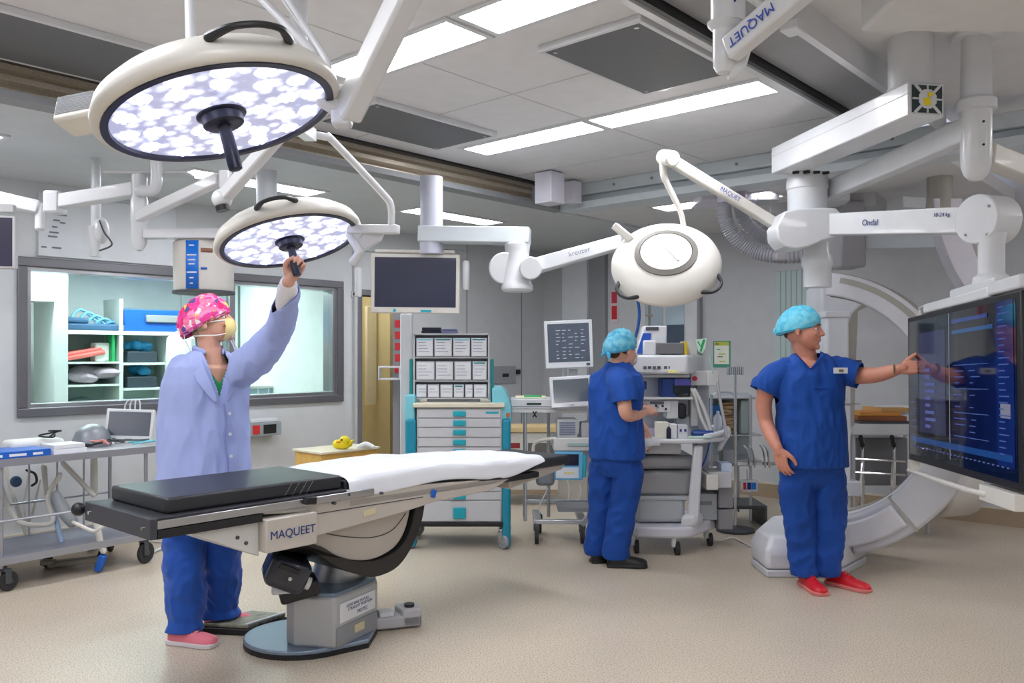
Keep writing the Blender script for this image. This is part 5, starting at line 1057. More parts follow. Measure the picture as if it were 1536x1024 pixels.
mb = MB(); y7 = 7.2; mb.bx(P(568, 0, y7).x, P(600, 0, y7).x, y7, y7+.12, vz(570, y7), vz(567, y7)); mb.bx(P(568, 0, y7).x, P(600, 0, y7).x, y7, y7+.12, vz(552, y7), vz(549, y7)); mb.bx(P(567, 0, y7).x, P(569, 0, y7).x, y7, y7+.12, vz(570, y7), vz(549, y7)); mb.bx(P(598, 0, y7).x, P(604, 0, y7).x, y7, y7+.12, vz(570, y7), vz(549, y7)); t = single('wire_basket', 'small white basket held beside the white post', 'basket', mb, WHITE, bevel=.004)
# ================================================================ MONITOR TROLLEY (centre)
Y5 = 6.62
def zz5(y): return EYE-(y-HY)/F*Y5
def xx5(x): return (x-768)/F*Y5
FRAME = mat('pale steel tube', (196, 200, 206), .3, metal=.6)
MT = thing('monitor_trolley', 'steel frame trolley carrying printer and monitor, left of the man seen from behind', 'trolley', Vector((xx5(830), Y5+.2, 0)))
mb = MB(); mb.bx(xx5(768), xx5(893), Y5, Y5+.42, zz5(619), zz5(614)); mb.build('top_shelf', OFFW, MT, world=True, bevel=.004)
for x, dy in ((788, .03), (788, .40), (826, .38), (890, .40)):
    mb = MB(); mb.cyl((xx5(x), Y5+dy, zz5(782) if dy < .1 else .14), (xx5(x), Y5+dy, zz5(616)), .014, n=12); mb.build('upright', FRAME, MT, world=True)
mb = MB(); mb.beam((xx5(890), Y5+.05, zz5(616)), (xx5(896), Y5+.03, zz5(672)), .04, .05); mb.beam((xx5(878), Y5+.03, zz5(672)), (xx5(899), Y5+.02, zz5(770)), .045, .04, up=(0, 1, 0)); mb.beam((xx5(899), Y5+.02, zz5(760)), (xx5(872), Y5-.0, .15), .045, .035, up=(0, 1, 0)); mb.build('slanted_leg', FRAME, MT, world=True, bevel=.004)
mb = MB(); mb.bx(xx5(803), xx5(878), Y5-.01, Y5+.04, .155, .19); mb.bx(xx5(800), xx5(812), Y5+.0, Y5+.45, .155, .19); mb.bx(xx5(868), xx5(880), Y5+.0, Y5+.45, .155, .19); mb.bx(xx5(790), xx5(890), Y5+.38, Y5+.42, zz5(768), zz5(762)); mb.build('base_frame', FRAME, MT, world=True, bevel=.006)
mb = MB(); mb.bx(xx5(830), xx5(893), Y5-.02, Y5+.40, zz5(676), zz5(656)); mb.build('drawer_shelf', OFFW, MT, world=True, bevel=.01)
mb = MB(); mb.bx(xx5(851), xx5(884), Y5-.03, Y5-.02, zz5(668), zz5(664)); mb.build('drawer_handle', mat('sage handle', (160, 190, 186), .5), MT, world=True)
mb = MB(); mb.tube([(xx5(800), Y5+.05, zz5(690)), (xx5(801), Y5+.05, zz5(668)), (xx5(812), Y5+.03, zz5(661)), (xx5(832), Y5, zz5(657))], .014, n=10, smooth=4); mb.build('side_handle', CREAM, MT, world=True)
mb = MB(); mb.bx(xx5(838), xx5(886), Y5+.06, Y5+.36, .24, .27); mb.build('lower_shelf', MGREY, MT, world=True)
RTM = MT
for x, y in ((805, Y5+.02), (874, Y5+.02), (812, Y5+.42), (878, Y5+.42)):
    mb = MB(); mb.cyl((xx5(x)-.015, y, .062), (xx5(x)+.015, y, .062), .062, n=24); c = mb.build('caster', RUBBER, MT, world=True); mb = MB(); mb.bx(xx5(x)-.024, xx5(x)+.024, y-.03, y+.03, .10, .155); mb.build('caster_fork', DGREY, c, world=True, bevel=.01)
def boxat(name, label, cat, x0, x1, y0, y1, Y, dep, m, bevel=.006, yaw=0, parts=None, group=None):
    """thing: a box seen between pixel columns x0..x1 and rows y0..y1 at depth Y; parts = [(name, x0, x1, y0, y1, m)] on its front"""
    a = P((x0+x1)/2, 0, Y); hw = (x1-x0)/2*Y/F; zb, zt_ = vz(y1, Y), vz(y0, Y)
    t = thing(name, label, cat, Vector((a.x, a.y+dep/2, zb)), yaw, group)
    MB().bx(-hw, hw, -dep/2, dep/2, 0, zt_-zb).build('body', m, t, bevel=bevel)
    for k, (pn, px0, px1, py0, py1, pm) in enumerate(parts or []):
        MB().bx((px0-(x0+x1)/2)*Y/F, (px1-(x0+x1)/2)*Y/F, -dep/2-.004-.0008*k, -dep/2+.002, vz(py1, Y)-zb, vz(py0, Y)-zb).build(pn, pm, t, bevel=.001)
    return t
t = boxat('printer', 'white printer with a green and black front on the steel frame trolley', 'printer', 766, 830, 598, 614, Y5, .34, WHITE, .01, 0, [('output_slot', 790, 812, 604, 607, mat('dark green slot', (20, 64, 50), .5)), ('front_seam', 767, 829, 609, 609.6, MGREY)])
MB().bx(-.06, .08, -.12, .06, vz(598, Y5)-t.location.z, vz(594.5, Y5)-t.location.z).build('green_lid', GREEN, t, bevel=.006)
MB().bx(-.13, .12, -.14, .15, vz(598, Y5)-t.location.z, vz(596, Y5)-t.location.z).build('paper_tray', mat('cream tray', (228, 226, 196), .5), t, bevel=.006)
t = thing('cable_clip', 'small black clip hanging from the trolley edge under the printer', 'clip', Vector((xx5(802), Y5-.006, zz5(621))))
mb = MB(); mb.tube([(-.012, 0, -.02), (.0, 0, .0), (.012, 0, .02)], .005, n=6); mb.tube([(.012, 0, -.02), (0, 0, 0), (-.012, 0, .02)], .005, n=6); mb.build('clip', BLACK, t)
t, M = monitor('desk_monitor', 'lower white framed monitor with plain grey screen on the trolley', 'monitor', P(857, 587, 6.55), .33, .245, -.0, -.18, -.06, frame_m=WHITE, scr=SCRGREY, bz=.025, bot=.04)
mb = MB(); a = P(857, 612, 6.6); mb.bx(a.x-.12, a.x+.13, a.y-.02, a.y+.16, zz5(614), zz5(609)); mb.bx(a.x-.03, a.x+.03, a.y+.06, a.y+.10, zz5(612), zz5(592)); mb.build('stand', WHITE, t, world=True, bevel=.008)
mb = MB().at(M); mb.bx(-.02, .015, -.004, 0, -.108, -.102); mb.build('badge', MGREY, t, world=True)
t, M = monitor('desk_monitor', 'upper white framed monitor with faint rows of text, above the plain grey one', 'monitor', P(853, 516, 6.75), .385, .385, -.08, 0, -.04, frame_m=WHITE, scr=mat('text display glass', (84, 94, 108), .18), bz=.026, bot=.05)
mb = MB().at(M); random.seed(8)
for r in range(9):
    for k in range(5): 
        if random.random() < .75: mb.bx(-.1+k*.05, -.1+k*.05+random.uniform(.012, .038), -.0032, -.0022, .11-r*.028, .115-r*.028)
mb.build('text_rows', emis('grey monitor text', (170, 176, 190), .5), t, world=True, smooth=False)
mb = MB().at(M); mb.bx(.135, .165, -.004, 0, -.175, -.155); mb.build('control_button', DGREY, t, world=True)
mb = MB(); a = P(848, 555, 6.85); mb.cyl((a.x, a.y, vz(520, 6.85)), (a.x, a.y, vz(614, 6.85)), .014); mb.bx(a.x+.03, a.x+.1, a.y, a.y+.03, vz(612, 6.85), vz(553, 6.85)); mb.build('stand_pole', LGREY, t, world=True)
t = boxat('control_unit', 'white louvred control unit below the plain grey monitor', 'control unit', 836, 866, 629, 655.6, Y5+.02, .25, WHITE, .006, 0, [('louvre', 839, 863, 633+k*3.4, 635+k*3.4, mat('slate louvre', (120, 132, 156), .5)) for k in range(6)])
t = boxat('infusion_monitor', 'blue edged device with dark display hanging under the trolley drawer', 'device', 832, 874, 677, 720, Y5-.02, .10, mat('sky blue plastic', (110, 190, 232), .4), .006, 0, [('display', 834, 868, 681, 698, NAVY), ('keypad', 834, 868, 701, 717, mat('lit white keypad', (226, 232, 244), .4)), ('yellow_keys', 846, 862, 707, 711, mat('pale yellow keys', (230, 226, 170), .5))])
mb = MB()
for x in (851, 868): mb.tube([P(x, 718, Y5), P(x+3, 734, Y5), P(x+1, 748, Y5)], .004, n=6, smooth=4)
mb.build('lead', WHITE, t, world=True)
MB().bx(.10, .14, -.04, .03, .02, .20).build('connector_block', mat('turquoise connector', (60, 190, 210), .4), t, bevel=.01)
t = boxat('waste_bag', 'grey drainage bag hanging inside the steel frame trolley', 'bag', 804, 832, 702, 729, Y5+.16, .08, mat('slate grey bag', (140, 146, 154), .5), .03)
mb = MB(); mb.tube([P(822, 732, Y5+.1), P(812, 752, Y5+.1), P(808, 762, Y5+.1), P(815, 772, Y5+.1)], .005, n=6, smooth=5); mb.build('drain_tube', WHITE, t, world=True)
t = boxat('equipment_box', 'small grey machine with clear dome sitting right of the louvred unit', 'device', 872, 890, 634, 656, Y5+.05, .2, LGREY, .01); MB().ball((0, 0, .04), (.06, .08, .09)).build('dome', PIL, t)
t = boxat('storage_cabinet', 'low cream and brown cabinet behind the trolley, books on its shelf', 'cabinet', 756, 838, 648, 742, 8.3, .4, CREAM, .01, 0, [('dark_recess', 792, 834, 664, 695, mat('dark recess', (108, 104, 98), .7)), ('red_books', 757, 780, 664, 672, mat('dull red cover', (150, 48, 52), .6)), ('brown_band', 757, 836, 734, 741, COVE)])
MB().bx(-.29, .29, -.22, .2, vz(648, 8.3)-t.location.z, vz(640, 8.3)-t.location.z).build('top', mat('tan worktop', (214, 190, 140), .5), t, bevel=.004)
# ================================================================ ANAESTHETIC MACHINE
YA = 6.30
def za(y, Y=YA): return EYE-(y-HY)/F*Y
def xa(x, Y=YA): return (x-768)/F*Y
AM = thing('anaesthetic_machine', 'large white anaesthetic workstation on casters that the man seen from behind stands at', 'anaesthetic machine', Vector((xa(1025), YA+.25, 0)))
def ab(name, x0, x1, y0, y1, Y, dep, m, bevel=.006, sub=None):
    mb = MB(); mb.bx(xa(x0, Y), xa(x1, Y), Y, Y+dep, za(y1, Y), za(y0, Y)); return mb.build(name, m, sub or AM, world=True, bevel=bevel)
tp = [(940, YA+.5), (938, YA+.02), (960, YA-.06), (1020, YA-.08), (1050, YA-.05), (1085, YA+.08), (1113, YA+.35), (1113, YA+.62)]
mb = MB(); pts = [(xa(x, 6.3), y) for x, y in tp]; mb.prism(pts, za(664), za(657)); mb.build('worktop', WHITE, AM, world=True, bevel=.012, seg=3)
mb = MB(); mb.tube([(xa(1060), YA+.02, za(655)), (xa(1088), YA+.12, za(652)), (xa(1110), YA+.36, za(650)), (xa(1096), YA+.55, za(650))], .022, n=12, smooth=5); mb.tube([(xa(1108), YA+.32, za(655)), (xa(1092), YA+.28, za(678))], .026, n=12); mb.build('worktop_rail', WHITE, AM, world=True)
ab('apron', 945, 1022, 664, 681, YA+.02, .45, LGREY, .01)
mb = MB(); mb.prism([(xa(1040), za(668)), (xa(1054), za(668)), (xa(1050), za(735)), (xa(1048), za(785)), (xa(1029), za(785)), (xa(1034), za(735))], 0, .05, face_m((0, YA+.02, 0), (1, 0, 0), (0, 0, 1))); mb.build('front_leg', WHITE, AM, world=True, bevel=.015)
mb = MB(); mb.prism([(xa(945), YA+.1), (xa(952), YA-.06), (xa(1012), YA-.10), (xa(1035), YA-.06), (xa(1086), YA+.26), (xa(1080), YA+.6), (xa(945), YA+.6)], .13, .215); mb.build('base', mat('lilac white base', (216, 216, 224), .4), AM, world=True, bevel=.02, seg=3)
mb = MB(); mb.prism([(xa(1018), YA-.07), (xa(1042), YA-.05), (xa(1060), YA+.08), (xa(1030), YA+.08)], .2, .30); mb.build('base_hump', WHITE, AM, world=True, bevel=.03, seg=3)
SILV = mat('satin silver drawer', (158, 160, 164), .35, metal=.3); SILD = mat('pale silver tub', (182, 188, 192), .4, metal=.1)
for nm, y0, y1, m, x1 in (('upper_module', 683, 704, SILV, 1048), ('middle_module', 706, 744, SILV, 1050)):
    o = ab(nm, 930, x1-5, y0, y1, YA+.06, .44, m, .03)
o = ab('lower_tub', 955, 1028, 746, 784, YA+.04, .44, SILD, .03)
ab('lower_rim', 952, 1031, 744, 751, YA+.03, .47, SILD, .01)
ab('side_cabinet', 1046, 1076, 740, 780, YA+.18, .35, SILD, .006)
ab('side_label', 1048, 1068, 752, 757, YA+.17, .02, MGREY, 0)
for nm, x0, x1, y0, y1, Y, m in (('side_module', 1078, 1100, 726, 762, YA+.15, mat('warm grey module', (140, 138, 142), .45)), ('side_module', 1078, 1100, 764, 794, YA+.15, mat('warm grey module', (140, 138, 142), .45)), ('side_module', 1062, 1098, 708, 732, YA+.10, mat('pale module', (196, 196, 198), .45)), ('suction_unit', 1060, 1078, 712, 735, YA+.02, CREAM)):
    ab(nm, x0, x1, y0, y1, Y, .25, m, .008)
ab('tissue_box', 1082, 1098, 695, 708, YA+.15, .15, mat('pale sky card', (200, 214, 236), .6), .003)
ab('bracket_bin', 1084, 1102, 676, 694, YA+.3, .12, MGREY, .006)
for x, y in ((1014, YA-.04), (1077, YA+.26), (955, YA+.02), (960, YA+.5)):
    mb = MB(); mb.cyl((xa(x)-.016, y, .05), (xa(x)+.016, y, .05), .05, n=24); c = mb.build('caster', RUBBER, AM, world=True); mb = MB(); mb.bx(xa(x)-.045, xa(x)-.01, y-.03, y+.03, .06, .14); mb.build('caster_fork', WHITE, c, world=True, bevel=.01)
# superstructure
mb = MB(); mb.prism([(xa(952), YA+.02), (xa(1030), YA-.02), (xa(1036), YA+.02), (xa(1068), YA+.3), (xa(1066), YA+.5), (xa(950), YA+.5)], za(561), za(532)); mb.build('monitor_shelf', WHITE, AM, world=True, bevel=.02, seg=3)
ab('shelf_underside', 955, 1035, 561, 566, YA+.05, .35, LGREY, .006)
mb = MB(); mb.bx(xa(968), xa(972), YA-.01, YA, za(553), za(549)); 
for k, x in enumerate((965, 972, 979, 986, 996, 1003)): ab('control_key', x, x+5, 549, 553, YA+.005-.012*(x > 975), .03, DGREY if k % 2 else SCRGREY, .001)
ab('front_label', 1002, 1020, 555, 559, YA-.012, .03, mat('pale yellow strip', (236, 232, 150), .5), .001)
mb = MB(); mb.prism([(xa(956), za(532)), (xa(968), za(488)), (xa(1004), za(488)), (xa(1002), za(534))], 0, .12, face_m((0, YA+.2, 0), (1, 0, 0), (0, 0, 1))); mb.build('display_housing', WHITE, AM, world=True, bevel=.012)
mb = MB(); mb.prism([(xa(957), za(530)), (xa(967), za(499)), (xa(979), za(499)), (xa(975), za(530))], .0, .13, face_m((0, YA+.195, 0), (1, 0, 0), (0, 0, 1))); mb.build('blue_display', mat('bright blue panel', (40, 84, 178), .25), AM, world=True)
ab('display_header', 969, 988, 490, 495, YA+.07, .02, DGREY, .001)
ab('white_monitor_back', 965, 985, 510, 533, YA+.03, .12, WHITE, .012)
ab('grey_module', 985, 1026, 514, 531, YA+.02, .16, mat('gunmetal box', (112, 112, 116), .35), .006)
ab('grey_module_foot', 992, 1022, 531, 534, YA+.04, .1, BLACK, .001)
ab('yellow_edge', 1026, 1031, 512, 534, YA+.03, .15, mat('ochre edge', (214, 186, 40), .5), .002)
mb = MB(); mb.beam((xa(1034), YA+.1, za(533)), (xa(1028), YA+.12, za(512)), .04, .03); mb.beam((xa(1044), YA+.1, za(533)), (xa(1036), YA+.12, za(516)), .04, .03); mb.build('side_fin', CREAM, AM, world=True, bevel=.005)
ab('rear_column', 958, 1044, 566, 660, YA+.32, .14, mat('cool white column', (206, 212, 222), .45), .008)
ab('side_column', 1044, 1064, 560, 742, YA+.3, .14, mat('cool grey column', (184, 188, 196), .45), .01)
ab('blue_housing', 993, 1014, 567, 596, YA+.14, .18, mat('royal blue block', (34, 72, 150), .4), .006)
ab('lilac_screen', 1012, 1036, 568, 578, YA+.12, .18, mat('lilac display', (96, 96, 190), .3), .002)
ab('dark_housing', 1010, 1036, 576, 590, YA+.13, .18, mat('dark green black block', (16, 36, 46), .4), .006)
ab('blue_screen', 954, 970, 572, 584, YA+.12, .1, DBLUE, .003)
ab('shelf_mid', 950, 1040, 596, 599, YA+.05, .3, OFFW, .003)
ab('vaporiser_bank', 1000, 1018, 600, 628, YA+.10, .16, WHITE, .01)
ab('vaporiser_dial', 1018, 1030, 606, 628, YA+.08, .14, BLACK, .015)
ab('valve_block', 1036, 1048, 588, 640, YA+.14, .1, LGREY, .01)
ab('instrument_plate', 960, 1006, 601, 618, YA+.08, .04, mat('speckled instrument panel', (222, 222, 226), .4), .003)
ab('plate_display', 975, 996, 602, 606, YA+.075, .02, SCRGREY, 0)
random.seed(44)
for k in range(10): 
    x, y = random.uniform(962, 1002), random.uniform(608, 617); mb = MB(); mb.cyl((xa(x), YA+.08, za(y)), (xa(x), YA+.066, za(y)), .009, n=10); mb.build('dial_knob', [RED, NAVY, DGREY, MGREY][k % 4], AM, world=True)
mb = MB(); mb.cyl((xa(1046), YA+.1, za(568)), (xa(1046), YA+.08, za(568)), .018, n=16); mb.build('red_button', mat('crimson button', (170, 20, 60), .4), AM, world=True)
ab('gas_module', 1036, 1060, 556, 578, YA+.14, .12, LGREY, .006); ab('side_module', 1060, 1078, 556, 578, YA+.14, .12, OFFW, .006)
for pts, r, nm, m in (([(1038, 584), (1044, 600), (1050, 622), (1058, 640), (1066, 655)], .013, 'breathing_hose', OFFW), ([(1042, 584), (1052, 604), (1062, 630), (1068, 652)], .013, 'breathing_hose', OFFW), ([(1076, 572), (1080, 600), (1086, 630), (1090, 655)], .012, 'support_tube', FRAME), ([(1064, 530), (1066, 545), (1070, 560)], .006, 'cable_loop', mat('mint tube', (170, 214, 200), .5)), ([(1048, 670), (1044, 690), (1052, 700), (1060, 682), (1064, 664)], .006, 'blue_cord', BLUE)):
    mb = MB(); mb.tube([P(x, y, YA+.1) for x, y in pts], r, n=10, smooth=5); mb.build(nm, m, AM, world=True)
mb = MB(); mb.sheet([[P(x, 657, YA-.085), P(x, 668, YA-.09), P(x+1, 676 if x < 978 else 668, YA-.085)] for x in (958, 968, 978, 990)], 0); mb.build('hanging_cloth', PAPER, AM, world=True, solid=.003)
# things on the worktop
ytop = za(657)
random.seed(9)
def small(name, label, cat, px, w, d, h, m, dy=.1, group=None, yaw=0):
    a = P(px, 0, YA+dy); mb = MB().at(Matrix.Translation((xa(px, YA), YA+dy, ytop)) @ Matrix.Rotation(yaw, 4, 'Z')); mb.bx(-w/2, w/2, -d/2, d/2, 0, h); return single(name, label, cat, mb, m, group, bevel=.004)
small('glove_box', 'white glove box on the worktop by the reaching hand', 'box', 994, .09, .10, .12, mat('ivory card', (240, 240, 222), .6), .05)
small('medicine_carton', 'white carton with dark side panel on the worktop', 'box', 1010, .06, .08, .105, PAPER, .05)
o = small('label_carton', 'white carton with small blue marks next to the blue tray on the worktop', 'box', 1024, .07, .08, .10, WHITE, .03)
ROOTM[o.name] = Matrix.Translation(o.location)
for x in (1019, 1026): mb = MB(); mb.bx(xa(x), xa(x+3), YA-.016, YA-.01, ytop+.05, ytop+.07); mb.build('blue_mark', DBLUE, o, world=True)
mb = MB().at(Matrix.Translation((xa(1058), YA+.12, ytop))); mb.prism([(-.09, -.05), (.08, -.08), (.10, .03), (-.07, .06)], .0, .05); single('blue_tray', 'dark blue kidney tray on the right end of the worktop', 'tray', mb, mat('deep blue tray', (20, 66, 140), .4), bevel=.02)
small('drape_pack', 'flat pale green pack below the blue tray', 'pack', 1048, .18, .06, .015, mat('pale green pack', (190, 214, 204), .7), -.0, yaw=.05)
small('syringe_tray', 'violet printed packets on the worktop behind the cartons', 'packet', 990, .12, .08, .06, mat('violet white packet', (214, 206, 232), .6), .2)
small('clear_rack', 'clear acrylic rack with white dividers at the back of the worktop', 'rack', 1038, .16, .10, .15, mat('frosted acrylic', (214, 220, 222), .2), .24)
a = P(1060, 0, YA+.3); mb = MB(); a.z = ytop; mb.lathe([(.03, 0), (.033, .01), (.033, .12), (.012, .15), (.012, .17), (.001, .175)], o=(xa(1084, 6.6), 6.75, ytop), n=20); single('spray_bottle', 'clear hand gel bottle behind the worktop rail', 'bottle', mb, mat('milky bottle', (206, 212, 224), .3))
mb = MB(); mb.lathe([(.018, 0), (.018, .07), (.006, .09), (.001, .092)], o=(xa(1002), YA-.03, ytop), n=16); single('vial', 'slim dark vial standing between the cartons', 'vial', mb, NAVY)
# ---- back wall door and fittings behind the machine
def wpanel(name, x0, x1, y0, y1, m, d=.03, kind=None, label=None, cat=None, off=0.0, bev=.004):
    w1, w0 = w_at(x0, UB), w_at(x1, UB)
    t0 = (x0-768)/F; Y0_ = UB/(AX*t0+AY); t1 = (x1-768)/F; Y1_ = UB/(AX*t1+AY); Ym = (Y0_+Y1_)/2
    mb = MB().at(RM(0, 0)); mb.bx(UB-d-off, UB-off, w0, w1, EYE-(y1-HY)/F*Ym, EYE-(y0-HY)/F*Ym)
    if kind == 's': o = mb.build(name, m, bevel=bev); o['kind'] = 'structure'; ROOTM[o.name] = Matrix.Identity(4); return o
    o = single(name, label, cat, mb, m, bevel=bev); ROOTM[o.name] = Matrix.Translation(o.location); return o
d2 = wpanel('door_2', 962, 1050, 430, 712, WHITE, .06, 's')
GLZ = mat('blue grey door glass', (176, 194, 208), .15, coat=.3)
wpanel('x', 972, 999, 440, 640, GLZ, .01, 's', off=.06).name = 'window_2'
wpanel('x', 1003, 1031, 440, 640, GLZ, .01, 's', off=.06).name = 'window_3'
wpanel('x', 1006, 1031, 487, 530, mat('dim slate opening', (66, 82, 104), .3), .012, 's', off=.07).name = 'window_4'
wpanel('x', 1050, 1054, 420, 712, MGREY, .07, 's').name = 'trim_23'
o = wpanel('red_sign', 921, 932, 436, 484, mat('pale sign board', (226, 214, 220), .5), .012, None, 'white sign with two red blocks on the panel above the blue cap', 'sign', off=.062)
o2 = wpanel('x', 923, 931, 438, 455, mat('dusty red', (206, 60, 84), .5), .004, 's', off=.075); o2.parent = o; o2.matrix_parent_inverse = Matrix.Translation(o.location).inverted(); o2.name = 'red_block'; del o2['kind']
o2 = wpanel('x', 923, 931, 459, 479, RED, .004, 's', off=.075); o2.parent = o; o2.matrix_parent_inverse = Matrix.Translation(o.location).inverted(); o2.name = 'red_block'; del o2['kind']
mb = MB(); pts = [(946, 437), (956, 450), (959, 470), (957, 490), (953, 505), (947, 520)]; mb.tube([P(x, y, 8.9) for x, y in pts], .016, n=10, smooth=6); mb.tube([P(946, 437, 8.9), P(940, 425, 8.95), P(938, 380, 9.0), P(938, 300, 9.2)], .016, n=10, smooth=4); single('gas_hose', 'blue gas hose hanging in an arc behind the teal capped head', 'hose', mb, mat('medical blue hose', (20, 88, 170), .4))
mb = MB(); mb.cyl(P(974, 395, 8.6), P(974, 500, 8.6), .014); mb.cyl(P(968, 473, 8.55), P(979, 473, 8.55), .01); mb.cyl(P(974, 395, 8.6), Vector((P(974, 395, 8.6).x, 8.6, 2.82)), .01); single('hanging_rod', 'thin brown hanging rod with a cross bar in front of the glazed door', 'rod', mb, mat('brown grey rod', (130, 122, 112), .4))
o = wpanel('wall_notice', 1070, 1096, 511, 551, mat('green bordered sheet', (70, 150, 130), .6), .006, None, 'green bordered notice sheet on the wall beyond the machine', 'notice')
def onw(par, x0, x1, y0, y1, m, off, nm):
    q = wpanel('x', x0, x1, y0, y1, m, .002, 's', off=off, bev=0); q.parent = par; q.matrix_parent_inverse = Matrix.Translation(par.location).inverted(); q.name = nm; del q['kind']
onw(o, 1072, 1094, 513.5, 546, mat('notice paper', (234, 238, 224), .7), .0065, 'paper'); onw(o, 1072, 1094, 512.5, 518, mat('yellow green band', (190, 196, 80), .6), .009, 'header_band')
for k, (x, l, y, m) in enumerate(((1076, 5, 523, GREEN), (1079, 10, 530, mat('yellow green band', (190, 196, 80), .6)), (1077, 8, 534, INK), (1080, 9, 541, mat('yellow green band', (190, 196, 80), .6)), (1074, 5, 515, DGREY))): onw(o, x, x+l, y, y+1.6, m, .0095, 'printed_line')
# Y shaped green sign on the machine top
t = thing('arrow_sign', 'green and white shield shaped sign with a green tick standing on the machine', 'sign', Vector((xa(1050, YA+.2), YA+.2, za(533))))
yb = YA+.2; mb = MB(); mb.prism([(xa(x, yb), za(y, yb)) for x, y in ((1043, 509), (1060, 507), (1058, 522), (1053, 530), (1047, 526))], 0, .006, face_m((0, yb, 0), (1, 0, 0), (0, 0, 1))); mb.build('plate', mat('pale mint plate', (206, 232, 218), .5), t, world=True)
mb = MB(); mb.prism([(xa(x, yb), za(y, yb)) for x, y in ((1045, 512), (1048, 512), (1051, 519), (1054, 509), (1058, 509), (1052, 528), (1049, 526), (1051, 521))], 0, .003, face_m((0, yb-.004, 0), (1, 0, 0), (0, 0, 1))); mb.build('tick_mark', GREEN, t, world=True)
mb = MB(); mb.cyl((xa(1050, yb), yb+.005, za(533, yb)), (xa(1050, yb), yb+.005, za(525, yb)), .004, n=6); mb.build('stem', GREEN, t, world=True)
# ---- examination spot stand and shelves behind
YB = 7.1
t = thing('spot_stand', 'chrome twin headed stand right of the machine, before the wall', 'lamp stand', Vector((P(1103, 0, YB).x, YB, 0)))
mb = MB(); mb.cyl((0, 0, .04), (0, 0, vz(556, YB)), .012, n=12); mb.build('pole', CHROME, t)
for dx in (-.05, .0, .05): mb = MB(); mb.cyl((dx, 0, vz(562, YB)), (dx, 0, vz(550, YB)), .022, n=14); mb.build('chrome_head', CHROME, t)
mb = MB(); mb.lathe([(.16, 0), (.16, .02), (.05, .04), (.012, .05)], n=24); mb.build('foot', DGREY, t)
YS = 7.25
def zs_(y): return vz(y, YS)
def xs_(x): return P(x, 0, YS).x
t = thing('instrument_shelf', 'steel instrument rack with shelves right of the anaesthetic machine', 'rack', Vector((xs_(1105), YS+.2, 0)))
mb = MB(); mb.bx(xs_(1066), xs_(1142), YS+.38, YS+.42, zs_(708), zs_(592)); mb.build('rear_panel', mat('pale blue rear panel', (178, 188, 194), .5), t, world=True)
for x in (1067, 1126): 
    for dy in (.0, .4): mb = MB(); mb.cyl((xs_(x), YS+dy, .06), (xs_(x), YS+dy, zs_(592)), .012, n=10); mb.build('upright', FRAME, t, world=True)
for y in (596, 652, 690): mb = MB(); mb.bx(xs_(1064), xs_(1143), YS, YS+.4, zs_(y+2), zs_(y)); mb.build('shelf', FRAME, t, world=True, bevel=.004)
mb = MB(); mb.tube([P(1070, 592, YS), P(1078, 588, YS), P(1095, 588, YS), P(1102, 594, YS)], .008, n=8, smooth=4); mb.build('top_hoop', FRAME, t, world=True)
for x in (1116, 1124, 1140, 1146):
    mb = MB(); mb.tube([P(x, 668, YS-.05), P(x+5, 676, YS-.08), P(x+8, 700, YS-.05)], .008, n=8, smooth=4); mb.build('hook', CHROME, t, world=True)
mb = MB(); mb.bx(xs_(1105), xs_(1170), YS-.03, YS+.0, zs_(697), zs_(692)); mb.build('front_bar', CHROME, t, world=True)
def inshelf(name, label, cat, x0, x1, y0, y1, m, dy=.05, dep=.2, bev=.01): return pbox(name, label, cat, x0, x1, y0, y1, YS+dy, dep, m, 0, bev)
inshelf('blue_carton', 'blue carton on the rack right of the machine', 'carton', 1066, 1082, 607, 622, mat('carton blue', (20, 96, 160), .5))
inshelf('brown_carton', 'brown and tan cartons stacked on the rack behind the chrome stand', 'carton', 1083, 1101, 602, 650, ramp_mat('brown stacked card', 'noise', [(.4, (82, 62, 48)), (.55, (170, 142, 106))], 9, .8, stretch=(1, 1, 6)))
inshelf('gel_bottle', 'pale bottle under the blue carton on the rack', 'bottle', 1072, 1080, 624, 651, mat('pale lilac bottle', (206, 200, 212), .4), .02, .06, .02)
inshelf('hanging_unit', 'grey green instrument box at the right end of the rack', 'instrument box', 1112, 1124, 600, 651, mat('grey green box', (160, 172, 170), .4), .03)
t2 = pbox('colour_box', 'small box with blue and red print hanging under the rack', 'box', 1113, 1137, 720, 737, YS-.02, .06, PAPER, 0, .004); ROOTM[t2.name] = Matrix.Translation(t2.location)
for x0, x1, m in ((1115, 1119, RED), (1121, 1126, DBLUE), (1127, 1134, mat('vivid blue', (20, 130, 220), .4))): mb = MB(); mb.bx(P(x0, 0, YS-.02).x, P(x1, 0, YS-.02).x, YS-.026, YS-.02, vz(733, YS), vz(723, YS)); mb.build('print_patch', m, t2, world=True)
mb = MB(); mb.tube([P(1120, 705, YS-.0), P(1121, 720, YS-.0)], .006, n=8); mb.build('hanger', FRAME, t2, world=True)
mb = MB(); mb.bx(xs_(1070), xs_(1150), YS-.02, YS+.4, .16, .19); mb.bx(xs_(1070), xs_(1074), YS-.02, YS+.4, .0, .16); mb.bx(xs_(1146), xs_(1150), YS-.02, YS+.4, 0, .16); mb.build('base_frame', DGREY, t, world=True, bevel=.005)
mb = MB(); mb.tube([P(1060, 812, 6.6), P(1082, 806, 6.7), P(1100, 793, 6.8), P(1110, 802, 6.7), P(1128, 808, 6.5)], .012, n=8, smooth=6)
for v in mb.v: v.z = v.z*.0+.012+abs(v.z)*.0+.006*math.sin(v.x*40)
single('floor_cable', 'white cable on the floor between the machine and the gantry base', 'cable', mb, WHITE)
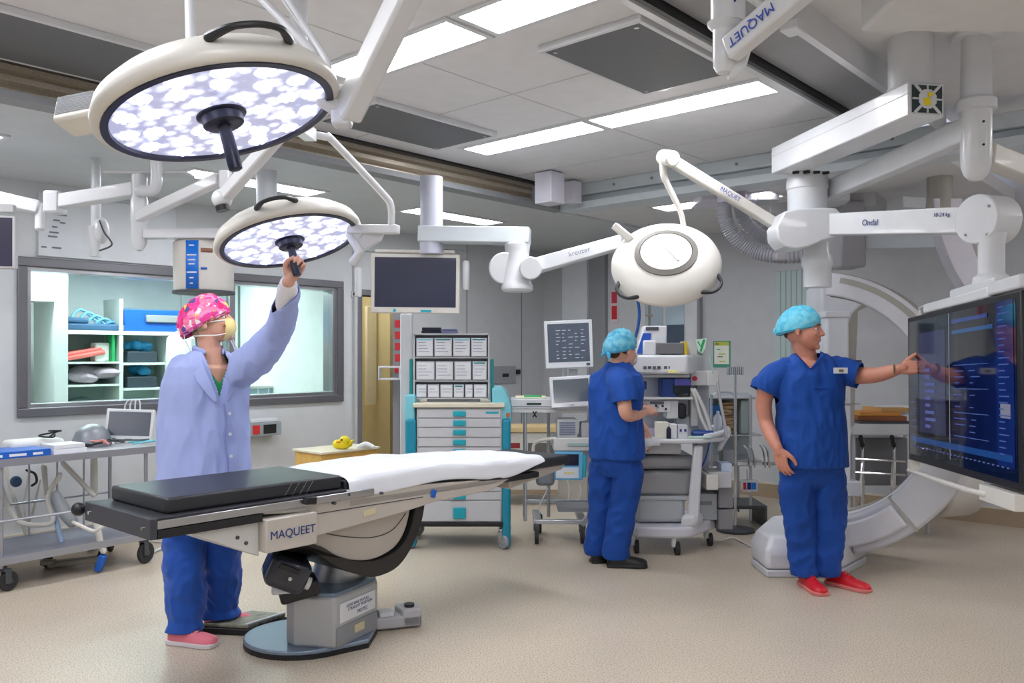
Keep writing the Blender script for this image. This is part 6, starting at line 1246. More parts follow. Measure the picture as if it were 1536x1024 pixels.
# ================================================================ C-ARM GANTRY
GA = thing('c_arm_gantry', 'huge white C shaped imaging gantry behind the big screen', 'imaging gantry', P(1200, 800, 6.15)*Vector((1, 1, 0)))
GW = mat('gantry white shell', (214, 215, 221), .35, coat=.15); GG = mat('gantry inner grey', (168, 166, 158), .5); GL = mat('gantry pale face', (200, 202, 208), .35, coat=.1)
# the C lies in a vertical plane seen obliquely; centre and plane axes
GC = P(1228, 605, 6.1); gx = Vector((.80, -.60, 0)); gy = Vector((.60, .80, 0)); GR = .86
def gp(a, r, w): return GC+gx*(math.cos(a)*r)+Vector((0, 0, math.sin(a)*r))+gy*w
def arc(name, a0, a1, r0, r1, w0, w1, m, n=40, par=None, bev=.012, tap=None):
    rs = []
    for i in range(n+1):
        a = math.radians(a0+(a1-a0)*i/n); f = i/n; k = tap(f) if tap else 1; rm = (r0+r1)/2; h = (r1-r0)/2*k; wm = (w0+w1)/2; hw = (w1-w0)/2*k
        rs.append([gp(a, rm-h, wm-hw), gp(a, rm+h, wm-hw), gp(a, rm+h, wm+hw), gp(a, rm-h, wm+hw)])
    mb = MB(); mb.rings(rs); return mb.build(name, m, par or GA, world=True, bevel=bev)
GCs = GC
arc('c_arm', -88, 84, .78, .94, -.13, .13, GW)
arc('c_arm_groove', -84, 82, .925, .945, -.07, .07, mat('groove grey', (150, 148, 140), .5), bev=0)
arc('c_arm_side_groove', 8, 78, .875, .915, -.134, -.128, GG, bev=0)
arc('c_arm_track', -84, 82, .772, .785, -.09, .09, GG, bev=0)
arc('drive_housing', -74, -18, .80, 1.06, -.20, .20, GL, bev=.03)
arc('lower_shell', -92, -50, .84, 1.0, -.25, .25, GW, bev=.03)
arc('drive_seam', -49.5, -48.5, .79, 1.065, -.21, .21, GG, 2, bev=0)
# base on the floor and pillar
bb = [P(1127, 0, 5.95), P(1150, 0, 5.62), P(1262, 0, 5.62), P(1300, 0, 6.0), P(1280, 0, 6.5), P(1150, 0, 6.5)]
mb = MB(); mb.prism([(p.x, p.y) for p in bb], .0, .05); mb.build('base_skirt', GL, GA, world=True, bevel=.01)
mb = MB(); cx_ = sum(p.x for p in bb)/6; cy_ = sum(p.y for p in bb)/6
mb.rings([[Vector((p.x, p.y, .05)) for p in bb], [Vector((p.x, p.y, .18)) for p in bb], [Vector((cx_+(p.x-cx_)*.86, cy_+(p.y-cy_)*.8, .27)) for p in bb]]); mb.build('base_shell', GW, GA, world=True, bevel=.03, seg=3)
pc = P(1262, 0, 6.75)
def gpil(name, x0, x1, y0, y1, Y, dep, m, bev=.02): 
    mb = MB(); mb.bx(P(x0, 0, Y).x, P(x1, 0, Y).x, Y, Y+dep, max(0, vz(y1, Y)), vz(y0, Y)); return mb.build(name, m, GA, world=True, bevel=bev, seg=3)
gpil('pillar', 1245, 1277, 560, 812, 6.45, .35, GW); gpil('pillar_upper', 1240, 1274, 474, 600, 6.42, .4, mat('pale pillar', (208, 212, 218), .35)); 
mb = MB(); mb.prism([(xa(x, 6.5), za(y, 6.5)) for x, y in ((1232, 428), (1322, 428), (1300, 450), (1280, 470), (1272, 490), (1270, 560), (1240, 560), (1236, 480), (1232, 470))], 0, .35, face_m((0, 6.85, 0), (1, 0, 0), (0, 0, 1))); mb.build('head_bracket', mat('pale pillar', (208, 212, 218), .35), GA, world=True, bevel=.02)
mb = MB(); mb.prism([(xa(x, 6.6), za(y, 6.6)) for x, y in ((1322, 428), (1334, 436), (1312, 456), (1292, 466), (1288, 560), (1286, 640), (1270, 640), (1270, 490), (1278, 466))], 0, .3, face_m((0, 6.95, 0), (1, 0, 0), (0, 0, 1))); mb.build('head_bracket_side', GG, GA, world=True, bevel=.01)
gpil('pillar_cap', 1238, 1276, 466, 476, 6.41, .42, GW, .01); gpil('pillar_foot', 1236, 1292, 722, 745, 6.4, .3, GL, .01); gpil('pillar_line', 1246, 1290, 605, 606.5, 6.44, .02, MGREY, 0)
gpil('ceiling_post', 1262, 1300, 300, 400, 6.9, .3, mat('mid grey post', (168, 168, 172), .45), .02)
gpil('handle_slot', 1288, 1293, 540, 552, 6.55, .1, DGREY, .004)
# detector carriage on the near end of the arm (behind the screen) and counter arc further right
mb = MB(); a = P(1400, 0, 5.9); mb.cyl(P(1395, 742, 5.75), P(1440, 730, 5.9), .16, .2, n=32); mb.build('tube_housing', mat('warm grey housing', (178, 174, 168), .4), GA, world=True, bevel=.02)
GB = thing('ceiling_arc_arm', 'pale curved arm descending behind the big screen from the ceiling', 'curved arm', P(1480, 600, 6.6))
pts = cat2([(1395, 300), (1402, 345), (1420, 395), (1445, 440), (1478, 500), (1510, 560), (1528, 640), (1512, 710), (1470, 744), (1425, 735), (1405, 700)], 4)
rs = []
for x, y in pts:
    c = P(x+22, y, 6.3); rs.append([c+Vector((-.12, -.08, 0)), c+Vector((.09, -.08, 0)), c+Vector((.16, .12, 0)), c+Vector((-.08, .12, 0))])
mb = MB(); mb.rings(rs); mb.build('arc_shell', mat('lilac white shell', (212, 210, 220), .4), GB, world=True, bevel=.01)
rs = []
for x, y in pts[:24]:
    c = P(x+44, y, 6.33); rs.append([c+Vector((-.02, -.08, 0)), c+Vector((.01, -.08, 0)), c+Vector((.05, .1, 0)), c+Vector((0, .1, 0))])
mb = MB(); mb.rings(rs); mb.build('arc_groove', GG, GB, world=True)
mb = MB(); c0 = P(1410, 300, 6.3); mb.cyl(c0-Vector((0, 0, .1)), Vector((c0.x, c0.y, ZR)), .09); mb.build('ceiling_post', GG, GB, world=True)
# ---- tables between gantry pillar and screen
YT = 6.95
def tz(y): return vz(y, YT)
def tx(x): return P(x, 0, YT).x
t = thing('side_table', 'white worktop table with steel stool frame under it, left of the big screen', 'table', Vector((tx(1330), YT+.2, 0)))
mb = MB(); mb.bx(tx(1279), tx(1400), YT, YT+.5, tz(652), tz(636)); mb.build('tabletop', WHITE, t, world=True, bevel=.006)
for x in (1284, 1396):
    for dy in (.05, .45): mb = MB(); mb.cyl((tx(x), YT+dy, 0), (tx(x), YT+dy, tz(650)), .016, n=10); mb.build('leg', FRAME, t, world=True)
t = thing('folding_stool', 'folded steel frame with black fittings under the white worktop', 'frame', Vector((tx(1320), YT+.1, 0)))
for x in (1294, 1341):
    mb = MB(); mb.tube([P(x, 660, YT+.1), P(x-1, 690, YT+.05), P(x-3, 722, YT+.02)], .012, n=8); mb.tube([P(x, 660, YT+.1), P(x+1, 690, YT+.3), Vector((P(x, 0, YT+.35).x, YT+.35, .0))], .012, n=8); mb.tube([P(x-3, 720, YT+.02), Vector((P(x-4, 0, YT).x, YT-.0, 0.0))], .012, n=8); mb.build('frame_leg', CHROME, t, world=True)
    mb = MB(); mb.tube([P(x-3, 655, YT+.05), P(x, 668, YT+.05)], .018, n=8); mb.build('black_fitting', BLACK, t, world=True)
for y in (688, 708): mb = MB(); mb.cyl(P(1283, y, YT), P(1358, y+4, YT+.05), .009, n=8); mb.build('cross_bar', CHROME, t, world=True)
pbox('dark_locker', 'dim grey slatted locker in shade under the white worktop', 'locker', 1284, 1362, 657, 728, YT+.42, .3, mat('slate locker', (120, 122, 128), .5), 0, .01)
for k, (x0, x1, y0, y1, m, lab, dy) in enumerate(((1292, 1362, 624, 631, mat('brown folder card', (150, 92, 58), .7), 'brown lower folder on the white worktop by the big screen', .05), (1290, 1352, 618, 623.6, mat('orange folder card', (226, 158, 78), .7), 'orange folder on top of the brown one', .06), (1318, 1366, 612, 617.6, mat('tan folder card', (214, 170, 110), .7), 'tan folder lying across the orange one', .08))):
    pbox('document_folder', lab, 'folder', x0, x1, y0, y1, YT+dy, .3, m, .12*(k-1), .002)
pbox('document_folder', 'dark grey tray under the brown folder', 'tray', 1290, 1364, 631.5, 635.8, YT+.04, .3, DGREY, 0, .002)
mb = MB(); c = P(1340, 612, YT+.3); mb.ball((c.x, c.y, tz(618)), (.22, .1, .045)); single('cloth_pile', 'white cloth heaped behind the folders', 'cloth', mb, PAPER)
# ================================================================ PEOPLE
def skin_mat(name, rgb, red):
    if name in MATS: return MATS[name]
    m = mat(name, rgb, .5, sss=.12, var=.06, vscale=14); return m
SKIN = skin_mat('skin', (222, 170, 146), 0); SKIN2 = skin_mat('ruddy skin', (206, 142, 120), 0)
def voxel(mb, size, smooth=4, disp=None, cut=None):
    """one continuous surface out of overlapping closed shapes; returns a mesh"""
    me = mb.mesh('tmp'); o = bpy.data.objects.new('tmp', me); COL.objects.link(o)
    r = o.modifiers.new('r', 'REMESH'); r.mode = 'VOXEL'; r.voxel_size = size
    if smooth: q = o.modifiers.new('s', 'SMOOTH'); q.factor = .5; q.iterations = smooth
    dg = bpy.context.evaluated_depsgraph_get(); dg.update(); me2 = bpy.data.meshes.new_from_object(o.evaluated_get(dg)); bpy.data.objects.remove(o)
    if disp or cut:
        bm = bmesh.new(); bm.from_mesh(me2); bm.normal_update()
        if disp:
            nn = [v.normal.copy() for v in bm.verts]
            for v, n in zip(bm.verts, nn): v.co = v.co+n*disp(v.co, n)
        if cut: bmesh.ops.delete(bm, geom=[f for f in bm.faces if cut(f.calc_center_median(), f.normal)], context='FACES')
        bm.to_mesh(me2); bm.free()
    return me2
def place(name, me, m, parent, solid=0, label=None):
    inv = ROOTM[parent.name].inverted(); me.transform(inv); me.materials.clear(); me.materials.append(m); me.shade_smooth(); me.name = name
    o = bpy.data.objects.new(name, me); COL.objects.link(o); o.parent = parent; ROOTM[o.name] = ROOTM[parent.name]
    if solid: q = o.modifiers.new('thick', 'SOLIDIFY'); q.thickness = solid; q.offset = 1
    if label: o['label'] = label
    return o
def folds(amp=.006, sc=(5, 5, 2.2), seed=0, creases=0):
    def f(p, n):
        q = Vector((p.x*sc[0]+seed, p.y*sc[1], p.z*sc[2])); a = noise.noise(q*2.0)*amp; b = (1-abs(noise.noise(q*3.4+Vector((3, 1, 7)))*2))*amp*.7
        return a+b-amp*.2
    return f
def cap2(mb, a, b, ra, rb, n=14): mb.tube([a, b], [ra, rb], n=n); return mb
def chain(mb, pts, rad, sm=5, n=16): mb.tube(pts, rad, n=n, smooth=sm); return mb
def torso(mb, rows, n=28, e=2.4):
    """rows of (centre, rx, ry, yaw) from top to bottom"""
    rs = []
    for c, rx, ry, yaw in rows:
        r = []
        for j in range(n):
            t = 2*math.pi*j/n; cx_, sy_ = math.cos(t), math.sin(t); x = math.copysign(abs(cx_)**(2/e), cx_)*rx; y = math.copysign(abs(sy_)**(2/e), sy_)*ry
            r.append(Vector(c)+Vector((x*math.cos(yaw)-y*math.sin(yaw), x*math.sin(yaw)+y*math.cos(yaw), 0)))
        rs.append(r)
    mb.rings(rs); return mb
def headM(C, f, up=(0, 0, 1), s=1.0):
    """head frame: local -y = face direction, z up"""
    f = Vector(f).normalized(); u = Vector(up); u = (u-f*u.dot(f)).normalized(); y = -f; x = y.cross(u)
    m = Matrix((x, y, u)).transposed().to_4x4(); m = m @ Matrix.Diagonal((s, s, s, 1)); m.translation = C; return m
def head(mb, M, jaw=1.0, stubble=None):
    mb.at(M)
    mb.ball((0, .012, .035), (.074, .094, .086), 28); mb.ball((0, -.03, -.03), (.062*jaw, .068, .082), 28)
    mb.ball((0, -.052, -.072), (.046*jaw, .042, .036), 20); mb.ball((0, -.082, -.096), (.022*jaw, .018, .018), 16); mb.ball((0, .02, -.03), (.062, .07, .06), 20)
    mb.ball((0, -.078, .026), (.050, .018, .013), 16); mb.ball((.034, -.068, -.024), (.024, .022, .020), 14); mb.ball((-.034, -.068, -.024), (.024, .022, .020), 14)
    mb.tube([(0, -.090, .016), (0, -.101, -.006), (0, -.110, -.024)], [.009, .0115, .0135], n=12); mb.ball((.012, -.099, -.030), (.009, .011, .008), 10); mb.ball((-.012, -.099, -.030), (.009, .011, .008), 10)
    mb.ball((0, -.094, -.052), (.024, .010, .0065), 14); mb.ball((0, -.092, -.063), (.021, .010, .0065), 14); mb.ball((0, -.088, -.046), (.02, .012, .014), 12)
    for sx in (-1, 1):
        mb.ball((sx*.074, .014, -.004), (.009, .019, .031), 14, rot=(.15, 0, sx*.35)); mb.ball((sx*.076, .008, -.026), (.008, .010, .012), 10)
    mb.M = None; return mb
def eyes(M, parent, brow=(70, 52, 40), lip=(176, 104, 96), dy=0):
    for sx in (-1, 1):
        mb = MB().at(M); mb.ball((sx*.031, -.0795, .005), (.0135, .010, .0075), 16); e = mb.build('eye', mat('eye white', (226, 220, 214), .2), parent, world=True)
        mb = MB().at(M); mb.ball((sx*.031-.001, -.0885, .005), (.0055, .0025, .0058), 12); mb.build('iris', mat('dark iris', (50, 40, 34), .15), e, world=True)
        mb = MB().at(M); mb.tube([(sx*.012, -.0935, .024), (sx*.030, -.0930, .031), (sx*.050, -.078, .024)], [.003, .0042, .0025], n=8, smooth=4); mb.build('eyebrow', mat('brow hair %d' % brow[0], brow, .9), parent, world=True)
    if lip:
        mb = MB().at(M); mb.ball((0, -.0955, -.0525), (.0215, .008, .0040), 14); mb.ball((0, -.0935, -.0615), (.019, .008, .0045), 14); mb.build('lips', mat('lip colour', lip, .45), parent, world=True)
def hand(mb, W, d, palm, side, curl=(.35, .45, .35), spread=.05, thumb=None, s=1.0, per=None):
    """W wrist; d finger direction; palm = direction the palm faces; side = +1 if the thumb lies on the +y side of frame"""
    d = Vector(d).normalized(); z = -Vector(palm); z = (z-d*z.dot(d)).normalized(); y = z.cross(d)
    M = Matrix((d, y, z)).transposed().to_4x4() @ Matrix.Diagonal((s, s, s, 1)); M.translation = W; mb.at(M); sd = side
    mb.tube([(-.015, 0, 0), (.02, 0, 0)], [.027, .027], n=14, flat=1); 
    for k, yy in enumerate((.028, .010, -.009, -.027)): mb.tube([(.015, yy*.65*sd, -.002), (.055, yy*.95*sd, 0), (.088-.004*(k == 3)-.003*(k == 0), yy*sd, 0)], [.016, .015, .0115], n=12)
    mb.tube([(.02, .02*sd, -.008), (.05, .026*sd, -.010)], [.018, .014], n=12)
    L = (.073, .082, .076, .058)
    for k in range(4):
        yy = (.028, .010, -.009, -.027)[k]*sd; c = per[k] if per else curl; p = Vector((.086-.004*(k == 3), yy, .001)); a = 0; yawf = spread*(1.5-k)*sd; pts = [p.copy()]; rr = [.0098, .0092, .0082, .0070]
        if k == 3: rr = [r*.88 for r in rr]
        for j, fr_ in enumerate((.45, .31, .24)):
            a += c[j]; p = p+Vector((math.cos(a)*math.cos(yawf), math.sin(yawf)*math.cos(a), -math.sin(a)))*L[k]*fr_; pts.append(p.copy())
        mb.tube(pts, rr, n=12, smooth=3)
    th = thumb or ((.030, .034, -.012), (.058, .056, -.020), (.082, .066, -.026), (.103, .068, -.030))
    mb.tube([(a, b*sd, c) for a, b, c in th], [.016, .0135, .0115, .0092], n=12, smooth=3); mb.M = None; return mb
def shoe(root, A, d, m, sole_m, L=.29, name='shoe', lace=None, h=.10, w=.052):
    """A heel point on the floor, d toe direction"""
    d = Vector((d[0], d[1], 0)).normalized(); M = frame(Vector((A.x, A.y, 0)), d, (0, 0, 1)); mb = MB().at(M)
    sec = [(0, .030, .085), (.03, .038, .105), (.08, .040, .11), (.12, .040, .092), (.17, .046, .072), (.22, .051, .064), (.26, .049, .058), (.284, .036, .048), (.293, .016, .034)]
    k = L/.293; rs = []
    for x, ww, hh in sec:
        r = []
        for j in range(16):
            t = 2*math.pi*j/16; yy = math.cos(t)*ww*w/.052; zz = .018+max(0, math.sin(t))**.8*(hh*h/.10-.018) if math.sin(t) > 0 else .018+math.sin(t)*.010
            r.append(Vector((x*k, yy, zz)))
        rs.append(r)
    mb.rings(rs); o = mb.build(name, m, root, world=True, sub=1)
    mb = MB().at(M); out = [(x*k, ww*w/.052+.006) for x, ww, hh in sec]; poly = out+[(x, -y) for x, y in out[::-1]]
    mb.prism(poly, .0, .024); mb.build('sole', sole_m, o, world=True, bevel=.006, seg=3)
    if lace:
        mb = MB().at(M)
        for j in range(4): x = (.12+.022*j)*k; mb.tube([(x, -.022, .088*h/.10-.020*j*.5), (x+.005, 0, .10*h/.10-.018*j*.55), (x+.01, .022, .088*h/.10-.020*j*.5)], .0035, n=6)
        mb.build('laces', lace, o, world=True)
    return o
def bouffant(M, parent, m, name='scrub_cap', tail=None, scale=1.0, drop=0.0, amp=.004, puff=(0, 0, 0)):
    """soft cap over the skull; lower edge tilts from brow to nape"""
    n, h = 40, 18; rs = []
    for i in range(h+1):
        a = math.radians(88-i*(88+18)/h); r = []
        for j in range(n):
            t = 2*math.pi*j/n; x = math.cos(a)*math.cos(t)*.082; y = math.cos(a)*math.sin(t)*.104+.014; z = math.sin(a)*.098+.036
            back = (math.sin(t)+1)/2; z -= (.030*back+.0)*(1-math.sin(a))*.9; z += (1-back)*.012*(1-math.sin(a)); y += .012*back*math.cos(a)
            v = Vector((x, y, z))*1; v = Vector((v.x*scale, (v.y-.014)*scale+.014, (v.z-.036)*scale+.036))
            if i == h: v = Vector((v.x*.93, (v.y-.014)*.94+.014, v.z-.002))
            k = noise.noise(Vector((x*50, y*50, z*50)))*amp+noise.noise(Vector((math.cos(t)*6, math.sin(t)*6, z*12)))*amp
            v += v.normalized()*k+Vector(puff)*back*max(0, math.cos(a)); r.append(v)
        rs.append(r)
    mb = MB().at(M); mb.rings(rs, close=False); mb.add([sum((v for v in rs[0]), Vector())/n+Vector((0, 0, .001))], []) ; k = len(mb.v)-1; mb.f += [(j, (j+1) % n, k) for j in range(n)]
    o = mb.build(name, m, parent, world=True, solid=.003)
    mb = MB().at(M); mb.tube([v*1.0 for v in rs[-2]]+[rs[-2][0]], .0035, n=6); mb.build('cap_hem', tail or m, o, world=True)
    return o
SCRUB = mat('royal blue scrub cloth', (0, 70, 160), .8, bump=.15, bscale=500, sheen=.03, var=.06)
SCRUBP = mat('royal blue trouser cloth', (0, 66, 154), .8, bump=.15, bscale=500, sheen=.03, var=.06)
# ---------------------------------------------------------------- man in blue touching the screen
D1 = 5.42
def q1(x, y, dy=0): return P(x, y, D1+dy)
MAN = thing('person', 'man in royal blue scrubs and red shoes touching the big screen', 'person', P(1222, 0, D1)*Vector((1, 1, 0)))
H1 = headM(q1(1204, 494), (.86, -.50, -.04), s=1.12)
mb = MB(); head(mb, H1, 1.12)
chain(mb, [q1(1203, 510, .02), q1(1208, 535, .03), q1(1212, 560, .02)], [.068, .072, .10]); mb.ball(H1 @ Vector((0, -.045, -.092)), (.05, .04, .03), 16)
torso(mb, [(q1(1212, 540), .055, .045, 0), (q1(1213, 548), .15, .085, 0), (q1(1215, 562), .195, .115, 0), (q1(1215, 600), .185, .125, 0), (q1(1216, 640), .185, .145, 0), (q1(1217, 690), .19, .135, 0), (q1(1217, 715), .17, .12, 0)])
# arms
chain(mb, [q1(1158, 560), q1(1146, 600, .02), q1(1149, 632, .02), q1(1158, 655, -.05), q1(1166, 672, -.11)], [.058, .053, .046, .043, .031])
hand(mb, q1(1167, 673, -.11), (.22, -.12, -1), (.75, .65, .1), 1, curl=(.22, .35, .3), spread=.09, s=1.12)
wr = q1(1349, 553, -.26); chain(mb, [q1(1262, 560), q1(1290, 563, -.06), q1(1316, 562, -.15), q1(1335, 557, -.21), wr], [.06, .055, .048, .042, .030])
hand(mb, wr+Vector((.004, 0, .0)), (.90, -.42, .12), (.42, .75, -.35), 1, curl=(.55, .35, .25), s=1.1, thumb=((.030, .034, -.006), (.060, .060, -.004), (.086, .074, .002), (.108, .082, .008)))
for sx, (hx, kx, ax) in enumerate(((1194, 1200, 1205), (1240, 1243, 1240))): chain(mb, [q1(hx, 700), q1(kx, 780, -.01), q1(ax, 858, .03)], [.09, .06, .040])
place('body', voxel(mb, .0042, 3), SKIN2, MAN)
eyes(H1, MAN, (92, 74, 62), (182, 110, 100))
mb = MB().at(H1); 
for sx in (-1, 1): mb.ball((sx*.062, .03, .012), (.016, .045, .026), 14); 
mb.ball((0, .085, -.02), (.052, .02, .035), 16); mb.build('hair', mat('grey brown hair', (82, 70, 62), .9), MAN, world=True)
CAPB = ramp_mat('cyan paper cap', 'noise', [(.35, (70, 186, 222)), (.62, (126, 214, 236))], 26, .7, bump=.3)
bouffant(H1, MAN, CAPB, tail=mat('cyan cap hem', (90, 200, 230), .6), scale=1.05, puff=(0, .012, -.006))
mb = MB().at(H1); mb.ball((0, .125, .012), (.028, .022, .022), 14); mb.tube([(0, .13, .01), (.02, .15, -.012), (.01, .15, -.035)], [.008, .010, .005], n=8); mb.tube([(0, .13, .01), (-.02, .15, -.005), (-.03, .155, -.028)], [.008, .010, .005], n=8); mb.build('cap_knot', CAPB, MAN, world=True)
# top
mb = MB(); torso(mb, [(q1(1213, 528), .075, .072, 0), (q1(1214, 536), .125, .098, 0), (q1(1214, 547), .175, .12, 0), (q1(1215, 560), .215, .145, 0), (q1(1214, 580), .222, .155, 0), (q1(1215, 610), .205, .165, 0), (q1(1216, 640), .206, .178, 0), (q1(1217, 668), .214, .178, 0), (q1(1217, 697), .222, .172, 0)], 36)
chain(mb, [q1(1184, 553), q1(1164, 563), q1(1147, 583, .01)], [.072, .082, .090], 5, 22); chain(mb, [q1(1248, 553, .0), q1(1267, 557, -.03), q1(1284, 562, -.06)], [.075, .084, .083], 5, 22)
# flat cut sleeve ends
def sl_cut(planes):
    def c(p, n): return any((p-o).dot(d) > 0 and (p-o).length < r for o, d, r in planes)
    return c
vb = q1(1216, 553, -.14); vl, vr = q1(1188, 520, -.1), q1(1243, 522, -.1)
def vneck(p, n):
    if p.z < vb.z or p.y > D1-.012: return False
    f = (p.z-vb.z)/(vl.z-vb.z); xl = vb.x+(vl.x-vb.x)*f*1.0; xr = vb.x+(vr.x-vb.x)*f; return xl < p.x < xr
sl1 = (q1(1146, 588, .01), (q1(1146, 588)-q1(1160, 560)).normalized(), .11); sl2 = (q1(1289, 562, -.065), (q1(1284, 562, -.06)-q1(1262, 557, -.01)).normalized(), .14)
cutf = sl_cut([sl1, sl2])
def neckhole(p, n): return p.z > q1(0, 534).z and (Vector((p.x, p.y, 0))-Vector((q1(1212, 0).x, D1+.015, 0))).length < .082
place('scrub_top', voxel(mb, .007, 3, folds(.012, seed=1), lambda p, n: vneck(p, n) or cutf(p, n) or neckhole(p, n)), SCRUB, MAN, solid=.004)
mb = MB(); vo = -.150
mb.tube([q1(1195, 532, -.108), q1(1204, 541, -.130), q1(1216, 554, -.150), q1(1229, 541, -.130), q1(1238, 532, -.110)], .004, n=6); mb.build('neck_band', mat('dark scrub hem', (8, 44, 120), .8), MAN, world=True)
mb = MB(); mb.bx(q1(1236, 0).x, q1(1256, 0).x, D1-.168, D1-.160, q1(0, 559).z, q1(0, 550.5).z); bd = mb.build('name_badge', PAPER, MAN, world=True)
mb = MB(); mb.bx(q1(1243, 0).x, q1(1250, 0).x, D1-.170, D1-.167, q1(0, 557).z, q1(0, 553).z); mb.build('badge_print', mat('olive print', (120, 118, 90), .6), bd, world=True)
mb = MB(); mb.tube([q1(1222, 583, -.172), q1(1252, 583, -.150)], .0025, n=6); mb.build('pocket_seam', mat('dark scrub hem', (8, 44, 120), .8), MAN, world=True)
# trousers
mb = MB(); torso(mb, [(q1(1217, 680), .19, .14, 0), (q1(1217, 700), .198, .135, 0), (q1(1217, 716), .19, .115, 0), (q1(1217, 730), .14, .08, 0)], 30)
chain(mb, [q1(1194, 706), q1(1195, 730), q1(1198, 765), q1(1201, 810), q1(1206, 850), q1(1206, 857, .0)], [.10, .108, .100, .088, .080, .078], 5, 22); chain(mb, [q1(1242, 706), q1(1243, 730), q1(1244, 765, .0), q1(1243, 810), q1(1241, 848), q1(1241, 855)], [.10, .108, .098, .092, .084, .08], 5, 22)
zf_ = .075
place('scrub_trousers', voxel(mb, .008, 8, folds(.015, (4, 4, 3), 5), lambda p, n: p.z < zf_), SCRUBP, MAN, solid=.004)
RS = mat('red leather shoe', (206, 24, 40), .4); RSO = mat('red shoe sole', (214, 120, 116), .6)
shoe(MAN, q1(1203, 850, .06), (.10, -1, 0), RS, RSO, .30, lace=RS); shoe(MAN, q1(1240, 845, .08), (.62, -.8, 0), RS, RSO, .30, lace=RS)
mb = MB(); mb.lathe([(.033, -.004), (.036, 0), (.033, .004)], o=wr-Vector((.03, -.012, .0)), axis=(.9, -.4, .1), n=20); mb.build('wristband', mat('olive band', (150, 150, 110), .6), MAN, world=True)
# ---------------------------------------------------------------- man seen from behind at the anaesthetic machine
D2 = 6.0
def q2_(x, y, dy=0): return P(x, y, D2+dy)
MN2 = thing('person', 'man in blue scrubs and teal cap seen from behind at the anaesthetic machine', 'person', P(925, 0, D2)*Vector((1, 1, 0)))
YW = -.75
H2 = headM(q2_(934, 524, 0), (.80, .58, -.12), s=1.06)
mb = MB(); head(mb, H2, 1.05); chain(mb, [q2_(931, 536), q2_(928, 552), q2_(926, 570)], [.06, .062, .08])
torso(mb, [(q2_(925, 556), .09, .07, YW), (q2_(924, 580), .17, .10, YW), (q2_(924, 640), .15, .12, YW), (q2_(926, 690), .15, .12, YW)])
chain(mb, [q2_(932, 570, -.12), q2_(936, 600, -.21), q2_(940, 621, -.21), q2_(954, 622, -.10), q2_(966, 618, .0)], [.055, .05, .046, .042, .029]); hand(mb, q2_(967, 617, .01), (.75, .6, .12), (-.3, .6, -.8), 1, curl=(.5, .6, .4), s=1.05)
chain(mb, [q2_(905, 572, .10), q2_(930, 620, .18), q2_(955, 632, .25), q2_(967, 644, .26)], [.055, .05, .042, .030]); hand(mb, q2_(968, 645, .26), (.4, .1, -.9), (-.7, .4, -.2), -1, curl=(.3, .3, .3), s=1.05)
for hx, kx, ax, dy in ((908, 900, 894, .06), (940, 932, 922, -.06)): chain(mb, [q2_(hx, 690, dy), q2_(kx, 760, dy), q2_(ax, 830, dy)], [.085, .06, .045])
place('body', voxel(mb, .0045, 3), SKIN, MN2); eyes(H2, MN2, (60, 46, 38), None)
mb = MB().at(H2); mb.tube([(-.045, -.085, -.03), (0, -.118, -.032), (.045, -.085, -.03)], .012, n=8, smooth=4); mb.ball((0, -.088, -.058), (.048, .036, .044), 18); mk = mb.build('face_mask', mat('pale grey mask', (206, 202, 200), .8), MN2, world=True)
mb = MB().at(H2); mb.ball((0, .075, -.035), (.052, .025, .035), 16); mb.ball((.062, .03, -.005), (.014, .045, .03), 12); mb.ball((-.062, .03, -.005), (.014, .045, .03), 12); mb.build('hair', mat('brown hair', (74, 50, 36), .9), MN2, world=True)
CAPT = ramp_mat('teal mesh cap', 'noise', [(.35, (64, 160, 200)), (.62, (122, 196, 214))], 30, .7, bump=.3)
bouffant(H2, MN2, CAPT, tail=mat('teal cap hem', (60, 168, 214), .6), scale=1.07, puff=(0, .02, -.012), amp=.006)
mb = MB().at(H2); mb.ball((-.01, .135, -.035), (.02, .018, .018), 12); mb.tube([(0, .135, -.03), (-.04, .155, -.06), (-.045, .16, -.08)], [.01, .014, .006], n=8); mb.tube([(0, .135, -.03), (.02, .155, -.05), (.03, .16, -.065)], [.008, .01, .005], n=8); mb.build('cap_knot', mat('teal cap hem', (60, 168, 214), .6), MN2, world=True)
mb = MB(); torso(mb, [(q2_(927, 545), .075, .07, YW), (q2_(926, 553), .11, .09, YW), (q2_(924, 563), .185, .115, YW), (q2_(923, 582), .205, .14, YW), (q2_(923, 620), .185, .15, YW), (q2_(924, 655), .19, .16, YW), (q2_(926, 686), .20, .165, YW)], 34)
chain(mb, [q2_(908, 570, .12), q2_(915, 590, .16), q2_(925, 604, .18)], [.085, .088, .085], 5, 22)
s1c = (q2_(939, 606, -.12), Vector((.08, 0, -1)).normalized(), .16)
place('scrub_top', voxel(mb, .007, 3, folds(.012, seed=9), lambda p, n: (sl_cut([s1c])(p, n) and p.y < D2-.0 and (p-s1c[0]).length < .12 and (Vector((p.x, p.y, 0))-Vector((s1c[0].x, s1c[0].y, 0))).length < .10 and p.z > s1c[0].z-.07 and False) or (p.z > q2_(0, 551).z and (Vector((p.x, p.y, 0))-Vector((q2_(928, 0).x, D2, 0))).length < .072)), SCRUB, MN2, solid=.004)
mb = MB(); chain(mb, [q2_(926, 566, -.06), q2_(932, 578, -.15), q2_(937, 598, -.20), q2_(938, 604, -.21)], [.085, .092, .086, .084], 5, 24)
se = q2_(938, 602, -.21); place('sleeve', voxel(mb, .006, 3, folds(.006, seed=4), lambda p, n: (p-se).dot(Vector((.12, -.15, -1))) > 0), SCRUB, MN2, solid=.004)
mb = MB(); torso(mb, [(q2_(925, 670), .17, .14, YW), (q2_(925, 695), .172, .135, YW), (q2_(924, 712), .15, .11, YW)], 28)
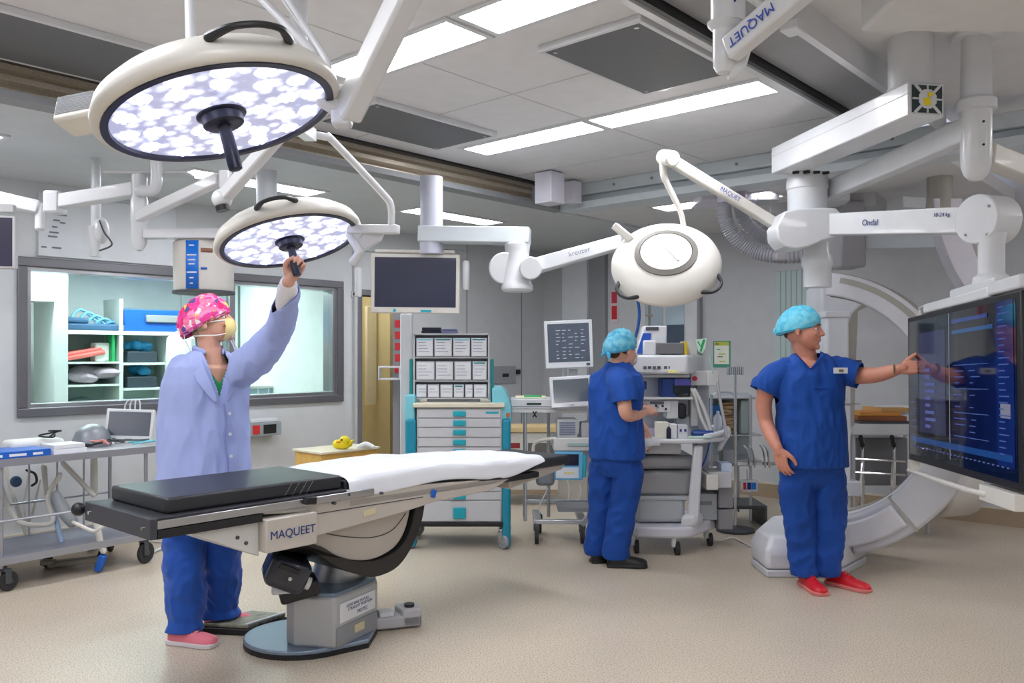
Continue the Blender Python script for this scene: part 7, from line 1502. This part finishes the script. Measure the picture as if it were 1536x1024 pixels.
chain(mb, [q2_(906, 705, .06), q2_(904, 745, .06), q2_(898, 790, .06), q2_(894, 824, .06)], [.105, .092, .085, .082], 5, 20); chain(mb, [q2_(942, 705, -.05), q2_(938, 745, -.05), q2_(930, 790, -.06), q2_(924, 830, -.06)], [.105, .097, .092, .092], 5, 20)
place('scrub_trousers', voxel(mb, .008, 8, folds(.014, (4, 4, 3), 15), lambda p, n: p.z < .06), SCRUBP, MN2, solid=.004)
BSH_ = mat('black leather shoe', (22, 22, 24), .35)
shoe(MN2, q2_(886, 0, .02), (.9, .2, 0), BSH_, BLACK, .27, h=.11); shoe(MN2, q2_(910, 0, -.09), (1, -.05, 0), BSH_, BLACK, .285, h=.11)
# ---------------------------------------------------------------- woman in the lilac coat
D3 = 4.42
def q3(x, y, dy=0): return P(x, y, D3+dy)
WM = thing('person', 'woman in lilac coat, floral cap and yellow mask reaching up to the lamp', 'person', P(305, 0, D3)*Vector((1, 1, 0)))
FC = Vector((.93, .05, .22)); H3 = headM(q3(316, 483, .0), FC, s=1.02)
mb = MB(); head(mb, H3, .96); chain(mb, [q3(311, 500, .0), q3(314, 520, .0), q3(316, 545, .02)], [.056, .058, .088])
YC = .55
torso(mb, [(q3(314, 542), .05, .045, YC), (q3(314, 552), .13, .08, YC), (q3(312, 600), .15, .10, YC), (q3(308, 680), .16, .12, YC), (q3(306, 745), .16, .12, YC)])
grip_a = M2 @ Vector((0, 0, .07)); grip_b = M2 @ Vector((0, 0, .178)); gm = C2+(M2 @ Vector((0, 0, .12))-C2)*(k2*.5+.5); gdir = n2
HD = Vector((.50, .05, .86)).normalized()
wri = M2 @ Vector((0, 0, .07)); wri = C2+n2*.135*k2+Vector((-.004, .036, -.012))-HD*.062
chain(mb, [q3(372, 548, -.02), q3(404, 512, -.08), q3(420, 492, -.16), wri-(wri-q3(422, 488, -.19)).normalized()*.12, wri], [.055, .045, .040, .034, .026])
chain(mb, [q3(262, 572, .0), q3(254, 640, -.02), q3(260, 685, -.05), q3(266, 706, -.09)], [.05, .042, .036, .028]); hand(mb, q3(266, 708, -.09), (.3, -.3, -1), (.8, .3, 0), 1)
# hand wraps the grip: fingers curl round its far side
hs = gm+Vector((-.002, .022, -.012))
wr_to = (hs-wri).normalized()
hand(mb, wri, HD, Vector((.10, -1, .05)), -1, s=.98, per=((.75, 1.1, .8), (.8, 1.15, .9), (.85, 1.15, .9), (.9, 1.2, .9)), thumb=((.030, .030, -.012), (.052, .044, -.026), (.074, .040, -.044), (.09, .030, -.056)))
for hx, kx, ax, dy in ((280, 276, 274, -.06), (328, 332, 333, .16)): chain(mb, [q3(hx, 745, .03), q3(kx, 850, dy*.7), q3(ax, 945 if dy < 0 else 915, dy)], [.066, .052, .040])
place('body', voxel(mb, .0036, 3), SKIN, WM); eyes(H3, WM, (120, 90, 66), None)
FLOR = None
def floral():
    m = bpy.data.materials.new('floral cap cloth'); m.use_nodes = True; nt = m.node_tree; b = nt.nodes['Principled BSDF']; b.inputs['Roughness'].default_value = .8
    tc = nt.nodes.new('ShaderNodeTexCoord'); n = nt.nodes.new('ShaderNodeTexNoise'); n.inputs['Scale'].default_value = 18; n.inputs['Detail'].default_value = 2
    mp = nt.nodes.new('ShaderNodeMix'); mp.data_type = 'VECTOR'; mp.inputs[0].default_value = .06
    nt.links.new(tc.outputs['Object'], n.inputs['Vector']); nt.links.new(tc.outputs['Object'], mp.inputs[4]); nt.links.new(n.outputs['Color'], mp.inputs[5])
    v = nt.nodes.new('ShaderNodeTexVoronoi'); v.inputs['Scale'].default_value = 42; nt.links.new(mp.outputs[1], v.inputs['Vector'])
    r = nt.nodes.new('ShaderNodeValToRGB'); r.color_ramp.interpolation = 'CONSTANT'
    st = [(0, (236, 60, 150)), (.2, (250, 150, 200)), (.36, (232, 40, 110)), (.5, (250, 236, 240)), (.58, (240, 214, 110)), (.66, (240, 70, 160)), (.8, (84, 84, 150)), (.86, (246, 130, 170))]
    while len(r.color_ramp.elements) < len(st): r.color_ramp.elements.new(.5)
    for e, (p, c) in zip(r.color_ramp.elements, st): e.position = p; e.color = lin(c)
    sp = nt.nodes.new('ShaderNodeSeparateColor'); nt.links.new(v.outputs['Color'], sp.inputs[0]); nt.links.new(sp.outputs[0], r.inputs[0]); nt.links.new(r.outputs[0], b.inputs['Base Color']); return m
FLOR = floral()
bouffant(H3, WM, FLOR, name='floral_cap', scale=1.13, puff=(0, .022, -.014), amp=.008, tail=mat('pink cap hem', (232, 90, 160), .8))
mb = MB().at(H3); mb.ball((0, .07, -.045), (.056, .030, .034), 16); mb.ball((.062, .03, -.012), (.012, .035, .03), 12); mb.ball((-.062, .03, -.012), (.012, .035, .03), 12); mb.build('hair', mat('ash blonde hair', (176, 158, 132), .9), WM, world=True)
# mask, loops and ties
YM = mat('yellow mask cloth', (244, 222, 150), .8); WT = mat('white tape', (240, 240, 240), .7)
mb = MB(); mb.at(H3)
rs = []
for zz, k, yf in ((.002, .55, -.100), (-.018, .85, -.118), (-.040, 1.0, -.122), (-.062, 1.0, -.116), (-.086, .85, -.104), (-.104, .55, -.082)):
    rs.append([Vector((math.sin(a)*.064*k, yf+(1-math.cos(a))*.062, zz-.004*abs(a))) for a in [(-1.15+2.3*i/12) for i in range(13)]])
mb.sheet(rs); mb.build('face_mask', YM, WM, world=True, solid=.003)
mb = MB().at(H3)
for sx in (-1, 1): mb.tube([(sx*.052, -.088, -.012), (sx*.068, -.03, -.006), (sx*.082, .02, .0), (sx*.085, .08, .01)], .0032, n=6, smooth=4); mb.tube([(sx*.054, -.074, -.080), (sx*.066, -.03, -.078), (sx*.072, .03, -.066), (sx*.06, .085, -.055)], .0032, n=6, smooth=4)
mb.build('mask_tie', WT, WM, world=True)
mb = MB().at(H3); mb.tube([(-.05, .12, -.0), (-.06, .13, -.06), (-.05, .12, -.12)], .003, n=6); mb.tube([(.05, -.06, -.09), (.055, -.07, -.14), (.05, -.075, -.19)], .0032, n=6); mb.tube([(.03, -.08, -.1), (.045, -.085, -.16), (.06, -.08, -.22)], .0032, n=6); mb.build('hanging_tie', WT, WM, world=True)
# green scrub neck under the coat
mb = MB(); torso(mb, [(q3(318, 532, -.01), .070, .064, YC), (q3(318, 548, -.01), .115, .085, YC), (q3(318, 580, -.02), .125, .10, YC), (q3(316, 640, -.02), .13, .105, YC)], 28)
vb3 = q3(333, 575); f3 = Vector((math.sin(YC+.15), -math.cos(YC+.15), 0))
def vneck3(p, n):
    d = p-q3(316, 575); al = Vector((p.x-q3(316, 0).x, p.y-D3, 0)); side_ = abs(al.dot(Vector((f3.y, -f3.x, 0)))); return al.dot(f3) > 0 and p.z > vb3.z and side_ < (p.z-vb3.z)*.62
place('green_top', voxel(mb, .006, 3, None, lambda p, n: vneck3(p, n) or (p.z > q3(0, 534).z and (Vector((p.x, p.y, 0))-Vector((q3(316, 0).x, D3, 0))).length < .068)), mat('green scrub cloth', (22, 130, 84), .8), WM, solid=.003)
# lab coat
COAT = mat('lilac coat cloth', (162, 176, 228), .75, bump=.1, bscale=400, sheen=.05)
mb = MB(); torso(mb, [(q3(313, 528), .085, .075, YC), (q3(313, 536), .12, .095, YC), (q3(313, 550), .185, .115, YC), (q3(312, 575), .205, .135, YC), (q3(311, 620), .200, .145, YC), (q3(309, 670), .215, .165, YC), (q3(308, 720), .232, .18, YC), (q3(308, 770), .24, .185, YC)], 38)
chain(mb, [q3(275, 556, .0), q3(263, 590, -.01), q3(257, 640, -.02), q3(257, 685, -.04), q3(260, 716, -.07)], [.078, .078, .072, .068, .066], 5, 22)
chain(mb, [q3(352, 558, -.0), q3(378, 542, -.03), q3(404, 514, -.10), q3(422, 488, -.19), wri-(wri-q3(422, 488, -.19)).normalized()*.11, wri-(wri-q3(422, 488, -.19)).normalized()*.05], [.092, .090, .076, .062, .052, .046], 5, 22)
cdir = (wri-q3(422, 488, -.19)).normalized(); cw = wri-cdir*.085
oc = q3(352, 580); f4 = Vector((math.sin(YC+.18), -math.cos(YC+.18), 0)); r4 = Vector((-f4.y, f4.x, 0))
cc_ = Vector((q3(313, 0).x, D3, 0))
def coatcut(p, n):
    al = Vector((p.x, p.y, 0))-cc_; a = al.dot(f4); s_ = al.dot(r4)
    zb = q3(0, 594).z; zt3 = q3(0, 528).z
    if a > .0 and p.z > zb and abs(s_) < .060*((p.z-zb)/(zt3-zb))**.9: return True
    if p.z > q3(0, 533).z and al.length < .076: return True
    if p.z < .80 and a > .05 and abs(s_) < (.80-p.z)*.5: return True
    return (p-cw).dot(cdir) > 0 and (p-cw).length < .12
coatf = folds(.010, (5, 5, 1.6), 22)
place('lab_coat', voxel(mb, .0065, 3, coatf, coatcut), COAT, WM, solid=.004)
# collar, placket, buttons, pockets, cuff
CO2 = COAT
def onf(s_, a, z): return cc_+r4*s_+f4*a+Vector((0, 0, z))
z_ = lambda y: q3(0, y).z
for sg in (-1, 1):
    rows_ = [[onf(sg*.052, .062, z_(528)), onf(sg*.100, .020, z_(530))], [onf(sg*.070, .098, z_(540)), onf(sg*.128, .055, z_(546))], [onf(sg*.062, .130, z_(556)), onf(sg*.122, .104, z_(564))], [onf(sg*.044, .152, z_(574)), onf(sg*.092, .140, z_(582))], [onf(sg*.012, .168, z_(600)), onf(sg*.030, .166, z_(606))]]
    mb = MB(); mb.sheet(rows_); mb.build('lapel', CO2, WM, world=True, solid=.006, sub=2)
mb = MB(); mb.tube([onf(-.052, .062, z_(528)), onf(-.075, .0, z_(522)), onf(-.05, -.065, z_(524)), onf(.0, -.09, z_(526)), onf(.05, -.065, z_(524)), onf(.075, .0, z_(522)), onf(.052, .062, z_(528))], .014, n=10, smooth=5, flat=.5); mb.build('collar', CO2, WM, world=True)
mb = MB(); mb.tube([onf(.012, .168, z_(604)), onf(.020, .170, z_(630)), onf(.012, .176, z_(655)), onf(.022, .188, z_(690)), onf(.02, .195, z_(722))], [.006]*5, n=8, smooth=5); mb.build('placket', mat('lilac shadow seam', (130, 140, 196), .8), WM, world=True)
for y, a in ((618, .172), (648, .178), (680, .190)): mb = MB(); c = onf(.040, a-.004, z_(y)); mb.cyl(c, c+f4*.006, .008, n=14); mb.build('button', PAPER, WM, world=True)
mb = MB(); mb.beam(onf(.10, .120, z_(565)), onf(.085, .150, z_(578)), .03, .004); mb.build('shoulder_tab', CO2, WM, world=True)
mb = MB(); c = onf(.088, .140, z_(552)); mb.prism([(-.018, -.03), (.018, -.03), (.018, .03), (-.018, .03)], 0, .003, face_m(c, r4, (0, 0, 1))); mb.build('pass_card', mat('pale blue card', (200, 220, 240), .4), WM, world=True, bevel=.001)
mb = MB(); mb.lathe([(.043, -.13), (.047, -.09), (.049, -.04), (.049, .0), (.043, .035), (.040, .060), (.030, .062)], o=cw, axis=cdir, n=24); mb.build('knit_cuff', mat('white knit', (240, 240, 244), .85), WM, world=True)
# trousers
mb = MB(); torso(mb, [(q3(307, 735, .02), .17, .14, YC*.5), (q3(305, 780, .03), .18, .15, YC*.5)], 28)
chain(mb, [q3(282, 770, .0), q3(276, 830, -.03), q3(277, 890, -.05), q3(280, 925, -.05), q3(276, 948, -.05)], [.105, .098, .094, .078, .086], 5, 22); chain(mb, [q3(324, 770, .08), q3(332, 820, .12), q3(334, 870, .16), q3(330, 905, .18), q3(330, 922, .18)], [.105, .102, .092, .086, .094], 5, 22)
place('scrub_trousers', voxel(mb, .007, 3, folds(.014, (4.5, 4.5, 4), 33), lambda p, n: p.z < .065), mat('bright blue trouser cloth', (10, 78, 176), .75, bump=.15, bscale=400, sheen=.2), WM, solid=.004)
PSH = mat('pink trainer mesh', (236, 128, 146), .7, bump=.3, bscale=300); PSO = mat('grey white trainer sole', (214, 208, 214), .6)
A1 = P(254, 965, 4.36); shoe(WM, A1, (1, -.25, 0), PSH, PSO, .275, name='trainer', lace=mat('dark laces', (70, 60, 66), .7), h=.105)
A2 = P(306, 930, 4.62); shoe(WM, A2, (1, .12, 0), PSH, PSO, .27, name='trainer', lace=mat('dark laces', (70, 60, 66), .7), h=.105)
